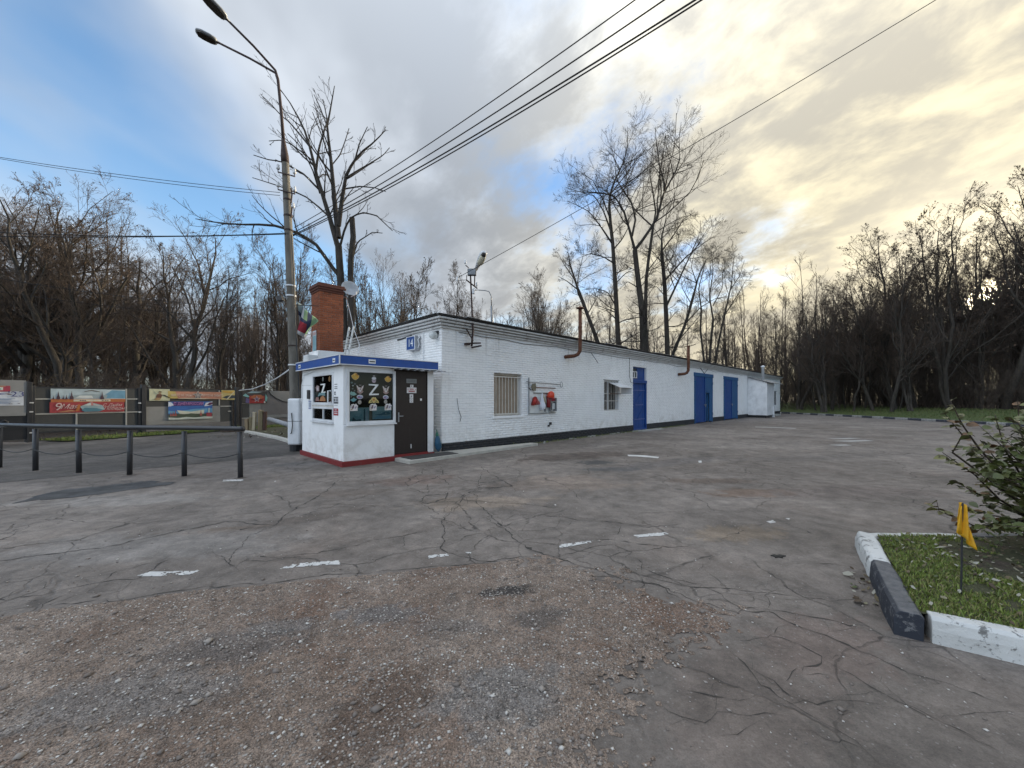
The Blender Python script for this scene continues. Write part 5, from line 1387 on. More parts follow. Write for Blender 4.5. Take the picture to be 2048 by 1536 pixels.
# number sign on the gable
def SG(px): m_ = (px - CX) / F; return (BC.x - BC.y * m_) / (Q * (1 + m_))
ys, ye = SG(824.5), SG(841.5)
sg = empty('house_number_sign', BC, R(45), 'blue illuminated box sign with the white number 14 on the gable', 'house sign')
mb = MB(); mb.box(-.20, -.02, ye, ys, 3.12, 3.56); mb.build('housing', paint((.34, .35, .37), .45, .35, 9), sg)
mb = MB(); mb.box(-.212, -.201, ye + .02, ys - .02, 3.145, 3.535); mb.build('face', M_BLUE, sg)
o = text('lettering', '14', .34, (-.214, (ys + ye) / 2, 3.335), (0, -1, 0), (0, 0, 1), M_STK, sg, width=.24)
mb = MB()
for q in ((ye, ye + .02, 3.125, 3.555), (ys - .02, ys, 3.125, 3.555)): mb.box(-.216, -.2, *q)
mb.box(-.216, -.2, ye + .02, ys - .02, 3.125, 3.144); mb.box(-.216, -.2, ye + .02, ys - .02, 3.536, 3.555); mb.build('rim', M_WHITE2, sg)
MB().tube([(-.08, ye - .01, 3.56), (-.08, ye - .05, 3.50), (-.14, ye - .06, 3.42), (-.08, ye - .04, 3.30), (-.12, ye - .05, 3.18)], .018, 6).build('cable_coil', M_WHITE2, sg)
MB().tube([(-.04, ye - .2, 3.66), (-.03, ye - .2, 2.62)], .012, 5).build('conduit', M_WHITE2, sg)
# round wall lamp at the gable corner
wl_ = empty('wall_lamp', BC, R(45), 'small round glass wall lamp under the cornice at the gable corner', 'lamp')
MB().lathe([(.05, 0), (.10, .03), (.125, .10), (.11, .17), (.06, .22), (.01, .235)], 14, (-.03, .22, 3.50), (-1, 0, -.35)).build('glass_bowl', paint((.55, .57, .55), .2), wl_, True)
mb = MB(); mb.box(-.06, -.01, .12, .30, 3.50, 3.60); mb.build('base', M_BLACKM, wl_)
MB().tube([(-.05, 1.55, 3.62), (-.30, 1.75, 3.50), (-.36, 1.9, 3.48)], .03, 7).build('dark_bracket', M_BLACKM, bld)

# fire board on the front wall
fb = empty('fire_board', BC, R(45), 'white fire board with hook, shovel and red tools on the wall between the barred windows', 'fire board')
bx0, bx1 = TF(1057), TF(1109.5)
def UX(p): return TF(1040 + p * 100 / 1536)
def UZ(p, q): return ZF(1040 + p * 100 / 1536, 740 + q * 100 / 1536)
M_PALE = paint((.70, .71, .69), .55, .25, 5)
mb = MB(); mb.box(UX(255), UX(1060), -.045, -.015, UZ(255, 1330), UZ(255, 660)); bev(mb.build('board', M_PALE, fb), .004, 1)
fr = MB(); X0, X1, Z0, Z1 = UX(255) - .012, UX(1075), UZ(255, 1335), UZ(255, 230)
fr.box(X0, X0 + .015, -.055, -.012, Z0, Z1); fr.box(X0, X1, -.055, -.012, Z0 - .02, Z0); fr.build('frame', M_GREYM, fb)
zr_ = UZ(700, 712); fr = MB(); fr.box(UX(380), UX(1010), -.075, -.05, zr_ - .012, zr_ + .012); fr.box(UX(995), UX(1010), -.075, -.05, UZ(1000, 1260), zr_ - .013); fr.build('rail', M_BLACKM, fb)
zh = UZ(240, 375)
hk = empty('fire_hook', BC, R(45), 'long thin black fire hook hung above the shovel on the fire board', 'hook')
MB().tube([(UX(230) - .12, -.06, zh + .02), (UX(245), -.06, zh), (UX(700), -.07, zh - .01), (UX(1195), -.06, zh - .03)], .011, 6).build('shaft', M_BLACKM, hk)
ring = [(UX(1235) + .07 * math.sin(a_), -.06, zh - .04 + .11 * math.cos(a_)) for a_ in np.linspace(0, 2 * math.pi, 13)]
MB().tube(ring, .010, 6).build('ring_handle', M_GREYM, hk)
MB().tube([(UX(245), -.06, zh), (UX(225), -.06, zh - .10), (UX(240), -.06, zh - .2), (UX(290), -.06, zh - .27)], .012, 6).build('claw', M_BLACKM, hk)
zs = UZ(500, 535)
sv = empty('shovel', BC, R(45), 'shovel with a steel blade lying level on the fire board', 'shovel')
MB().tube([(UX(400), -.07, zs), (UX(1050), -.06, zs - .01)], .019, 8).build('shaft', paint((.20, .12, .09), .7), sv)
mb = MB(); bl = [(UX(430), zs + .15), (UX(330), zs + .12), (UX(300), zs + .0), (UX(320), zs - .12), (UX(430), zs - .13), (UX(445), zs)]
mb.extrude([(x, -.085, z) for x, z in bl], (0, .012, 0)); mb.extrude([(x, -.10 + .0, z) for x, z in [(UX(305), zs - .02), (UX(330), zs - .11), (UX(400), zs - .125), (UX(360), zs - .07)]], (0, .012, 0)); mb.build('blade', paint((.16, .16, .14), .35, .4, 9, .7), sv)
fc = empty('fire_bucket', BC, R(45), 'red cone shaped fire bucket hung on its side on the fire board', 'bucket')
bxx, bz = UX(385), UZ(385, 985)
MB().lathe([(.015, -.20), (.03, -.19), (.165, .10), (.175, .11)], 18, (bxx, -.17, bz), (-1, .12, .38)).build('cone', paint((.42, .030, .022), .4, .3, 9), fc, True)
MB().tube([(bxx - .06, -.26, bz + .17), (bxx - .12, -.33, bz + .05), (bxx - .14, -.26, bz - .10)], .008, 6).build('handle', M_BLACKM, fc)
bg_ = empty('plastic_bag', BC, R(45), 'white plastic bag hanging from the rail of the fire board', 'bag')
bgm = MB().lathe([(.012, .0), (.03, -.08), (.05, -.2), (.085, -.34), (.12, -.46), (.12, -.56), (.07, -.62), (.01, -.63)], 9, (UX(600), -.13, zr_ + .0)); 
for i, v in enumerate(bgm.v): bgm.v[i] = (v[0] + random.uniform(-.02, .02), v[1] + random.uniform(-.015, .015), v[2])
bgm.build('bag', paint((.68, .70, .76), .35, .1, 5), bg_)
hl = empty('red_helmet', BC, R(45), 'round orange-red helmet hung at the top of the fire board rail', 'helmet')
hx, hz_ = UX(820), UZ(820, 770)
MB().lathe([(.0, .17), (.06, .155), (.11, .11), (.135, .03), (.138, -.04), (.12, -.08), (.10, -.09)], 18, (hx, -.20, hz_ - .02), (.05, -.25, 1)).build('shell', paint((.62, .055, .02), .3, .1, 5), hl, True)
MB().lathe([(.165, -.07), (.165, -.055), (.12, -.04)], 18, (hx, -.20, hz_ - .02), (.05, -.25, 1)).build('brim', paint((.40, .03, .02), .4), hl, True)
ex = empty('fire_extinguisher', BC, R(45), 'dark red fire extinguisher hanging under the helmet', 'extinguisher')
MB().lathe([(.06, .0), (.075, .02), (.075, .38), (.045, .45), (.02, .48)], 14, (UX(790), -.14, UZ(790, 1150))).build('cylinder', paint((.20, .012, .015), .35), ex, True)
MB().tube([(UX(720), -.10, UZ(720, 1010)), (UX(690), -.12, UZ(690, 900)), (UX(640), -.11, UZ(640, 760))], .03, 7).build('hose', paint((.55, .47, .30), .6), ex, True)
bx_ = empty('fire_box', BC, R(45), 'open grey framed red box at the right of the fire board', 'box')
mb = MB(); X0, X1 = UX(845), UX(1030); Za, Zb = UZ(900, 1270), UZ(900, 850)
mb.box(X0, X0 + .025, -.16, -.05, Za, Zb); mb.box(X1 - .025, X1, -.16, -.05, Za, Zb); mb.box(X0 + .025, X1 - .025, -.16, -.05, Za, Za + .03); mb.box(X0 + .025, X1 - .025, -.16, -.05, Za + .36, Za + .39); mb.build('frame', M_GREYM, bx_)
mb = MB(); mb.box(UX(715), UX(745), -.10, -.05, Za, UZ(730, 1020)); mb.build('post', M_GREYM, bx_)
mb = MB(); mb.box(X0 + .03, X1 - .03, -.10, -.06, Za + .392, Zb - .01); mb.build('red_panel', paint((.26, .012, .03), .6), bx_)
mb = MB(); mb.box(X0 + .035, X0 + .15, -.10, -.06, Za + .05, Za + .30); mb.build('black_tool', M_BLACK, bx_)
mb = MB(); mb.box(X0 + .17, X1 - .04, -.095, -.06, Za + .08, Za + .32); mb.build('card', M_PALE, bx_)

# lamp post bracketed to the front wall near the corner
lp = empty('roof_lamp_post', BC, R(45), 'thin dark lamp post with floodlight and street lamp head bracketed to the front wall', 'lamp post')
lx = TF(945); ly = -.42
def LP(px, py):  # point on the vertical plane of the post facing the camera
    return BC.inverted() if False else None
wp = bld.matrix_world @ V((lx, ly, 0)); Yp = wp.y
inv = bld.matrix_world.inverted()
def L_(px, py, dy=0.0): return inv @ P(px, py, Yp + dy)
def Lr(x, y, dy=0.0): return L_(910 + x * 90 / 658, 490 + y * 90 / 658, dy)
M_POLE = paint((.055, .035, .032), .7, .4, 8, .3)
MB().tube([Lr(243, 1480), Lr(262, 1260), Lr(255, 1080), Lr(238, 700), Lr(222, 350)], [.032, .032, .030, .026, .024], 10).build('pole', M_POLE, lp, True)
MB().tube([Lr(285, 600), Lr(290, 430)], .018, 8).build('arm', M_POLE, lp)
mb = MB()
mb.bar(Lr(165, 510, -.15), Lr(325, 635, .15), .03, .03); mb.bar(Lr(155, 295, -.1), Lr(200, 335), .02, .02)
mb.tube([Lr(170, 505, -.15), Lr(172, 440, -.15)], .012, 6)
mb.build('crossbar', M_POLE, lp)
for q in ((150, 245), (318, 575, .15), (35, 500, -.2), (280, 660)):
    c = Lr(*q); MB().lathe([(.012, -.07), (.03, -.05), (.038, -.02), (.022, 0), (.034, .03), (.02, .06), (.0, .07)], 10, c).build('insulator', M_WHITE2, lp, True)
mb = MB(); mb.bar(Lr(35, 520, -.2), Lr(165, 510, -.15), .012, .012); mb.bar(Lr(280, 690), Lr(240, 700), .015, .015); mb.build('insulator_stem', M_POLE, lp)
# wall bracket
mb = MB(); w0 = V((lx, 0, 0))
for z in (3.20,): mb.bar((lx - .03, .0, z), (lx - .01, ly, z + .02), .05, .04)
mb.bar((lx - .28, -.05, 3.30), (lx - .02, ly, 3.30), .04, .04); mb.bar((lx - .3, -.06, 3.75), (lx - .22, -.3, 3.36), .03, .03)
mb.box(lx - .34, lx - .20, -.14, -.02, 3.25, 3.31); mb.build('wall_bracket', M_POLE, lp)
# floodlight
c = Lr(248, 400, -.12)
fl = MB(); dx_ = (Lr(310, 400, -.12) - Lr(185, 400, -.12)); hx_ = dx_.normalized()
nn = V((-hx_.y, hx_.x, 0)) * -1
def obox(mb, c, ax, ay, az, mi=0):
    vs = [c + i * ax + j * ay + k * az for k in (-1, 1) for j in (-1, 1) for i in (-1, 1)]
    mb.add(vs, [(0, 2, 3, 1), (4, 5, 7, 6), (0, 1, 5, 4), (1, 3, 7, 5), (3, 2, 6, 7), (2, 0, 4, 6)], mi)
obox(fl, c, dx_ * .5, nn * .05, V((0, 0, .10))); bev(fl.build('floodlight', M_BLACKM, lp), .008)
fl = MB(); obox(fl, c + nn * .058, dx_ * .43, nn * .006, V((0, 0, .082))); fl.build('floodlight_glass', paint((.26, .27, .28), .25), lp)
fl = MB(); obox(fl, Lr(270, 690, -.05), hx_ * .035, nn * .05, V((0, 0, .05))); fl.build('camera_box', M_WHITE2, lp)
# street-lamp head: a long tapered shell pointing up and away
a0, a1 = Lr(300, 370), Lr(432, 95, -.55)
d_ = (a1 - a0); L = d_.length; d_.normalize(); sd = d_.cross(V((0, 0, 1))).normalized(); ud = sd.cross(d_).normalized()
ws = [(0, .05), (.15, .06), (.35, .085), (.6, .115), (.85, .115), (.96, .09), (1.0, .05)]
mb = MB(); k = 10
vs = [a0 + d_ * (L * t_) + sd * (w * math.cos(2 * math.pi * j / k)) + ud * (w * .75 * math.sin(2 * math.pi * j / k)) for t_, w in ws for j in range(k)]
mb.add(vs, [(i * k + j, i * k + (j + 1) % k, (i + 1) * k + (j + 1) % k, (i + 1) * k + j) for i in range(len(ws) - 1) for j in range(k)] + [tuple(range(k)), tuple((len(ws) - 1) * k + j for j in range(k))])
mb.build('lamp_head', M_WHITE2, lp, True)
toc = (V((0, 0, H)) - wp); toc = inv.to_3x3() @ toc; toc.normalize()
side = (toc - d_ * toc.dot(d_)).normalized(); s3 = d_.cross(side)
mb = MB(); mb.lathe([(.0, -.02), (.07, -.01), (.095, .05), (.095, .26), (.06, .32), (0, .33)], 10, a0 + d_ * (L * .45) + side * .05 + s3 * .05, d_); mb.build('lamp_lens', paint((.55, .52, .40), .25), lp, True)
mb = MB(); mb.lathe([(.0, -.02), (.055, -.01), (.07, .04), (.06, .10), (0, .12)], 10, a0 + d_ * (L * .84) + side * .06 + s3 * .045, d_); mb.build('lamp_socket', M_DARK, lp, True)

# ---------------------------------------------------------------- chimney, dish, ladder
CHP = k0 @ V((.97, 4.43, 0))
ch = empty('brick_chimney', CHP, R(45), 'square red brick chimney with a corbelled top behind the kiosk', 'chimney')
CWD, Z0C, NCC = .77, 3.22, 0
mred = NM('red_brick').world(); oi = mred.n('ShaderNodeObjectInfo')
cr = mred.mix(oi.outputs['Random'], (.20, .056, .024), (.33, .102, .045))
cr = mred.mix(mred.ramp(mred.noise(7, 6, .7), .5, .72), cr, (.15, .058, .034))
cr = mred.mix(mred.math('MULTIPLY', mred.ramp(mred.noise(16, 5, .7), .6, .72), .5), cr, (.38, .25, .19))
M_RB = mred.done(cr, .88, mred.bump(mred.noise(60, 5), .6, .008))
M_RM = paint((.27, .20, .16), .95, .5, 10, bump=.6)
mb = MB(); mb.box(.012, CWD - .012, .012, CWD - .012, Z0C, 5.36); mb.build('mortar_core', M_RM, ch)
mb = MB(); mb.box(-.06, CWD + .05, -.05, CWD + .06, -.05, Z0C); mb.build('base', M_BRW, ch)
ub = MB(); ub.box(0, 1, 0, 1, 0, 1); base_b = bev(ub.build('brick', M_RB, ch), .035, 1); bm_ = base_b.data; first = True
COURSES = 26
for c_i in range(COURSES):
    z = Z0C + .006 + c_i * .0765
    off = (c_i % 2) * .125
    for face in (0, 1):           # 0: front (-y), 1: left (-x); the faces away from the camera are the joined part
        x = -off if face == 0 else -off
        x = 0.0
        widths = [.25, .25, .25] if (c_i + face) % 2 == 0 else [.12, .25, .25, .12]
        for w in widths:
            o = base_b if first else link('brick', bm_, ch)
            if not first: bev(o, .035, 1)
            first = False
            dth = .115; pr = random.uniform(-.004, .004)
            if face == 0: o.location = (x + .006, pr, z); o.scale = (w - .0, dth, .066)
            else: o.location = (pr, x + .006 + (.0), z); o.scale = (dth, w, .066)
            if face == 1 and x < .1:
                o.location = (pr, .118 if w > .2 else .118, z); o.scale = (dth, w - .118 if w > .2 else .006, .066)
            x += w + .0125
bk = MB()
for c_i in range(COURSES):
    z = Z0C + .006 + c_i * .0765
    for i in range(3):
        a = .006 + i * .2525; bk.box(a, a + .24, CWD - .11, CWD, z, z + .066); bk.box(CWD - .11, CWD, a, a + .24 if i < 2 else CWD - .115, z, z + .066) if i < 2 else None
tag(bk.build('back_brickwork', M_RB, ch), kind='stuff')
zc = Z0C + COURSES * .0765
capm = paint((.115, .042, .028), .9, .4, 9, bump=.6)
for i, (o_, h_) in enumerate(((.028, .07), (.055, .07), (.082, .075), (.05, .06))):
    mb = MB(); mb.box(-o_, CWD + o_, -o_, CWD + o_, zc + .002, zc + h_); bev(mb.build('corbel_course', capm, ch), .008, 1); zc += h_ + .003
pc = Art((-.02, .60, 3.0), (0, -1, 0), (0, 0, 1))
pc.rect((.55, .60, .62), 0, .36, 0, .92).rect((.20, .36, .40), .03, .33, .05, .75).rect((.10, .18, .2), .03, .33, .05, .25).rect((.5, .34, .32), .03, .33, .77, .88)
o = pc.build('picture_board', None); o.location = CHP; o.rotation_euler = (0, 0, R(45)); tag(o, 'faded blue picture board leaning on the dark side of the chimney', 'board')
mb = MB(); mb.box(-.35, -.06, -.0, .5, 2.75, 3.06); o = bev(mb.build('white_box', M_WHITE2), .02); o.location = CHP; o.rotation_euler = (0, 0, R(45)); tag(o, 'white rounded box on the kiosk roof beside the chimney foot', 'box')
# satellite dish
ds = empty('satellite_dish', label='grey satellite dish on an arm beside the chimney top', cat='satellite dish')
dc = P(699, 579, 13.75)
MB().lathe([(.0, 0), (.12, .012), (.22, .045), (.285, .085), (.29, .09), (.28, .095), (.21, .06), (.1, .025), (0, .014)], 22, dc, (V((.55, -.75, .35)))).build('reflector', paint((.42, .44, .46), .5, .25, 5), ds, True)
mb = MB(); mb.tube([dc + V((.05, .0, -.26)), dc + V((.35, -.30, -.26))], .016, 6); mb.tube([dc + V((.35, -.30, -.26)), dc + V((.36, -.32, -.16))], .03, 8); mb.build('feed_arm', M_WHITE2, ds)
mb = MB(); mb.tube([dc + V((0, .05, -.05)), dc + V((-.15, .08, -.25)), dc + V((-.38, .1, -.25))], .02, 8); mb.build('mount_arm', M_GREYM, ds)
MB().tube([dc + V((-.13, .05, -.28)), P(699, 620, 13.7), P(708, 660, 13.5), P(719, 690, 13.4), P(716, 705, 13.3)], .012, 5).build('cable', M_WHITE2, ds)
# ladder resting on the kiosk roof against the gable end
ld = empty('ladder', label='pale weathered ladder standing on the kiosk roof beside the chimney', cat='ladder')
zb = KZ + .24
A1, A2 = P(685.5, 716, 11.6), P(692, 716, 11.2); B1, B2 = P(698.5, 655, 12.2), P(707.5, 653, 11.9)
for p_, q_ in ((A1, B1), (A2, B2)): MB().bar(p_ + V((0, 0, -.25)), q_, .06, .04, up=(1, 0, 0)).build('rail', paint((.50, .50, .48), .7, .4, 8), ld)
for i in range(5):
    t_ = (i + .3) / 5; MB().tube([A1.lerp(B1, t_), A2.lerp(B2, t_)], .014, 6).build('rung', M_GREYM, ld)
# ---------------------------------------------------------------- concrete lamp pole and its fittings
YP = 12.0
pole = empty('lamp_pole', label='tall tapered concrete lamp pole with a double-arm steel bracket beside the kiosk', cat='lamp pole')
mc = NM('pole_concrete').world()
cz_ = mc.mix(mc.ramp(mc.noise(3, 6, .65, stretch=(1, 1, .3)), .4, .65), (.115, .104, .086), (.185, .170, .145))
M_POLC = mc.done(mc.mix(mc.ramp(mc.noise(11, 5, .7), .6, .72), cz_, (.10, .09, .075)), .9, mc.bump(mc.noise(50, 5), .5, .008))
def PP(px, py, d=0.0): return P(px, py, YP + d)
base = G(592, 798 + H * F / YP)
pts = [V((base.x, base.y, -.1)), PP(590, 800), PP(584, 620), PP(577, 460), PP(571, 330), PP(569, 318)]
MB().tube(pts, [.152, .142, .128, .114, .102, .10], 12).build('shaft', M_POLC, pole, True)
MB().tube([PP(570.5, 326), PP(569.5, 312), PP(567, 285), PP(566, 278)], [.112, .112, .062, .05], 12).build('sleeve', M_POLE, pole, True)
MB().tube([PP(567, 282), PP(563, 230), PP(558, 180), PP(556, 160), PP(553, 150)], [.05, .045, .042, .042, .042], 10).build('mast', M_POLE, pole, True)
def lamp(j, mid, end, tip, de, dt):
    a, b, c = PP(*j), PP(*end, de), PP(*tip, dt)
    MB().tube([PP(556, 158), a, PP(*mid, de * .45), b], [.038, .034, .032, .030], 8).build('lamp_arm', M_POLE, pole, True)
    d = (c - b).normalized(); L = (c - b).length
    s = d.cross(V((0, 0, 1))).normalized(); u = s.cross(d).normalized()
    ws = [(-.22, .03, .03), (-.05, .045, .04), (.0, .07, .05), (.04, .13, .075), (.3, .165, .085), (.7, .165, .085), (.93, .13, .07), (1.0, .07, .04)]
    mb = MB(); k = 14
    vs = [b + d * (L * t) + s * (w * math.cos(2 * math.pi * q / k)) + u * ((h if math.sin(2 * math.pi * q / k) > 0 else h * .55) * math.sin(2 * math.pi * q / k)) for t, w, h in ws for q in range(k)]
    mb.add(vs, [(i * k + q, i * k + (q + 1) % k, (i + 1) * k + (q + 1) % k, (i + 1) * k + q) for i in range(len(ws) - 1) for q in range(k)] + [tuple(range(k)), tuple((len(ws) - 1) * k + q for q in range(k))])
    h = mb.build('lamp_head', M_GREYM, pole, True)
    mb = MB(); gv = [b + d * (L * t) + s * (.135 * x) - u * (.052 + (.045 if 0 < i_ < 3 else 0) * 0) for i_, (t, x) in enumerate(((.08, -.7), (.08, .7), (.3, 1), (.7, 1), (.9, .75), (.9, -.75), (.7, -1), (.3, -1)))]
    mb.extrude(gv, u * .02); mb.build('diffuser', paint((.05, .045, .04), .25, .2, 8), h)
lamp((551, 146), (500, 117), (434, 84), (391, 62), -.3, -.55)
lamp((551, 141), (507, 92), (452, 37), (404, -12), -.9, -1.35)
for (py, dx) in ((349, 17), (384, 16)):
    c = PP(573 if py < 360 else 575, py)
    f = MB(); f.bar(PP(556, py - 5, -.12), PP(590, py + 4, -.12), .03, .03); f.tube([PP(556, py - 5, -.12), PP(556, py - 14, -.12)], .012, 6); f.tube([PP(589, py + 4, -.12), PP(589, py - 5, -.12)], .012, 6)
    f.build('crossarm', M_POLE, pole)
    for q in ((556, py - 14), (589, py - 5)):
        MB().lathe([(.015, -.06), (.045, -.05), (.055, 0), (.03, .03), (.045, .06), (.025, .1), (0, .11)], 10, PP(*q, -.12)).build('insulator', M_WHITE2, pole, True)
for (a, b) in (((579, 377), (583, 407)), ((580, 417), (585, 435))):
    MB().tube([PP(582, b[1] - 30, -.1), PP(584, b[1] - 18, -.1), PP(582, b[1], -.1)], .022, 6).build('hook_bracket', M_POLE, pole)
MB().lathe([(.015, -.06), (.045, -.05), (.055, 0), (.03, .03), (.045, .06), (.025, .1), (0, .11)], 10, PP(586, 412, -.1)).build('insulator', M_WHITE2, pole, True)
for py, r_ in ((400, .125), (432, .13), (461, .13), (572, .142), (592, .144), (692, .150), (730, .155)):
    c = PP(590 - (800 - py) * .037, py); MB().lathe([(r_, -.02), (r_, .02)], 14, c).build('band', M_WHITE2 if py in (572, 592, 730) else M_POLE, pole)
MB().tube([PP(583, 470, -.15), PP(587, 540, -.15), PP(589, 620, -.16), PP(597, 760, -.17), PP(598, 795, -.18)], .016, 6).build('down_cable', M_BLACK, pole)
MB().lathe([(.175, -.02), (.175, .35), (.16, .36)], 12, (base.x, base.y, 0)).build('black_foot', M_BLACK, pole)
# white wrapped box strapped to the pole
wb = empty('pole_cabinet', label='tall white rounded cabinet strapped to the front of the concrete pole', cat='cabinet')
c0, c1 = P(580.5, 889, 11.62), P(605, 797, 11.62)
mb = MB(); mb.box(c0.x, c1.x, 11.45, 11.72, c0.z, c1.z); o = bev(mb.build('body', M_WHITE2, wb), .055, 4)
zm = P(0, 842, 11.62).z
mb = MB(); mb.box(c0.x - .004, c1.x + .004, 11.446, 11.724, zm - .01, zm + .01); bev(mb.build('strap', M_GREYM, wb), .003)
MB().tube([P(583, 826, 11.42), P(585, 850, 11.40), P(583, 866, 11.42), P(579, 869, 11.5)], .012, 6).build('cable', M_DARK, wb)
# flag on the pole
def flagmesh(name, rows, cols, fn, mats, fm, parent=None):
    mb = MB(); vs = [fn(i / cols, j / rows) for j in range(rows + 1) for i in range(cols + 1)]
    fs = [(j * (cols + 1) + i, j * (cols + 1) + i + 1, (j + 1) * (cols + 1) + i + 1, (j + 1) * (cols + 1) + i) for j in range(rows) for i in range(cols)]
    mb.add(vs, fs); mb.m = [fm((i + .5) / cols, (j + .5) / rows) for j in range(rows) for i in range(cols)]
    o = mb.build(name, mats, parent, True); s = o.modifiers.new('cloth', 'SOLIDIFY'); s.thickness = .006; return o
fl_ = empty('pole_flag', label='faded drooping flag of green, dark blue, red and white between pole and chimney', cat='flag')
c00, c10, c01, c11 = P(593, 603, 12.1), P(635, 640, 12.3), P(594, 662, 12.1), P(612, 672, 12.2)
def ff(u, v):
    p = c00.lerp(c10, u).lerp(c01.lerp(c11, u), v)
    return p + V((0, .14 * math.sin(u * 9 + v * 2), -.10 * math.sin(u * 3.1) * v + .03 * math.sin(v * 7 + u * 4)))
FM = [flat((.30, .36, .36), .8), flat((.22, .34, .19), .8), flat((.035, .045, .10), .8), flat((.36, .03, .05), .8), flat((.50, .50, .50), .8), flat((.34, .34, .14), .8)]
def fmi(u, v):
    if .62 < u < .70: return 2
    if v < .30: return 0 if u < .35 else (4 if u < .5 else 1)
    if v < .46: return 2 if u < .62 else 1
    if v < .86: return (4 if u < .2 else 3 if u < .62 else 1)
    return 4
flagmesh('cloth', 16, 18, ff, FM, fmi, fl_)
MB().tube([P(592, 610, 12.0), P(637, 612, 12.3)], .012, 6).build('staff', M_POLE, fl_)
mbx = MB(); mbx.bar(P(552, 596, 11.6), P(585, 594, 12.0), .03, .03); mbx.build('floodlight_arm', M_GREYM, pole)
mbx = MB(); mbx.bar(P(556, 599, 11.5), P(566, 596, 11.5), .16, .14); bev(mbx.build('floodlight', M_BLACKM, pole), .01)

# ---------------------------------------------------------------- overhead wires
def wire(a, b, sag, r, label, n=24, mat=M_WIRE, group=None, name='overhead_wire'):
    pts = []
    for i in range(n + 1):
        t = i / n; p = V(a).lerp(V(b), t); p.z -= sag * 4 * t * (1 - t); pts.append(p)
    return tag(MB().tube(pts, r, 5).build(name, mat), label, 'wire', group)
GW = 'cables between the lamp pole and the right of the street'
def far_right(px, y): return P(px, -60, y)
wire(PP(590, 466, -.1), P(1410, -75, 5.2), .12, .012, 'topmost thin cable rising from the pole to the upper right', group=GW) if False else None
wire(PP(589, 455, -.1), P(1355, -62, 5.6), .16, .010, 'uppermost single cable running from the lamp pole over the building', group=GW)
wire(PP(587, 465, -.1), P(1430, -70, 5.4), .18, .012, 'middle single cable running from the lamp pole over the building', group=GW)
wire(PP(586, 470, -.1), P(1488, -62, 5.1), .16, .014, 'thick lower cable of a twisted pair from the lamp pole over the building', group=GW)
wire(PP(586, 472, -.12), P(1500, -62, 5.0), .20, .012, 'thin lower cable of a twisted pair from the lamp pole over the building', group=GW)
GL = 'cables running from the lamp pole to the left'
wire(PP(560, 385, -.12), P(-300, 262, 11.5), .16, .008, 'upper one of two faint wires leaving the top crossarms to the left', group=GL)
wire(PP(560, 391, -.12), P(-300, 258, 12.4), .22, .008, 'lower one of two faint wires leaving the top crossarms to the left', group=GL)
wire(PP(577, 466, -.1), P(-300, 444, 11.0), .22, .012, 'higher of two dark cables running level to the left of the pole', group=GL)
wire(PP(577, 468, -.1), P(-300, 466, 10.6), .10, .013, 'lower of two dark cables running level to the left of the pole', group=GL)
wire(P(-300, 500, 19), P(590, 622, 23), .5, .014, 'dark cable crossing in front of the left wood, upper one', group='cables across the left wood')
wire(P(-300, 530, 19), P(590, 640, 23), .5, .012, 'dark cable crossing in front of the left wood, lower one', group='cables across the left wood')
wire(bld.matrix_world @ Lr(35, 480, -.2), P(2000, -78, 7.5), .10, .008, 'thin wire from the wall lamp post to the upper right')
wp_ = [P(478, 781, 20.6), P(505, 778, 19.5), P(530, 769, 17.5), P(556, 755, 15), P(582, 737, 12.1)]
tag(MB().tube(wp_, .022, 7).build('cable_conduit', M_WHITE2, None, True), 'white plastic conduit sagging from the fence up to the concrete pole', 'conduit')

# ---------------------------------------------------------------- black railing along the lane
rail = empty('railing', label='long black steel pipe railing beside the dark lane', cat='railing')
rb = [(-160, 929), (-70, 931.5), (17.6, 934), (71, 942), (158, 946.5), (259, 950.6), (368.6, 953), (481, 956)]
RP = [G(481, 956), G(368.6, 953), G(259, 950.6), G(158, 946.5), G(71, 942), V((-11.86, 9.02, 0)), V((-13.1, 9.3, 0)), V((-14.35, 9.55, 0))]
r0 = RP[0]; top = .955
for i, p in enumerate(RP):
    w = .047
    mb = MB().tube([p + V((0, 0, -.1)), p + V((.012 * (i % 3 - 1), 0, top - .02))], w, 12)
    mb.build('post', M_BLACKM, rail, True)
    MB().lathe([(.12, -.005), (.10, .006), (.055, .012)], 9, p).build('footing', M_STAIN, rail)
pr = [p + V((0, 0, top + (.045 if i == 0 else .05) )) for i, p in enumerate(RP)]
a = pr[0] + (pr[0] - pr[1]).normalized() * .07
MB().tube([a] + pr, .045, 12).build('top_rail', M_BLACKM, rail, True)
cp = []
for p, q in zip(RP, RP[1:]):
    for i in range(10):
        t = i / 10; c = p.lerp(q, t); cp.append(c + V((0, -.055, .50 - .10 * 4 * t * (1 - t))))
tag(MB().tube(cp, .009, 5).build('hanging_cable', M_BLACK), 'thin black cable looped from post to post along the railing', 'cable')

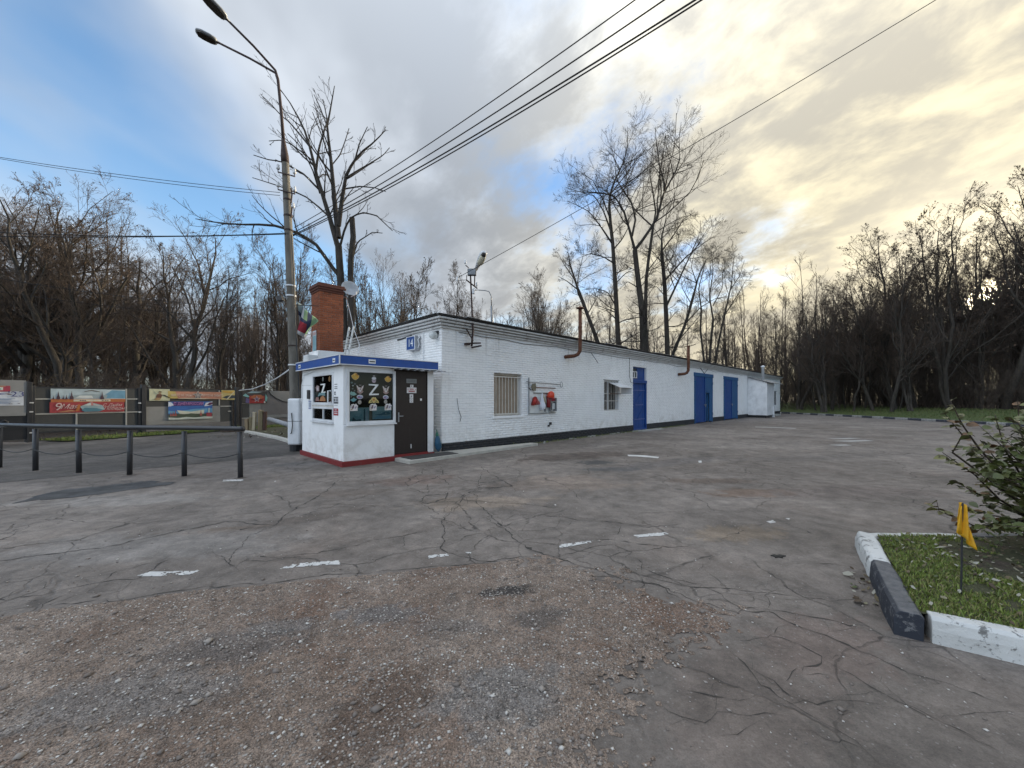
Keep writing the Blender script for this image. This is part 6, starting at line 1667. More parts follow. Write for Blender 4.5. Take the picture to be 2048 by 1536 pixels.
# ---------------------------------------------------------------- fence hung with banners
FA, FU = V((-18.1, 14.5, 0)), V((3.2, 6.5, 0)).normalized()
FN = V((FU.y, -FU.x, 0))                       # towards the yard
FRZ = math.atan2(FU.y, FU.x)
fence = empty('panel_fence', FA, FRZ, 'dark panelled yard fence on steel posts, partly sheeted in grey', 'fence')
def FT(px): m_ = (px - CX) / F; return (-FA.x + FA.y * m_) / (FU.x - m_ * FU.y)
def FZ(px, py): return H + (HOR - py) / F * (FA.y + FU.y * FT(px))
M_TARP = paint((.062, .062, .060), .8, .4, 3, bump=.5, dirtc=(.11, .10, .09))
M_GREYS = paint((.25, .245, .235), .65, .35, 2.0, bump=.3, dirtc=(.15, .14, .125))
M_GREYS2 = paint((.185, .17, .165), .7, .4, 1.6, bump=.3, dirtc=(.11, .10, .09))
M_RAILW = paint((.38, .37, .34), .6, .3, 8)
def fpost(x, w, h, mat, y=-.02):
    mb = MB(); mb.box(x - w / 2, x + w / 2, y - w / 2, y + w / 2, -.05, h); return bev(mb.build('post', mat, fence), .008)
for px, w, h in ((56, .17, 2.22), (66, .09, 2.1), (278, .10, 2.10), (286, .16, 2.24), (473, .16, 2.24), (463, .08, 2.05), (481, .08, 2.05), (602, .14, 2.2)):
    fpost(FT(px), w, h, M_BLACKM)
def fpanel(pxa, pxb, za, zb, mat, y=0.0, name='panel'):
    mb = MB(); mb.box(FT(pxa), FT(pxb), y - .02, y, za, zb); return mb.build(name, mat, fence)
def fbar(pxa, pxb, z): mb = MB(); mb.box(FT(pxa), FT(pxb), -.05, -.021, z - .025, z + .025); mb.build('frame_bar', M_RAILW, fence)
def fup(px, za, zb): x = FT(px); mb = MB(); mb.box(x - .025, x + .025, -.056, -.0215, za, zb); mb.build('frame_bar', M_RAILW, fence)
z0f = .36
fpanel(69, 276, z0f, 2.02, M_TARP); fbar(66, 276, 1.60); fbar(66, 276, 1.03); fup(152, z0f, 1.005); fup(251.5, z0f, 2.04)
mb = MB(); mb.box(FT(66), FT(278), -.03, .0, 2.022, 2.07); mb.build('top_rail', M_BLACKM, fence)
mb = MB(); mb.box(FT(66), FT(278), -.05, .02, .30, .358); mb.build('bottom_rail', M_BLACKM, fence)
fpanel(291, 464, 1.25, 2.06, M_TARP); fpanel(292, 440, .42, 1.248, M_GREYS); fpanel(440.5, 464, .42, 1.248, M_TARP); fpanel(292, 464, .12, .418, M_GREYS2)
mb = MB(); mb.box(FT(289), FT(473), -.03, .0, 2.062, 2.10); mb.build('top_rail', M_BLACKM, fence)
fup(437.5, 1.25, 2.04); fbar(440, 464, 1.22); fbar(455, 464, .95)
fpanel(484, 498, .55, 2.05, M_TARP); fpanel(498.3, 521, .30, 2.06, M_GREYS); fpanel(521.3, 604, .70, 2.08, M_GREYS2); fpanel(484, 604, .10, .545, M_GREYS2, .03)
fbar(482, 498, 1.36); fbar(482, 498, .55)
mb = MB(); mb.box(FT(523), FT(604), -.05, -.0, .50, .69); mb.build('bottom_board', M_GREYS, fence)
# pale upper sheet with a swooping cable on the last panel
zz0 = FZ(560, 781)
cpts = [(FT(535), -.05, FZ(535, 780)), (FT(541), -.05, FZ(541, 789)), (FT(552), -.05, FZ(552, 797)), (FT(566), -.05, FZ(566, 803)), (FT(580), -.05, FZ(580, 804.5)), (FT(596), -.05, FZ(596, 804.5))]
MB().tube(cpts, .022, 6).build('cable', M_BLACK, fence)
mb = MB(); mb.extrude([(p_[0], -.026, p_[2]) for p_ in cpts] + [(FT(602), -.026, 2.07), (FT(536), -.026, 2.07)], (0, .004, 0)); mb.build('pale_sheet', M_GREYS, fence)
# hinges and locks on the posts
for px, z in ((61, 1.46), (60, 1.12), (60, .34), (277, 1.42), (277, 1.02)):
    mb = MB(); x = FT(px); mb.box(x - .05, x + .05, -.13, -.106, z - .02, z + .02); mb.build('hinge', M_WHITE2, fence)
# black lower skirt and grey sheeted leaf at the far left
lf_ = empty('grey_gate_leaf', FA, FRZ, 'grey sheeted gate leaf with black lower half at the left end of the fence', 'gate')
Y0 = -.25
mb = MB(); mb.box(-6.0, FT(47), Y0 - .02, Y0, 1.06, 2.28); mb.build('sheet', M_GREYS, lf_)
mb = MB(); mb.box(-6.0, FT(46), Y0 - .05, Y0 - .021, .99, 1.10); mb.build('folded_hem', M_GREYS, lf_)
mb = MB(); mb.box(-6.0, FT(50), Y0 - .01, Y0 + .02, .12, 1.05); mb.build('lower_panel', M_BLACK, lf_)
mb = MB(); mb.box(FT(48.5), FT(53), Y0 - .05, Y0 + .05, -.05, 2.25); mb.build('post', M_BLACKM, lf_)
MB().tube([(FT(10) + .0, Y0 - .05, .70), (FT(9), Y0 - .05, .78), (FT(3), Y0 - .05, .84), (FT(-6), Y0 - .05, .78), (FT(-8), Y0 - .05, .70)], .035, 8).build('arched_pipe', M_BLACKM, lf_)
mb = MB(); mb.box(-6, FT(10), Y0 - .045, Y0 - .011, .60, .635); mb.build('bottom_bar', M_GREYM, lf_)
# banners; each stands a little off the fence and is drawn in its own plane
def banner(pxa, pxb, za, zb, label, draw, off=-.07):
    xa, xb = FT(pxa), FT(pxb)
    a = Art((xa, off, za), (1, 0, 0), (0, 0, 1), .002); w, h = xb - xa, zb - za
    draw(a, w, h)
    o = a.build('banner'); o.location = FA; o.rotation_euler = (0, 0, FRZ); tag(o, label, 'banner'); return o, xa, za, w, h
def btext(o, s, size, x, z, col, width=None, shear=0, k=16): return text('lettering', s, size, (x, -.07 - .002 * k - .004, z), (1, 0, 0), (0, 0, 1), flat(col), o, width=width, shear=shear, depth=.0015)
REDB, ORG = (.36, .045, .05), (.42, .13, .04)
def spires(a, col, x, z, s, n=1):
    a.poly(col, [(x - .07 * s, z), (x - .06 * s, z + .12 * s), (x - .03 * s, z + .17 * s), (x, z + .42 * s), (x + .03 * s, z + .17 * s), (x + .06 * s, z + .12 * s), (x + .07 * s, z)])
def b1(a, w, h):
    a.rect((.42, .50, .53), 0, w, h * .44, h); a.rect(REDB, -.03, w - .03, 0, h * .44)
    a.poly((.14, .30, .42), [(w * .62, h * .58), (w * .80, h * .62), (w, h * .60), (w, h * .95), (w * .80, h * .97)])
    a.poly((.30, .36, .38), [(w * .27, h * .62), (w * .72, h * .6), (w * .74, h * .75), (w * .5, h * .80), (w * .28, h * .74)])
    a.poly((.60, .62, .60), [(w * .3, h * .62), (w * .36, h * .72), (w * .52, h * .72), (w * .54, h * .62)])
    a.rect(ORG, 0, w, h * .44, h * .58); a.rect((.62, .55, .42), w * .28, w * .78, h * .47, h * .56)
    for x, s in ((.03, .35), (.09, .75), (.15, .4), (.19, .45), (.255, .8), (.66, .8)): spires(a, (.07, .035, .05), w * x, h * .56, s * h * 1.1)
    a.poly((.10, .08, .06), [(w * .41, h * .88), (w * .52, h * .93), (w * .63, h * .88), (w * .62, h * .91), (w * .52, h * .97), (w * .43, h * .92)])
    for x0 in (.36, .39, .42, .70, .73, .66): a.rect((.14, .07, .06), w * x0, w * (x0 + .02), h * .495, h * .53, 12)
    a.poly((.30, .40, .42), [(w * .36, h * .25), (w * .50, h * .43), (w * .66, h * .30), (w * .70, h * .12), (w * .62, h * .02), (w * .42, h * .02)])
    a.poly((.08, .20, .25), [(w * .38, h * .08), (w * .42, h * .2), (w * .58, h * .18), (w * .68, h * .1), (w * .62, h * .03), (w * .42, h * .03)])
    a.poly((.58, .58, .54), [(w * .38, h * .28), (w * .50, h * .41), (w * .56, h * .36), (w * .50, h * .30)]); a.poly((.52, .48, .46), [(w * .52, h * .40), (w * .64, h * .27), (w * .60, h * .26), (w * .54, h * .3)])
    a.poly((.50, .20, .18), [(w * .50, h * .46), (w * .53, h * .46), (w * .54, h * .3), (w * .51, h * .28)])
    a.poly((.44, .14, .04), [(w * .30, h * .06), (w * .34, h * .36), (w * .37, h * .3), (w * .35, h * .08)]); a.poly((.45, .20, .10), [(w * .08, h * .03), (w * .24, h * .12), (w * .32, h * .06), (w * .14, h * .02)])
zA, zB = .98 + .08, 2.0
o, xa, za, w, h = banner(100, 249, zA, zB, 'pale skyline banner above a red band of white script on the left dark panel', b1)
PKW = (.62, .45, .42)
btext(o, '9', .42, xa + w * .085, za + h * .24, PKW, shear=.12); btext(o, 'Мая', .26, xa + w * .225, za + h * .25, PKW, width=.52, shear=.4)
btext(o, 'С Днём', .17, xa + w * .80, za + h * .30, PKW, width=.60, shear=.4); btext(o, 'Победы!', .19, xa + w * .84, za + h * .15, PKW, width=.72, shear=.4)
def b2(a, w, h):
    c = (.46, .20, .13)
    a.poly(c, [(0, .22 * h), (w, .10 * h), (w, .80 * h), (0, .82 * h)]); a.rect((.50, .50, .34), 0, w * .21, 0, h); a.poly((.50, .38, .12), [(w * .19, .2 * h), (w * .30, .2 * h), (w * .27, .8 * h), (w * .19, .85 * h)])
    a.rect((.52, .42, .16), w * .82, w, .08 * h, h); a.poly((.03, .045, .06), [(w * .83, .30 * h), (w * .9, .5 * h), (w, .52 * h), (w, .22 * h), (w * .9, .16 * h)]); a.poly((.55, .50, .36), [(w * .88, .1 * h), (w * .985, .86 * h), (w * .99, .8 * h), (w * .90, .08 * h)]); a.poly((.58, .34, .06), [(w * .83, .8 * h), (w * .95, .7 * h), (w * .99, .9 * h), (w * .84, .95 * h)])
    a.poly((.36, .40, .30), [(w * .03, .95 * h), (w * .08, .6 * h), (w * .06, .55 * h)]); a.poly((.12, .05, .03), [(w * .065, .28 * h), (w * .075, .55 * h), (w * .11, .60 * h), (w * .13, .5 * h), (w * .12, .25 * h), (w * .08, .2 * h)]); a.disc((.30, .20, .12), w * .105, .70 * h, .05, .07); a.poly((.10, .09, .04), [(w * .085, .74 * h), (w * .105, .84 * h), (w * .13, .76 * h), (w * .12, .72 * h)])
    a.poly((.05, .04, .03), [(w * .13, .5 * h), (w * .15, .52 * h), (w * .215, .26 * h), (w * .205, .22 * h)]); a.poly((.34, .22, .10), [(w * .04, .08 * h), (w * .07, .26 * h), (w * .12, .24 * h), (w * .10, .05 * h)])
    a.poly((.52, .40, .30), [(w * .3, .22 * h), (w * .45, .28 * h), (w * .7, .18 * h), (w * .8, .25 * h), (w * .8, .2 * h), (w * .6, .13 * h), (w * .3, .17 * h)])
    a.star((.60, .55, .50), w * .525, .48 * h, .23, inner=.45); a.star((.10, .08, .08), w * .525, .48 * h, .19, inner=.45); a.star((.34, .31, .29), w * .525, .48 * h, .12, inner=.5)
zA, zB = 1.52, 2.06
o, xa, za, w, h = banner(297, 468, zA, zB, 'long yellow and red banner with a dark star between two lines of text', b2)
btext(o, 'НИКТО НЕ ЗАБЫТ', .17, xa + w * .345, za + h * .47, (.60, .52, .46), width=w * .25, k=24); btext(o, 'НИЧТО НЕ ЗАБЫТО', .17, xa + w * .70, za + h * .47, (.60, .52, .46), width=w * .27, k=24)
def b3(a, w, h):
    a.rect((.03, .12, .38), 0, w, .3 * h, h); a.rect((.06, .025, .16), .10 * w, .78 * w, .76 * h, .98 * h); a.poly((.12, .32, .50), [(0, .5 * h), (.2 * w, .45 * h), (.6 * w, .58 * h), (w, .6 * h), (w, .35 * h), (0, .35 * h)])
    a.poly((.56, .56, .46), [(.18 * w, .52 * h), (.5 * w, .42 * h), (.8 * w, .52 * h), (.8 * w, .3 * h), (.25 * w, .3 * h)]); a.poly((.62, .66, .74), [(0, .72 * h), (.06 * w, .8 * h), (0, .98 * h)]); a.poly((.62, .66, .74), [(0, .75 * h), (0, .98 * h), (.06 * w, .96 * h), (.12 * w, .80 * h), (.04 * w, .74 * h)])
    a.poly((.62, .64, .70), [(.80 * w, .72 * h), (.84 * w, .92 * h), (w, h), (w, .80 * h), (.9 * w, .74 * h)]); a.poly((.10, .02, .08), [(.86 * w, .80 * h), (.93 * w, .94 * h), (w, .95 * h), (w, .84 * h), (.92 * w, .77 * h)])
    a.poly((.05, .07, .045), [(0, .14 * h), (0, .30 * h), (.18 * w, .34 * h), (.35 * w, .28 * h), (.5 * w, .33 * h), (.68 * w, .27 * h), (w, .28 * h), (w, .14 * h), (.5 * w, .09 * h)])
    for x, s in ((.05, .3), (.10, .36), (.15, .42)): spires(a, (.30, .08, .07), w * x, .2 * h, s * h * 2)
    spires(a, (.32, .10, .08), .72 * w, .18 * h, .9 * h); a.rect((.32, .04, .06), .85 * w, .98 * w, .10 * h, .34 * h); a.poly((.52, .55, .50), [(.89 * w, .35 * h), (.905 * w, .62 * h), (.92 * w, .62 * h), (.935 * w, .35 * h)])
    a.poly((.50, .53, .48), [(0, 0), (0, .13 * h), (.2 * w, .09 * h), (.38 * w, .13 * h), (.6 * w, .08 * h), (.8 * w, .13 * h), (w, .10 * h), (w, .0)])
zA, zB = .50, 1.50
o, xa, za, w, h = banner(335, 423, FZ(380, 838), FZ(380, 803), 'blue and purple banner with a skyline and large purple lettering, below the star banner', b3)
btext(o, 'С ДНЁМ', .17, xa + w * .27, za + h * .87, (.50, .22, .42), width=w * .33, k=22); btext(o, 'РОССИИ', .17, xa + w * .61, za + h * .87, (.50, .24, .46), width=w * .32, k=22)
def b4(a, w, h):
    a.rect((.05, .045, .045), 0, w, 0, h); a.rect((.36, .03, .03), .27 * w, .88 * w, 0, .62 * h); a.poly((.40, .12, .05), [(.30 * w, .5 * h), (.45 * w, .7 * h), (.75 * w, .7 * h), (.86 * w, .5 * h), (.6 * w, .2 * h)])
    a.poly((.22, .46, .46), [(.02 * w, .62 * h), (.12 * w, .8 * h), (.28 * w, .55 * h), (.2 * w, .5 * h)]); a.poly((.22, .46, .42), [(.9 * w, .2 * h), (.93 * w, .8 * h), (w, .5 * h), (.98 * w, .15 * h)]); a.poly((.12, .10, .24), [(.12 * w, .05 * h), (.14 * w, .45 * h), (.27 * w, .35 * h), (.27 * w, .02 * h)])
    a.poly((.30, .42, .44), [(.15 * w, .82 * h), (.35 * w, .98 * h), (.8 * w, .95 * h), (.6 * w, .85 * h)]); a.poly((.10, .01, .01), [(.30 * w, .30 * h), (.45 * w, .36 * h), (.45 * w, .22 * h)]); a.poly((.10, .01, .01), [(.68 * w, .36 * h), (.85 * w, .30 * h), (.7 * w, .22 * h)])
    a.star((.52, .40, .42), .56 * w, .34 * h, .2); a.star((.14, .10, .16), .56 * w, .34 * h, .14); a.disc((.6, .55, .5), .88 * w, .02 * h + .05, .05, .06)
zA, zB = 1.35, 2.05
banner(483, 533, 1.36, 2.04, 'small dark banner with a red field and a white star', b4)
def b5(a, w, h):
    a.rect((.62, .64, .68), 0, w, 0, h); a.poly((.05, .05, .20), [(0, .66 * h), (.35 * w, .72 * h), (.62 * w, .86 * h), (.78 * w, .82 * h), (.6 * w, .76 * h), (.3 * w, .58 * h), (0, .5 * h)]); a.poly((.14, .09, .08), [(.7 * w, .84 * h), (.76 * w, .86 * h), (.83 * w, .78 * h), (.76 * w, .76 * h)])
    for z, x0, x1 in ((.46, .2, .86), (.40, .45, .8), (.30, .3, .92), (.2, .1, .8), (.15, .3, .78)): a.rect((.28, .34, .46), w * x0, w * x1, h * z, h * (z + .035), 14)
    for x0, x1, z in ((.84, .87, .90), (.76, .82, .10), (.90, .94, .13)): a.rect((.15, .15, .2), w * x0, w * x1, h * z, h * (z + .04), 14)
xa5 = -1.55
a = Art((xa5, -.28, FZ(20, 811)), (1, 0, 0), (0, 0, 1), .002); w, h = FT(42) - xa5, FZ(20, 783) - FZ(20, 811); b5(a, w, h)
o = a.build('banner'); o.location = FA; o.rotation_euler = (0, 0, FRZ); tag(o, "white banner with a dark blue sweep and the figures '23 on the grey gate leaf", 'banner')
text('lettering', "'23", .26, (xa5 + w * .88, -.32, FZ(20, 811) + h * .80), (1, 0, 0), (0, 0, 1), flat((.05, .06, .20)), o, width=.36)
a = Art((xa5, -.30, FZ(20, 783.5)), (1, 0, 0), (0, 0, 1), .002); w, h = FT(15) - xa5, .21
a.rect((.38, .05, .08), 0, w, 0, h).rect((.55, .56, .50), 0, w - .16, .05, h - .05).rect((.14, .40, .32), 0, w - .2, .07, h - .10).rect((.40, .22, .12), 0, w - .1, h - .03, h)
o = a.build('banner'); o.location = FA; o.rotation_euler = (0, 0, FRZ); tag(o, 'end of a small red framed banner above the white banner on the grey gate leaf', 'banner')
# stump, bundled boards and a pipe near the fence
sp_ = P(512, 857, 19.5); sp_.z = 0
stp = empty('timber_bundle', sp_, 0, 'bundle of rough split timbers standing on end at the fence behind the railing', 'timber')
rr = random.Random(4)
for i, (dx, hgt_, w) in enumerate(((-.42, .62, .16), (-.22, .70, .16), (-.05, .95, .15), (.10, 1.06, .10), (.24, 1.02, .16), (.42, .98, .14))):
    mb = MB().bar((dx, rr.uniform(-.1, .1), -.05), (dx + (.05 if i > 2 else -.02), rr.uniform(-.05, .1), hgt_), w, .12, (0, 1, 0))
    bev(mb.build('timber', [M_WOODP, paint((.20, .16, .09), .85, .4, 9), paint((.42, .35, .24), .8, .4, 8)][i % 3] if i < 5 else paint((.07, .035, .025), .8), stp), .02)
mb = MB(); n = 12
mb.lathe([(.52, -.02), (.42, .10), (.22, .20), (.03, .24)], 12, sp_ + V((-.95, -.35, 0)))
for i, v in enumerate(mb.v): mb.v[i] = (v[0] + rr.uniform(-.08, .08), v[1] + rr.uniform(-.08, .08), v[2] * rr.uniform(.7, 1.1))
tag(mb.build('earth_heap', M_LITTER), 'low heap of brown earth beside the timbers', 'earth heap')
pa, pb = P(538, 838, 19), P(578, 850, 16.5)
tag(MB().tube([pa, pb], .10, 10).build('fallen_pipe', paint((.30, .31, .32), .6, .4, 6), None, True), 'grey pipe lying on the ground between the timbers and the pole', 'pipe')
sb = empty('kerb_border', label='row of low concrete edging stones leading from the railing end to the pole', kind='structure')
ed = [G(488, 866), G(520, 872), G(552, 879), G(582, 888)]
for a_, b_ in zip(ed, ed[1:]): kerbstone(sb, a_, b_, .16, .12, M_CONC2)
mb = MB(); q = [G(495, 864), G(583, 886), G(590, 872), G(600, 858), G(560, 852), G(520, 856)]
mb.add([(p.x, p.y, .035) for p in q], [tuple(range(len(q)))]); tag(mb.build('earth_bed', M_SOIL), 'bare soil with thin moss between pole and fence', kind='structure')

# ---------------------------------------------------------------- small yellow flag and bush on the island
fb_ = P(1922, 1188, 2.9); fb_.z = .15; ft_ = P(1925, 1006, 2.9)
yf = empty('marker_flag', label='small yellow pennant on a thin dark stick planted in the grass island', cat='flag')
MB().tube([fb_ + V((0, 0, -.05)), ft_], .006, 8).build('stick', M_BLACKM, yf)
Yc = paint((.62, .32, .008), .7, .1, 20, bump=.1)
a0, a1, b0, b1 = P(1925, 1005, 2.9), P(1915, 1068, 2.88), P(1936, 1040, 2.86), P(1951, 1100, 2.82)
def fy(u, v):
    p = a0.lerp(P(1919, 1068, 2.9), v); q = P(1930, 1012, 2.9).lerp(P(1951, 1100, 2.84), v)
    r_ = p.lerp(q, u); return r_ + V((0, .02 * math.sin(u * 8 + v * 2), 0))
flagmesh('pennant', 12, 12, fy, [Yc], lambda u, v: 0, yf)
flagmesh('pennant_fold', 6, 4, lambda u, v: P(1924, 1008 + 4, 2.895).lerp(P(1926, 1068, 2.895), v).lerp(P(1924, 1012, 2.89).lerp(P(1914.5, 1066, 2.87), v), u), [Yc], lambda u, v: 0, yf)

from mathutils import Quaternion
bush = empty('leafy_bush', label='sparse bush with dark green and brown drooping leaves on the kerbed island', cat='bush')
rb_ = random.Random(12)
bb = V((5.30, 3.55, .15))
tips = []
M_STEM = paint((.06, .042, .03), .8, .3, 20)
hand = [[(1905, 905), (1925, 870), (1890, 828)], [(1960, 900), (1925, 850), (1900, 800)], [(2000, 1000), (1950, 950), (1885, 905)], [(2010, 1010), (1950, 985), (1905, 960)], [(2048, 960), (2010, 900), (1990, 830)], [(2060, 920), (2040, 860), (2035, 800)], [(2030, 1040), (1980, 1030), (1920, 1012)], [(2060, 1000), (2010, 940), (1960, 880)], [(2080, 980), (2060, 900), (2075, 800)], [(2020, 1050), (1950, 1052), (1878, 1022), (1873, 1000)], [(2050, 1040), (2000, 1050), (1960, 1058)], [(2100, 950), (2130, 880), (2140, 790)], [(2060, 1010), (2000, 980), (1955, 925)], [(2060, 990), (1990, 935), (1940, 890)]]
for hpts in hand:
    Ys = rb_.uniform(3.4, 4.0)
    pl = [bb + V((rb_.uniform(-.1, .1), rb_.uniform(-.1, .1), 0))] + [P(x, y, Ys + .25 * (1 - i / len(hpts))) for i, (x, y) in enumerate(hpts)]
    MB().tube(pl, [.013, .009, .006, .003, .002][:len(pl)], 6).build('stem', M_STEM, bush, True)
    tips.append(pl)
for i in range(40):
    x, y = rb_.uniform(1935, 2100), rb_.uniform(830, 1065); Ys = rb_.uniform(3.3, 4.2); e = P(x, y, Ys); m_ = bb.lerp(e, .55) + V((0, 0, .12))
    if e.z < .25: continue
    pl = [bb + V((rb_.uniform(-.15, .15), rb_.uniform(-.15, .15), 0)), m_, e]; MB().tube(pl, [.010, .006, .002], 5).build('stem', M_STEM, bush, True); tips.append(pl)
lfv = [(0, 0, 0), (.12, .26, .03), (.42, .40, .06), (.75, .24, .01), (1.0, 0, -.12), (.75, -.24, .01), (.42, -.40, .06), (.12, -.26, .03), (.42, 0, -.03), (.75, 0, -.06)]
lff = [(0, 8, 2, 1), (8, 9, 3, 2), (9, 4, 3), (0, 7, 6, 8), (8, 6, 5, 9), (9, 5, 4)]
ml = NM('bush_leaf'); oi = ml.n('ShaderNodeObjectInfo')
lc = ml.mix(ml.ramp(oi.outputs['Random'], .25, .8), (.085, .100, .026), (.19, .175, .055)); lc = ml.mix(ml.ramp(oi.outputs['Random'], .78, .84), lc, (.14, .065, .02))
lc = ml.mix(ml.ramp(ml.noise(3, 4), .5, .7), lc, (.05, .035, .012))
M_LEAF = ml.done(lc, .45, ml.bump(ml.noise(8, 4), .3, .05), spec=.6)
mb = MB(); mb.add(lfv, lff); lobj = mb.build('leaf', M_LEAF, bush, True); lme = lobj.data; cnt = 0
class Sp: pass
spare = Sp(); more = MB()
for pl in tips:
    nseg = len(pl) - 1
    for s_i in range(nseg):
        a_, b_ = pl[s_i], pl[s_i + 1]
        num = max(2, int((b_ - a_).length / .032)) if s_i > 0 else max(2, int((b_ - a_).length / .08))
        for j in range(num):
            p = a_.lerp(b_, (j + rb_.random()) / num)
            if s_i == 0 and p.z < .45: continue
            cnt += 1
            o = lobj if cnt == 1 else link('leaf', lme, bush) if cnt <= 290 else None
            if o is None: o = spare
            s = rb_.uniform(.055, .098)
            d = (b_ - a_).normalized(); az = rb_.uniform(0, 6.283)
            dr_ = V((math.cos(az), math.sin(az), rb_.uniform(-.8, .15))) + d * .5
            o.location = p + V((rb_.uniform(-.02, .02), rb_.uniform(-.02, .02), rb_.uniform(-.02, .02)))
            o.rotation_mode = 'QUATERNION'
            from mathutils import Quaternion
            o.rotation_quaternion = dr_.to_track_quat('X', 'Z') @ Quaternion((1, 0, 0), rb_.uniform(-.9, .9))
            o.scale = (s, s * rb_.uniform(.75, 1.0), s)
            if o is spare: more.add([o.location + o.rotation_quaternion @ V((v_[0] * o.scale[0], v_[1] * o.scale[1], v_[2] * o.scale[2])) for v_ in lfv], lff)
for i in range(720):
    pl = rb_.choice(tips[10:]); k_ = rb_.randrange(1, len(pl) - 0) - 0; a_, b_ = pl[k_ - 1], pl[k_]
    t_ = rb_.random(); p = a_.lerp(b_, t_ if k_ > 1 else .35 + .65 * t_) + V((rb_.gauss(0, .06), rb_.gauss(0, .06), rb_.gauss(0, .05)))
    if p.z < .3: continue
    az = rb_.uniform(0, 6.283); s = rb_.uniform(.045, .095)
    qn = V((math.cos(az), math.sin(az), rb_.uniform(-.9, .1))).to_track_quat('X', 'Z') @ Quaternion((1, 0, 0), rb_.uniform(-.9, .9))
    more.add([p + qn @ V((v_[0] * s, v_[1] * s * .9, v_[2] * s)) for v_ in lfv], lff)
if more.v: tag(more.build('foliage', M_LEAF, bush, True), kind='stuff')
# ---------------------------------------------------------------- bare late-autumn trees
def bark(name, c0, c1, moss=0.35):
    m = NM(name)
    oi = m.n('ShaderNodeObjectInfo')
    col = m.mix(m.ramp(m.noise(6, 6, .7, stretch=(1, 1, .25)), .35, .65), c0, c1)
    col = m.mix(m.math('MULTIPLY', m.ramp(m.noise(1.3, 4), .5, .7), moss), col, (.028, .034, .014))
    col = m.mix(m.math('MULTIPLY', oi.outputs['Random'], .35), col, (.055, .046, .039))
    return m.done(col, .92, m.bump(m.noise(14, 6, .7, stretch=(1, 1, .25)), .8, .05))
M_BARK = bark('grey_brown_bark', (.024, .020, .016), (.066, .055, .045))
M_TWIG = bark('twig_bark', (.058, .041, .031), (.112, .082, .063), .06)
M_TWIG2 = bark('dark_twig_bark', (.026, .020, .017), (.056, .044, .036), .06)
M_DRYL = flat((.085, .050, .028), .8)
M_DRYL2 = flat((.070, .050, .022), .8)

class Br:
    """a level of branches: points (B,n,3) and radii (B,n)"""
    def __init__(s, p, r): s.p, s.r = p, r
    @property
    def length(s): return np.linalg.norm(np.diff(s.p, axis=1), axis=2).sum(1)
def unit(a): return a / np.maximum(np.linalg.norm(a, axis=-1, keepdims=True), 1e-9)
def resample(pts, n):
    pts = np.asarray(pts, float); d = np.r_[0, np.cumsum(np.linalg.norm(np.diff(pts, axis=0), axis=1))]
    t = np.linspace(0, d[-1], n); return np.stack([np.interp(t, d, pts[:, k]) for k in range(3)], 1)
def grow(parent, per, t0, t1, lf, ang, n, rg, up=0.25, wig=0.18, rfac=0.6, rmin=.004, lmax=None, droop=0.0, taper=.35):
    B, m, _ = parent.p.shape
    k = B * per
    pi = np.repeat(np.arange(B), per)
    t = t0 + (t1 - t0) * ((np.tile(np.arange(per), B) + rg.random(k)) / per)
    f = t * (m - 1); i = np.minimum(f.astype(int), m - 2); w = (f - i)[:, None]
    a, b = parent.p[pi, i], parent.p[pi, i + 1]
    pos = a * (1 - w) + b * w; tan = unit(b - a)
    rad = parent.r[pi, i] * (1 - w[:, 0]) + parent.r[pi, i + 1] * w[:, 0]
    L = parent.length[pi] * lf * (1.15 - .65 * t) * rg.uniform(.65, 1.35, k)
    if lmax: L = np.minimum(L, lmax * rg.uniform(.7, 1.1, k))
    rnd = rg.normal(size=(k, 3)); perp = unit(rnd - tan * (rnd * tan).sum(1, keepdims=True))
    an = np.radians(ang) * rg.uniform(.6, 1.35, k)[:, None]
    d = tan * np.cos(an) + perp * np.sin(an)
    r0 = np.minimum(rad * rfac, np.maximum(rmin, L * .022))
    P_ = np.empty((k, n, 3)); P_[:, 0] = pos; step = (L / (n - 1))[:, None]
    dd = unit(d + np.array([0, 0, up * .5]))
    for j in range(1, n):
        dd = unit(dd + rg.normal(size=(k, 3)) * wig + np.array([0, 0, up * .35 - droop * j / n]))
        P_[:, j] = P_[:, j - 1] + dd * step
    R_ = np.maximum(rmin * .7, r0[:, None] * np.linspace(1, taper, n)[None])
    return Br(P_, R_)
def tubes(br, k, closed_tip=True):
    p, r = br.p, br.r; B, n, _ = p.shape
    tan = np.empty_like(p); tan[:, 1:-1] = p[:, 2:] - p[:, :-2]; tan[:, 0] = p[:, 1] - p[:, 0]; tan[:, -1] = p[:, -1] - p[:, -2]; tan = unit(tan)
    ref = np.where(np.abs(tan[:, :1, 2:]) < .9, np.array([0, 0, 1.]), np.array([1., 0, 0]))
    nx = unit(np.cross(tan, np.broadcast_to(ref, tan.shape))); ny = np.cross(tan, nx)
    a = np.arange(k) * 2 * np.pi / k
    v = p[:, :, None] + (nx[:, :, None] * np.cos(a)[:, None] + ny[:, :, None] * np.sin(a)[:, None]) * r[:, :, None, None]
    v = v.reshape(-1, 3)
    b = (np.arange(B) * n * k)[:, None, None, None]; i = (np.arange(n - 1) * k)[None, :, None, None]; j = np.arange(k)[None, None, :, None]
    j2 = (j + 1) % k
    f = np.concatenate([b + i + j, b + i + j2, b + i + k + j2, b + i + k + j], -1).reshape(-1, 4)
    return v, f
def join(parts):
    vs, fs, mi, o = [], [], [], 0
    for v, f, m in parts:
        vs.append(v); fs.append(f + o); mi.append(np.full(len(f), m)); o += len(v)
    return np.concatenate(vs), np.concatenate(fs), np.concatenate(mi)
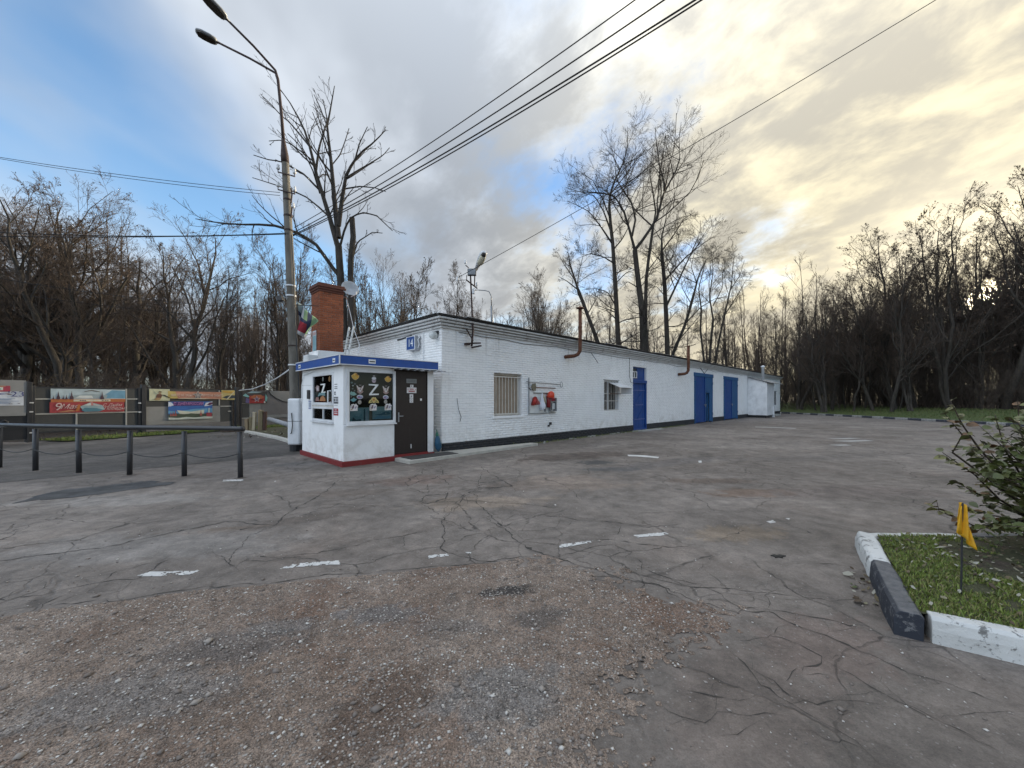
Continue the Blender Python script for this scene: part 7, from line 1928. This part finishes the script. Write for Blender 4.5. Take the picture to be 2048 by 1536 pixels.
def leaf_quads(br, frac, size, rg):
    p = br.p.reshape(-1, br.p.shape[1], 3)
    sel = rg.random(len(p)) < frac; p = p[sel]; k = len(p)
    q = p[np.arange(k), rg.integers(1, p.shape[1], k)]
    u = unit(rg.normal(size=(k, 3))); w = unit(np.cross(u, rg.normal(size=(k, 3)))); s = size * rg.uniform(.6, 1.3, k)[:, None]
    q = q - np.array([0, 0, 1]) * s * .6
    v = np.stack([q - u * s, q - w * s * .6, q + u * s, q + w * s * .6], 1).reshape(-1, 3)
    return v, np.arange(k * 4).reshape(-1, 4)
def tree_mesh(rg, trunk, limbs, dens=(7, 6, 6, 4), leaf=0.0, up=.3, wig=.16, thick=1.0, twig=.006, lfs=(.5, .5, .55, .6), ang=(48, 45, 42, 40), leafsize=.05, droop=0.0, llen=5.0, boughs=0):
    """trunk and limbs given as Br lists; returns meshes for the trunk part and the crown part"""
    tp, cp = [], []
    for b, k in trunk: tp.append((*tubes(b, k), 0))
    for b, k in limbs: tp.append((*tubes(b, k), 0))
    last = None
    l2 = [grow(b, max(3, int(round(dens[0] * min(1.5, max(.25, b.length.mean() / llen))))), .18, .97, lfs[0], ang[0], 6, rg, up, wig, .55, twig * 1.6, droop=droop) for b, _ in limbs]
    if boughs:
        for b, _ in trunk: l2.append(grow(b, boughs, .22, .98, .17, 68, 7, rg, .05, .16, .28, twig * 1.8, droop=.05))
    for b in l2: cp.append((*tubes(b, 4), 0))
    l3 = [grow(b, dens[1], .15, .98, lfs[1], ang[1], 5, rg, up, wig * 1.2, .6, twig * 1.2, droop=droop) for b in l2]
    for b in l3: cp.append((*tubes(b, 3), 0))
    l4 = [grow(b, dens[2], .12, 1.0, lfs[2], ang[2], 4, rg, up, wig * 1.3, .6, twig, droop=droop) for b in l3]
    for b in l4: cp.append((*tubes(b, 3), 0))
    tipb = l4
    if dens[3]:
        l5 = [grow(b, dens[3], .2, 1.0, lfs[3], ang[3], 3, rg, up, wig * 1.4, .7, twig * .85) for b in l4]
        for b in l5: cp.append((*tubes(b, 3), 0))
        tipb = l5
    if leaf > 0:
        for b in tipb:
            v, f = leaf_quads(b, leaf, leafsize, rg); cp.append((v, f, 1))
    return join(tp), join(cp)
def make_tree(name, label, meshes, mats_leaf, group=None, loc=(0, 0, 0)):  # the trees built limb by limb
    (tv, tf, tm), (cv, cf, cm_) = meshes
    root = empty(name, loc, 0, label, 'tree', group)
    link('trunk', npmesh('trunk', tv, tf, [M_BARK], smooth=True), root)
    link('crown', npmesh('crown', cv, cf, [M_TWIG2, mats_leaf], cm_), root)
    return root
def Brl(pts, r0, r1, n=10): return Br(resample(pts, n)[None], np.linspace(r0, r1, n)[None])

# ---- the lopped tree behind the kiosk, limb by limb
YT = 19.5
def T_(pts, d0=0.0, d1=0.0): return [tuple(P(x, y, YT + d0 + (d1 - d0) * i / (len(pts) - 1))) for i, (x, y) in enumerate(pts)]
tb = P(690, 700, YT)
trunk = [(Brl([(tb.x, YT, -.1)] + T_([(688, 690), (685, 600), (680, 530), (677, 478)]), .25, .16, 12), 10),
         (Brl([(tb.x + .3, YT + .1, -.1)] + T_([(702, 690), (704, 600), (700, 520), (707, 455), (704, 420)], .1, .1), .19, .13, 12), 9)]
limb_px = [([(675, 478), (660, 422), (646, 375), (633, 331), (622, 281), (610, 241), (591, 200), (576, 175), (560, 153)], .13, 0, -.8), ([(677, 462), (668, 375), (663, 312), (658, 266), (654, 231), (660, 200), (669, 147)], .14, 0, .8),
           ([(632, 322), (638, 275), (647, 244), (655, 219), (646, 175)], .06, -.3, .6), ([(677, 437), (685, 375), (693, 328), (710, 300), (719, 287), (750, 262), (772, 237)], .12, 0, -.5),
           ([(693, 337), (716, 322), (738, 309), (766, 291), (779, 275)], .05, -.2, .9), ([(710, 300), (719, 266), (735, 231)], .045, -.2, -.8), ([(684, 548), (655, 510), (638, 480), (604, 456), (566, 439), (535, 434), (485, 434), (438, 431), (391, 422)], .11, 0, -1.4),
           ([(650, 369), (635, 359), (610, 331), (585, 316), (563, 303), (538, 300), (507, 290)], .055, 0, -1), ([(632, 316), (607, 294), (585, 269), (563, 259), (538, 261)], .045, -.3, .5), ([(619, 272), (597, 244), (579, 222), (563, 209), (544, 187), (526, 169)], .045, -.4, .8),
           ([(680, 480), (690, 440), (704, 416), (729, 409), (754, 416), (785, 447)], .06, 0, -.8), ([(660, 420), (640, 400), (610, 375), (560, 355), (505, 337)], .05, 0, .9), ([(690, 360), (720, 355), (750, 358), (772, 366)], .04, 0, .6), ([(663, 312), (680, 290), (690, 262), (698, 235)], .035, .3, 1.2), ([(700, 520), (715, 470), (745, 450), (765, 452)], .05, .1, .9), ([(640, 370), (625, 320), (600, 270), (575, 245)], .04, 0, -1.2), ([(654, 231), (640, 190), (628, 165)], .03, .5, .8)]
limbs = [(Brl(T_(p, a, b), r, .018, 12), 6) for p, r, a, b in limb_px]
make_tree('lopped_tree', 'lopped bare tree with a cut stub and one long limb reaching left', tree_mesh(np.random.default_rng(3), trunk, limbs, (6, 3, 2, 0), up=.18, wig=.10, twig=.009, lfs=(.30, .52, .5, .5), ang=(42, 36, 34, 40), llen=5.0), M_DRYL).scale = (1, 1, .965)

# ---- the tall group behind the building
YG = 38.0
def Z7(x, y): return (1080 + x / 2.743, 200 + y / 2.743)
def Tg(pts, y, d0=0.0, d1=0.0): return [tuple(P(*Z7(*p), y + d0 + (d1 - d0) * i / (len(pts) - 1))) for i, p in enumerate(pts)]
def ground_of(pts, y): q = P(*Z7(*pts[0]), y); return [(q.x, y, -.1)]
heroes = [
 ('tall bare tree leaning left, first of the tall group behind the building', 36, [([(330, 1345), (260, 1150), (210, 1010)], .30, .2)],
  [([(210, 1010), (185, 930), (165, 860), (150, 770)], .16, 0, 1), ([(210, 1010), (150, 960), (100, 930)], .09, 0, -1), ([(235, 1090), (200, 1010), (215, 900), (240, 800), (230, 740)], .09, 0, 1.5), ([(190, 950), (130, 860), (95, 790)], .07, 0, -1.5), ([(260, 1150), (310, 1060), (290, 990)], .07, 0, 1)]),
 ('tall bare tree with a straight trunk left of the forked giant behind the building', 38, [([(432, 1350), (422, 1150), (412, 950), (400, 750), (388, 640)], .40, .22)],
  [([(388, 640), (378, 500), (400, 400), (450, 300), (480, 200), (480, 70)], .2, 0, 1), ([(400, 750), (330, 640), (270, 560), (200, 520), (150, 500)], .12, 0, -2), ([(395, 690), (350, 560), (300, 470), (230, 450), (160, 430)], .12, 0, 2), ([(385, 600), (340, 480), (290, 380), (220, 330)], .10, 0, -2), ([(410, 860), (350, 820), (280, 800), (200, 830)], .09, 0, -3), ([(415, 1100), (370, 1020), (300, 1000), (230, 1010)], .10, 0, 2), ([(420, 1180), (370, 1130), (310, 1110)], .08, 0, -2), ([(400, 780), (450, 720), (490, 640), (480, 560)], .09, 0, -2), ([(412, 930), (460, 880), (480, 800)], .07, 0, 3), ([(440, 320), (400, 240), (360, 200)], .06, .5, -1)]),
 ('forked giant, the tallest bare tree behind the building with a broad twin crown', 37, [([(568, 1385), (562, 1150), (538, 950), (520, 780)], .48, .30), ([(585, 1385), (578, 1150), (582, 950), (602, 780), (622, 640)], .34, .15)],
  [([(520, 780), (490, 660), (455, 540), (405, 470), (330, 448), (230, 450), (150, 425)], .17, 0, -2), ([(505, 700), (525, 600), (500, 500), (440, 420), (410, 330), (420, 220)], .15, 0, 2), ([(520, 780), (580, 700), (640, 600), (680, 450), (740, 340), (770, 250), (760, 150), (775, 45)], .22, 0, 0), ([(680, 440), (680, 370), (640, 320), (590, 250)], .10, 0, 1), ([(622, 640), (635, 560), (620, 450), (600, 330), (620, 200)], .12, 0, 2), ([(740, 340), (800, 320), (840, 300)], .06, 0, -1), ([(655, 560), (720, 500), (800, 470)], .08, 0, -1.5), ([(690, 420), (660, 320), (680, 200), (690, 110)], .08, 0, -1), ([(610, 700), (690, 640), (760, 600), (820, 580)], .08, 0, 2), ([(470, 580), (430, 520), (470, 400), (520, 300)], .07, 0, 2.5), ([(545, 1000), (480, 960), (440, 1000)], .07, 0, -2), ([(590, 900), (650, 820), (690, 760)], .08, 0, 2), ([(765, 200), (720, 140), (710, 80)], .05, 0, -.6)]),
 ('bare tree with a straight trunk and low right fork, right of the forked giant', 39, [([(700, 1400), (692, 1150), (682, 950), (668, 800)], .40, .22)],
  [([(668, 800), (668, 700), (690, 610), (700, 520)], .16, 0, 1), ([(690, 1110), (740, 1000), (820, 820), (880, 680), (880, 610)], .15, 0, -1), ([(690, 950), (800, 820), (900, 740), (990, 680)], .12, 0, 2), ([(675, 860), (620, 790), (570, 760)], .08, 0, -2), ([(820, 820), (860, 760), (930, 640)], .08, 0, 1), ([(672, 780), (730, 700), (790, 600), (850, 560)], .10, 0, -2), ([(690, 1050), (640, 990), (600, 1000)], .07, 0, 2), ([(680, 900), (740, 800), (760, 700)], .07, 0, 2)]),
 ('bare tree leaning strongly right behind the far part of the building', 40, [([(720, 1400), (800, 1200), (845, 1030)], .26, .17)],
  [([(845, 1030), (870, 930), (910, 840), (990, 760)], .13, 0, 1), ([(800, 1200), (880, 1110), (960, 1060), (1040, 1050)], .09, 0, -1), ([(760, 1300), (850, 1190), (900, 1130)], .08, 0, 2), ([(860, 970), (830, 880), (850, 780)], .07, 0, -1), ([(830, 1090), (780, 1000), (770, 920)], .06, 0, 1)]),
 ('bushy many-stemmed bare tree at the right end of the tall group', 43, [([(930, 1420), (940, 1280), (950, 1180)], .22, .16), ([(960, 1420), (990, 1260), (1020, 1120)], .2, .13), ([(900, 1420), (880, 1240), (885, 1120)], .18, .12)],
  [([(950, 1180), (930, 1050), (950, 900), (940, 790)], .12, 0, 1), ([(1020, 1120), (1050, 980), (1060, 860), (1070, 790)], .11, 0, -1), ([(1010, 1160), (1090, 1030), (1130, 950), (1170, 960)], .09, 0, 1), ([(885, 1120), (870, 1000), (900, 880), (890, 800)], .10, 0, -1), ([(940, 1240), (1010, 1150), (1090, 1120)], .07, 0, 2), ([(950, 1100), (1000, 1000), (1000, 850)], .08, 0, 2), ([(1040, 1020), (1100, 920), (1120, 840)], .06, 0, -1)]),
]
for hi, (lab, y, tr, lb) in enumerate(heroes):
    trunk = [(Brl(ground_of(p, y) + Tg(p, y), a * .74, b * .74, 12), 10) for p, a, b in tr]
    limbs = [(Brl(Tg(p, y, d0, d1), r * .78, .014, 12), 6) for p, r, d0, d1 in lb]
    make_tree('tall_tree', lab, tree_mesh(np.random.default_rng(40 + hi), trunk, limbs, (11, 6, 5, 3), up=.13, wig=.11, twig=.0085, lfs=(.42, .52, .55, .6), ang=(54, 46, 40, 34), llen=9.0, boughs=16), M_DRYL, 'tall bare trees behind the building').scale = (1, 1, .955)

# ---- kinds for the woods
def generic(seed, hgt_, crown0, spread, nl, stems=1, leaf=0.0, dens=(7, 6, 5, 3), up=.35, ang=42, trunk_r=.2, lean=.05, leafsize=.055, twig=.0075, tmin=.30):
    rg = np.random.default_rng(seed); trunk, limbs = [], []
    for s in range(stems):
        a = rg.uniform(0, 6.28); o = np.array([math.cos(a), math.sin(a)]) * (0.25 * (stems > 1))
        ln = rg.normal(0, lean, 2) + o * (.55 if stems > 1 else 0)
        hh = hgt_ * rg.uniform(.82, 1.0) if stems > 1 else hgt_
        z = np.linspace(0, hh, 14)
        wob = np.cumsum(rg.normal(0, hgt_ * .0075, (14, 2)), 0); wob -= wob[0]
        p = np.stack([o[0] + ln[0] * z + wob[:, 0], o[1] + ln[1] * z + wob[:, 1], z - .15], 1)
        b = Br(p[None], (trunk_r / stems ** .4 * np.linspace(1, .10, 14) ** .9)[None]); trunk.append((b, 8))
        limbs.append((grow(b, nl, crown0, .97, spread, ang, 9, rg, up, .13, .55, .02), 5))
    return tree_mesh(rg, trunk, limbs, dens, leaf, up * .5, .12, twig=twig, leafsize=leafsize, lfs=(.46, .52, .55, .6), ang=(46, 42, 38, 34), llen=float(limbs[0][0].length.mean()))
KINDS = {
 'slender': generic(101, 18, .30, .30, 18, dens=(7, 6, 5, 2), trunk_r=.20, up=.5, ang=38),
 'slender_b': generic(102, 17, .22, .28, 18, dens=(7, 6, 5, 2), trunk_r=.17, up=.5, ang=40, lean=.08),
 'spreading': generic(103, 15, .20, .46, 13, dens=(8, 6, 5, 2), leaf=.10, trunk_r=.34, up=.22, ang=52),
 'spreading_b': generic(104, 15, .16, .42, 9, stems=2, dens=(7, 6, 5, 2), leaf=.10, trunk_r=.30, up=.3, ang=48),
 'leafy': generic(105, 20, .18, .34, 18, dens=(7, 6, 5, 2), leaf=.22, trunk_r=.26, up=.4, ang=42, leafsize=.075),
 'leafy_b': generic(106, 19, .15, .33, 9, stems=3, dens=(6, 6, 5, 2), leaf=.20, trunk_r=.28, up=.4, ang=42, lean=.09, leafsize=.075),
 'young': generic(107, 9, .08, .34, 12, stems=2, dens=(6, 5, 4, 0), leaf=.12, trunk_r=.10, up=.5, ang=38, leafsize=.05),
 'fan': generic(108, 14, .12, .52, 14, dens=(6, 5, 4, 2), leaf=.03, trunk_r=.22, up=.75, ang=40),
}
LEAFM = {'leafy': M_DRYL, 'leafy_b': M_DRYL, 'young': M_DRYL2}
MESH = {}
for k, ((tv, tf, tm), (cv, cf, cm_)) in KINDS.items():
    MESH[k] = (npmesh('trunk', tv, tf, [M_BARK], smooth=True), npmesh('crown', cv, cf, [M_TWIG, LEAFM.get(k, M_DRYL)], cm_))
def plant(kind, x, y, s, sz, rz, label, group, name='bare_tree', tilt=0.0):
    z = float(hgt(x, y)) - .02 if (x > 30 or y > 44) else -.02
    r = empty(name, (x, y, z), rz, label, 'tree', group)
    r.scale = (s, s, sz)
    if tilt: r.rotation_euler = (0, tilt, rz)
    link('trunk', MESH[kind][0], r); link('crown', MESH[kind][1], r)
    return r
rt = random.Random(77)
def atpx(px, y): return ((px - CX) / F * y, y)
# trees one can tell apart
NAMED = [
 ('spreading', 150, 27, 1.0, .90, 1.0, 'broad spreading bare tree with the dark thick trunk behind the left fence panel', 'spreading_tree'),
 ('spreading_b', 285, 31, .95, .74, 2.2, 'twin-stemmed spreading tree at the right shoulder of the left wood', 'spreading_tree'),
 ('spreading', 20, 25, 1.0, .86, 3.6, 'spreading bare tree at the far left edge above the grey gate leaf', 'spreading_tree'),
 ('spreading', 225, 36, 1.05, .90, 5.0, 'broad bare tree rising behind the star banner in the left wood', 'spreading_tree'),
 ('spreading_b', 85, 33, 1.05, .92, .5, 'twin-stemmed broad tree behind the left dark fence panel', 'spreading_tree'),
 ('spreading', -70, 30, 1.1, .95, 1.9, 'broad bare tree cut by the left edge of the picture', 'spreading_tree'),
 ('spreading', 110, 25.5, .95, .82, 2.8, 'broad rounded bare tree over the skyline banner of the left fence', 'spreading_tree'),
 ('spreading', 262, 27.5, .95, .78, 4.4, 'broad rounded bare tree over the gap between the left fence panels', 'spreading_tree'),
 ('fan', 1072, 44, .95, .92, .6, 'fan shaped bare tree with upright twigs right of the wall lamp post', 'bare_tree'),
 ('young', 830, 29, 1.15, 1.15, 1.2, 'half bare sapling with brown leaves left of the wall lamp post behind the roof', 'sapling'),
 ('young', 760, 27, 1.0, 1.0, 2.9, 'leaning sapling behind the roof between chimney and lamp post', 'sapling'),
 ('leafy', 1560, 62, .72, .74, .4, 'small bare tree standing alone beyond the far end of the building', 'bare_tree'),
 ('leafy_b', 1648, 41, .8, .72, 1.1, 'three-stemmed tree with dry leaves at the left end of the right wood', 'leafy_tree'),
 ('leafy', 1792, 40, .92, .86, 2.0, 'tall leafy-topped tree in the middle of the right wood', 'leafy_tree'),
 ('leafy_b', 1905, 36, 1.05, 1.0, 3.0, 'tallest clump of stems in the right wood, above the bush', 'leafy_tree'),
 ('leafy', 2010, 35, 1.08, 1.10, 4.0, 'tall tree with dry leaves at the right edge of the picture', 'leafy_tree'),
]
for kind, px, y, s, sz, rz, lab, nm in NAMED:
    x, yy = atpx(px, y); plant(kind, x, yy, s, sz, rz, lab, None, nm)
# the left wood, the wood behind the building and the right wood: trees nothing tells apart
placed = [(atpx(n[1], n[2])) for n in NAMED]
def wood(n, region, kinds, sc, label, group, dmin, seed, tilt=0.0, szf=1.0, slope=False):
    r = random.Random(seed); c = 0; tries = 0
    while c < n and tries < n * 60:
        tries += 1
        px = r.uniform(region[0], region[1]); y = r.uniform(*region[2:4]) ; x, y = atpx(px, y)
        if any((x - a) ** 2 + (y - b) ** 2 < dmin ** 2 for a, b in placed): continue
        # stay clear of yard, fence and building
        q = V((x - BC.x, y - BC.y, 0)); u, v = q.x * Q + q.y * Q, -q.x * Q + q.y * Q
        if -6 < u < BL + 2 and -3 < v < BD + 2.5: continue
        fq = V((x, y, 0)) - FA
        if fq.dot(FN) > -2.0 and x < -8 and y < 26: continue
        if x > 18 and (x < 34.5 and y < 47): continue
        if x > -8 and u > 0 and v < 0 and x < 30: continue
        placed.append((x, y)); c += 1
        k = r.choice(kinds); s = r.uniform(*sc)
        if slope: s *= min(1.0, max(.62, .62 + .38 * (px - 1620) / 380))
        plant(k, x, y, s * r.uniform(.85, 1.1), s * szf * r.uniform(.9, 1.08), r.uniform(0, 6.28), label, group, tilt=r.uniform(-tilt, tilt))
wood(52, (-350, 640, 26, 62), ['slender', 'slender_b', 'slender', 'spreading_b'], (.60, .84), 'slim bare tree in the wood behind the left fence', 'bare trees of the wood behind the left fence', 1.9, 1, .03)
wood(14, (-250, 380, 22, 34), ['young', 'spreading_b', 'young'], (.75, 1.0), 'low bare tree at the near edge of the left wood', 'low trees along the near edge of the left wood', 1.6, 2, .05)
wood(30, (560, 1130, 34, 68), ['slender', 'young', 'slender_b', 'fan'], (.62, .90), 'bare tree in the wood behind the near half of the building', 'bare trees behind the near half of the building', 2.0, 3, .04)
wood(18, (1120, 1620, 48, 80), ['slender', 'slender_b', 'young', 'fan'], (.55, .78), 'bare tree in the wood behind the far half of the building', 'bare trees behind the far half of the building', 2.2, 4, .05)
wood(66, (1600, 2330, 38, 74), ['leafy', 'leafy_b', 'slender_b', 'leafy', 'young'], (.70, 1.02), 'bare tree with a few dry leaves in the right wood', 'bare trees of the right wood', 1.5, 5, .08, slope=True)
wood(20, (1640, 2250, 36, 48), ['leafy', 'leafy_b', 'leafy'], (.72, 1.0), 'front-row bare tree with a few dry leaves at the edge of the right wood', 'front-row trees of the right wood', 1.3, 8, .08, slope=True)
wood(14, (1590, 2250, 36, 50), ['young', 'young', 'spreading_b'], (.8, 1.15), 'low leaning tree at the near edge of the right wood', 'low trees along the near edge of the right wood', 1.5, 6, .25)

# the wood farther back reads as one mass, and so does the undergrowth
def far_wood(n, rad0, rad1, a0, a1, seed):
    rg = np.random.default_rng(seed); parts = []
    for i in range(n):
        a = math.radians(rg.uniform(a0, a1)); d = rg.uniform(rad0, rad1); x, y = math.sin(a) * d, math.cos(a) * d
        hh = rg.uniform(14, 22); z = np.linspace(0, hh, 7); p = np.stack([x + rg.normal(0, .03) * z + np.cumsum(rg.normal(0, .12, 7)), y + 0 * z, z + float(hgt(x, y)) - .2], 1)
        b = Br(p[None], (rg.uniform(.13, .25) * np.linspace(1, .15, 7))[None])
        l1 = grow(b, 14, .2, .98, .24, 42, 5, rg, .45, .15, .5, .03); l2 = grow(l1, 6, .2, 1, .5, 42, 4, rg, .3, .2, .6, .016); l3 = grow(l2, 5, .2, 1, .5, 40, 3, rg, .3, .2, .6, .012)
        for q, k in ((b, 5), (l1, 3), (l2, 3), (l3, 3)): parts.append((*tubes(q, k), 0))
    return join(parts)
for i, (n, a0, a1, r0, r1, lab) in enumerate(((120, -68, -20, 58, 105, 'far bare wood reading as one brown mass on the left'), (90, -20, 28, 68, 112, 'far bare wood reading as one brown mass behind the building'), (120, 28, 70, 70, 112, 'far bare wood reading as one brown mass on the right'))):
    v, f, m_ = far_wood(n, r0, r1, a0, a1, 200 + i)
    tag(link('distant_wood', npmesh('distant_wood', v, f, [M_TWIG])), lab, kind='stuff')
def brush(n, pick, hh, seed, name, label, leaf=.25, rmin=.008):
    rg = np.random.default_rng(seed); xy = pick(rg, n)
    k = len(xy); az = rg.uniform(0, 6.283, k); ln = rg.uniform(.05, .65, k); L = np.minimum(hh * rg.lognormal(-.1, .4, k), hh * 1.15)
    d = unit(np.stack([np.cos(az) * ln, np.sin(az) * ln, np.ones(k)], 1)); p = np.empty((k, 5, 3)); z = hgt(xy[:, 0], xy[:, 1])
    p[:, 0] = np.stack([xy[:, 0], xy[:, 1], z - .05], 1)
    for j in range(1, 5):
        d = unit(d + rg.normal(size=(k, 3)) * .16); p[:, j] = p[:, j - 1] + d * (L / 4)[:, None]
    b = Br(p, np.maximum(rmin * .6, (rmin * 1.5) * np.linspace(1, .4, 5)[None].repeat(k, 0)))
    c = grow(b, 5, .25, 1, .42, 42, 4, rg, .25, .22, .7, rmin * .75)
    e = grow(c, 3, .25, 1, .5, 42, 3, rg, .2, .25, .7, rmin * .6)
    parts = [(*tubes(b, 3), 0), (*tubes(c, 3), 0), (*tubes(e, 3), 0)]
    v, f = leaf_quads(e, leaf, .06, rg); parts.append((v, f, 1))
    v, f, m_ = join(parts)
    return tag(link(name, npmesh(name, v, f, [M_TWIG, M_DRYL2], m_)), label, kind='stuff')
def pk_left(rg, n):
    s = rg.uniform(-6, 12, n); w = 3.0 + rg.gamma(1.6, 5, n); q = np.array(FA)[:2] + np.outer(s, np.array(FU)[:2]) - np.outer(w, np.array(FN)[:2]); return q
def pk_mid(rg, n):
    u = rg.uniform(-4, BL + 6, n); v = BD + 2.0 + rg.gamma(1.6, 5, n); q = np.stack([BC.x + Q * u - Q * v, BC.y + Q * u + Q * v], 1); return q[q[:, 1] > 26]
def pk_right(rg, n):
    a = rg.uniform(20, 75, n); x = np.where(rg.random(n) < .72, 40.0, 40.0) + rg.gamma(1.7, 4.5, n); return np.stack([x, a], 1)
def pk_gap(rg, n):
    x = rg.uniform(18, 42, n); y = 60 + rg.gamma(1.6, 6, n); return np.stack([x, y], 1)
brush(1500, pk_left, 2.6, 301, 'undergrowth', 'dense bare undergrowth behind the left fence')
brush(1500, pk_mid, 3.2, 302, 'undergrowth', 'dense bare undergrowth behind the building')
brush(2200, pk_right, 3.8, 303, 'undergrowth', 'dense bare undergrowth at the foot of the right wood')
brush(700, pk_gap, 2.8, 304, 'undergrowth', 'bare undergrowth beyond the grass at the far end of the building')
def pk_thick_right(rg, n):
    a = np.radians(rg.uniform(34, 66, n)); d = rg.uniform(58, 85, n); return np.stack([np.sin(a) * d, np.cos(a) * d], 1)
def pk_thick_mid(rg, n):
    a = np.radians(rg.uniform(-28, 35, n)); d = rg.uniform(58, 85, n); return np.stack([np.sin(a) * d, np.cos(a) * d], 1)
def pk_thick_left(rg, n):
    a = np.radians(rg.uniform(-66, -28, n)); d = rg.uniform(45, 75, n); return np.stack([np.sin(a) * d, np.cos(a) * d], 1)
brush(2000, pk_thick_right, 9.5, 311, 'thicket', 'tall brown thicket deep in the right wood', .3, .013)
brush(1200, pk_thick_mid, 6.0, 312, 'thicket', 'tall brown thicket deep in the wood behind the building', .3, .013)
brush(1200, pk_thick_left, 6.0, 313, 'thicket', 'tall brown thicket deep in the left wood', .3, .012)
# grey concrete wall glimpsed through the right wood, distant street lamp behind the roof
wl3 = empty('concrete_wall', label='grey concrete panel wall glimpsed through the right wood', cat='wall')
for i in range(7):
    a_, b_ = V(atpx(1800 + 38 * i, 60)).to_3d() if False else V((*atpx(1850 + 30 * i, 58 - i), 0)), V((*atpx(1879 + 30 * i, 57 - i), 0))
    mb = MB().bar(a_ + V((0, 0, 1.6)), b_ + V((0, 0, 1.6)), .15, 2.5); mb.build('wall_panel', M_GREYS, wl3)
sl = empty('distant_street_lamp', label='slim grey street lamp with a curved arm far behind the roof', cat='street lamp')
ys_ = 36
MB().tube([V((P(984, 700, ys_).x, ys_, 0)), P(984, 640, ys_), P(983, 612, ys_)], [.14, .12, .10], 8).build('mast', M_GREYM, sl, True)
MB().tube([P(983, 612, ys_), P(982.5, 592, ys_), P(978, 583, ys_), P(970, 581, ys_), P(957, 580, ys_), P(950, 579.5, ys_)], [.05, .045, .045, .04, .04, .04], 8).build('arm', M_GREYM, sl, True)
mb = MB(); mb.bar(P(945, 578, ys_), P(953, 580, ys_), .22, .12); bev(mb.build('lamp_head', M_WHITE2, sl), .03)
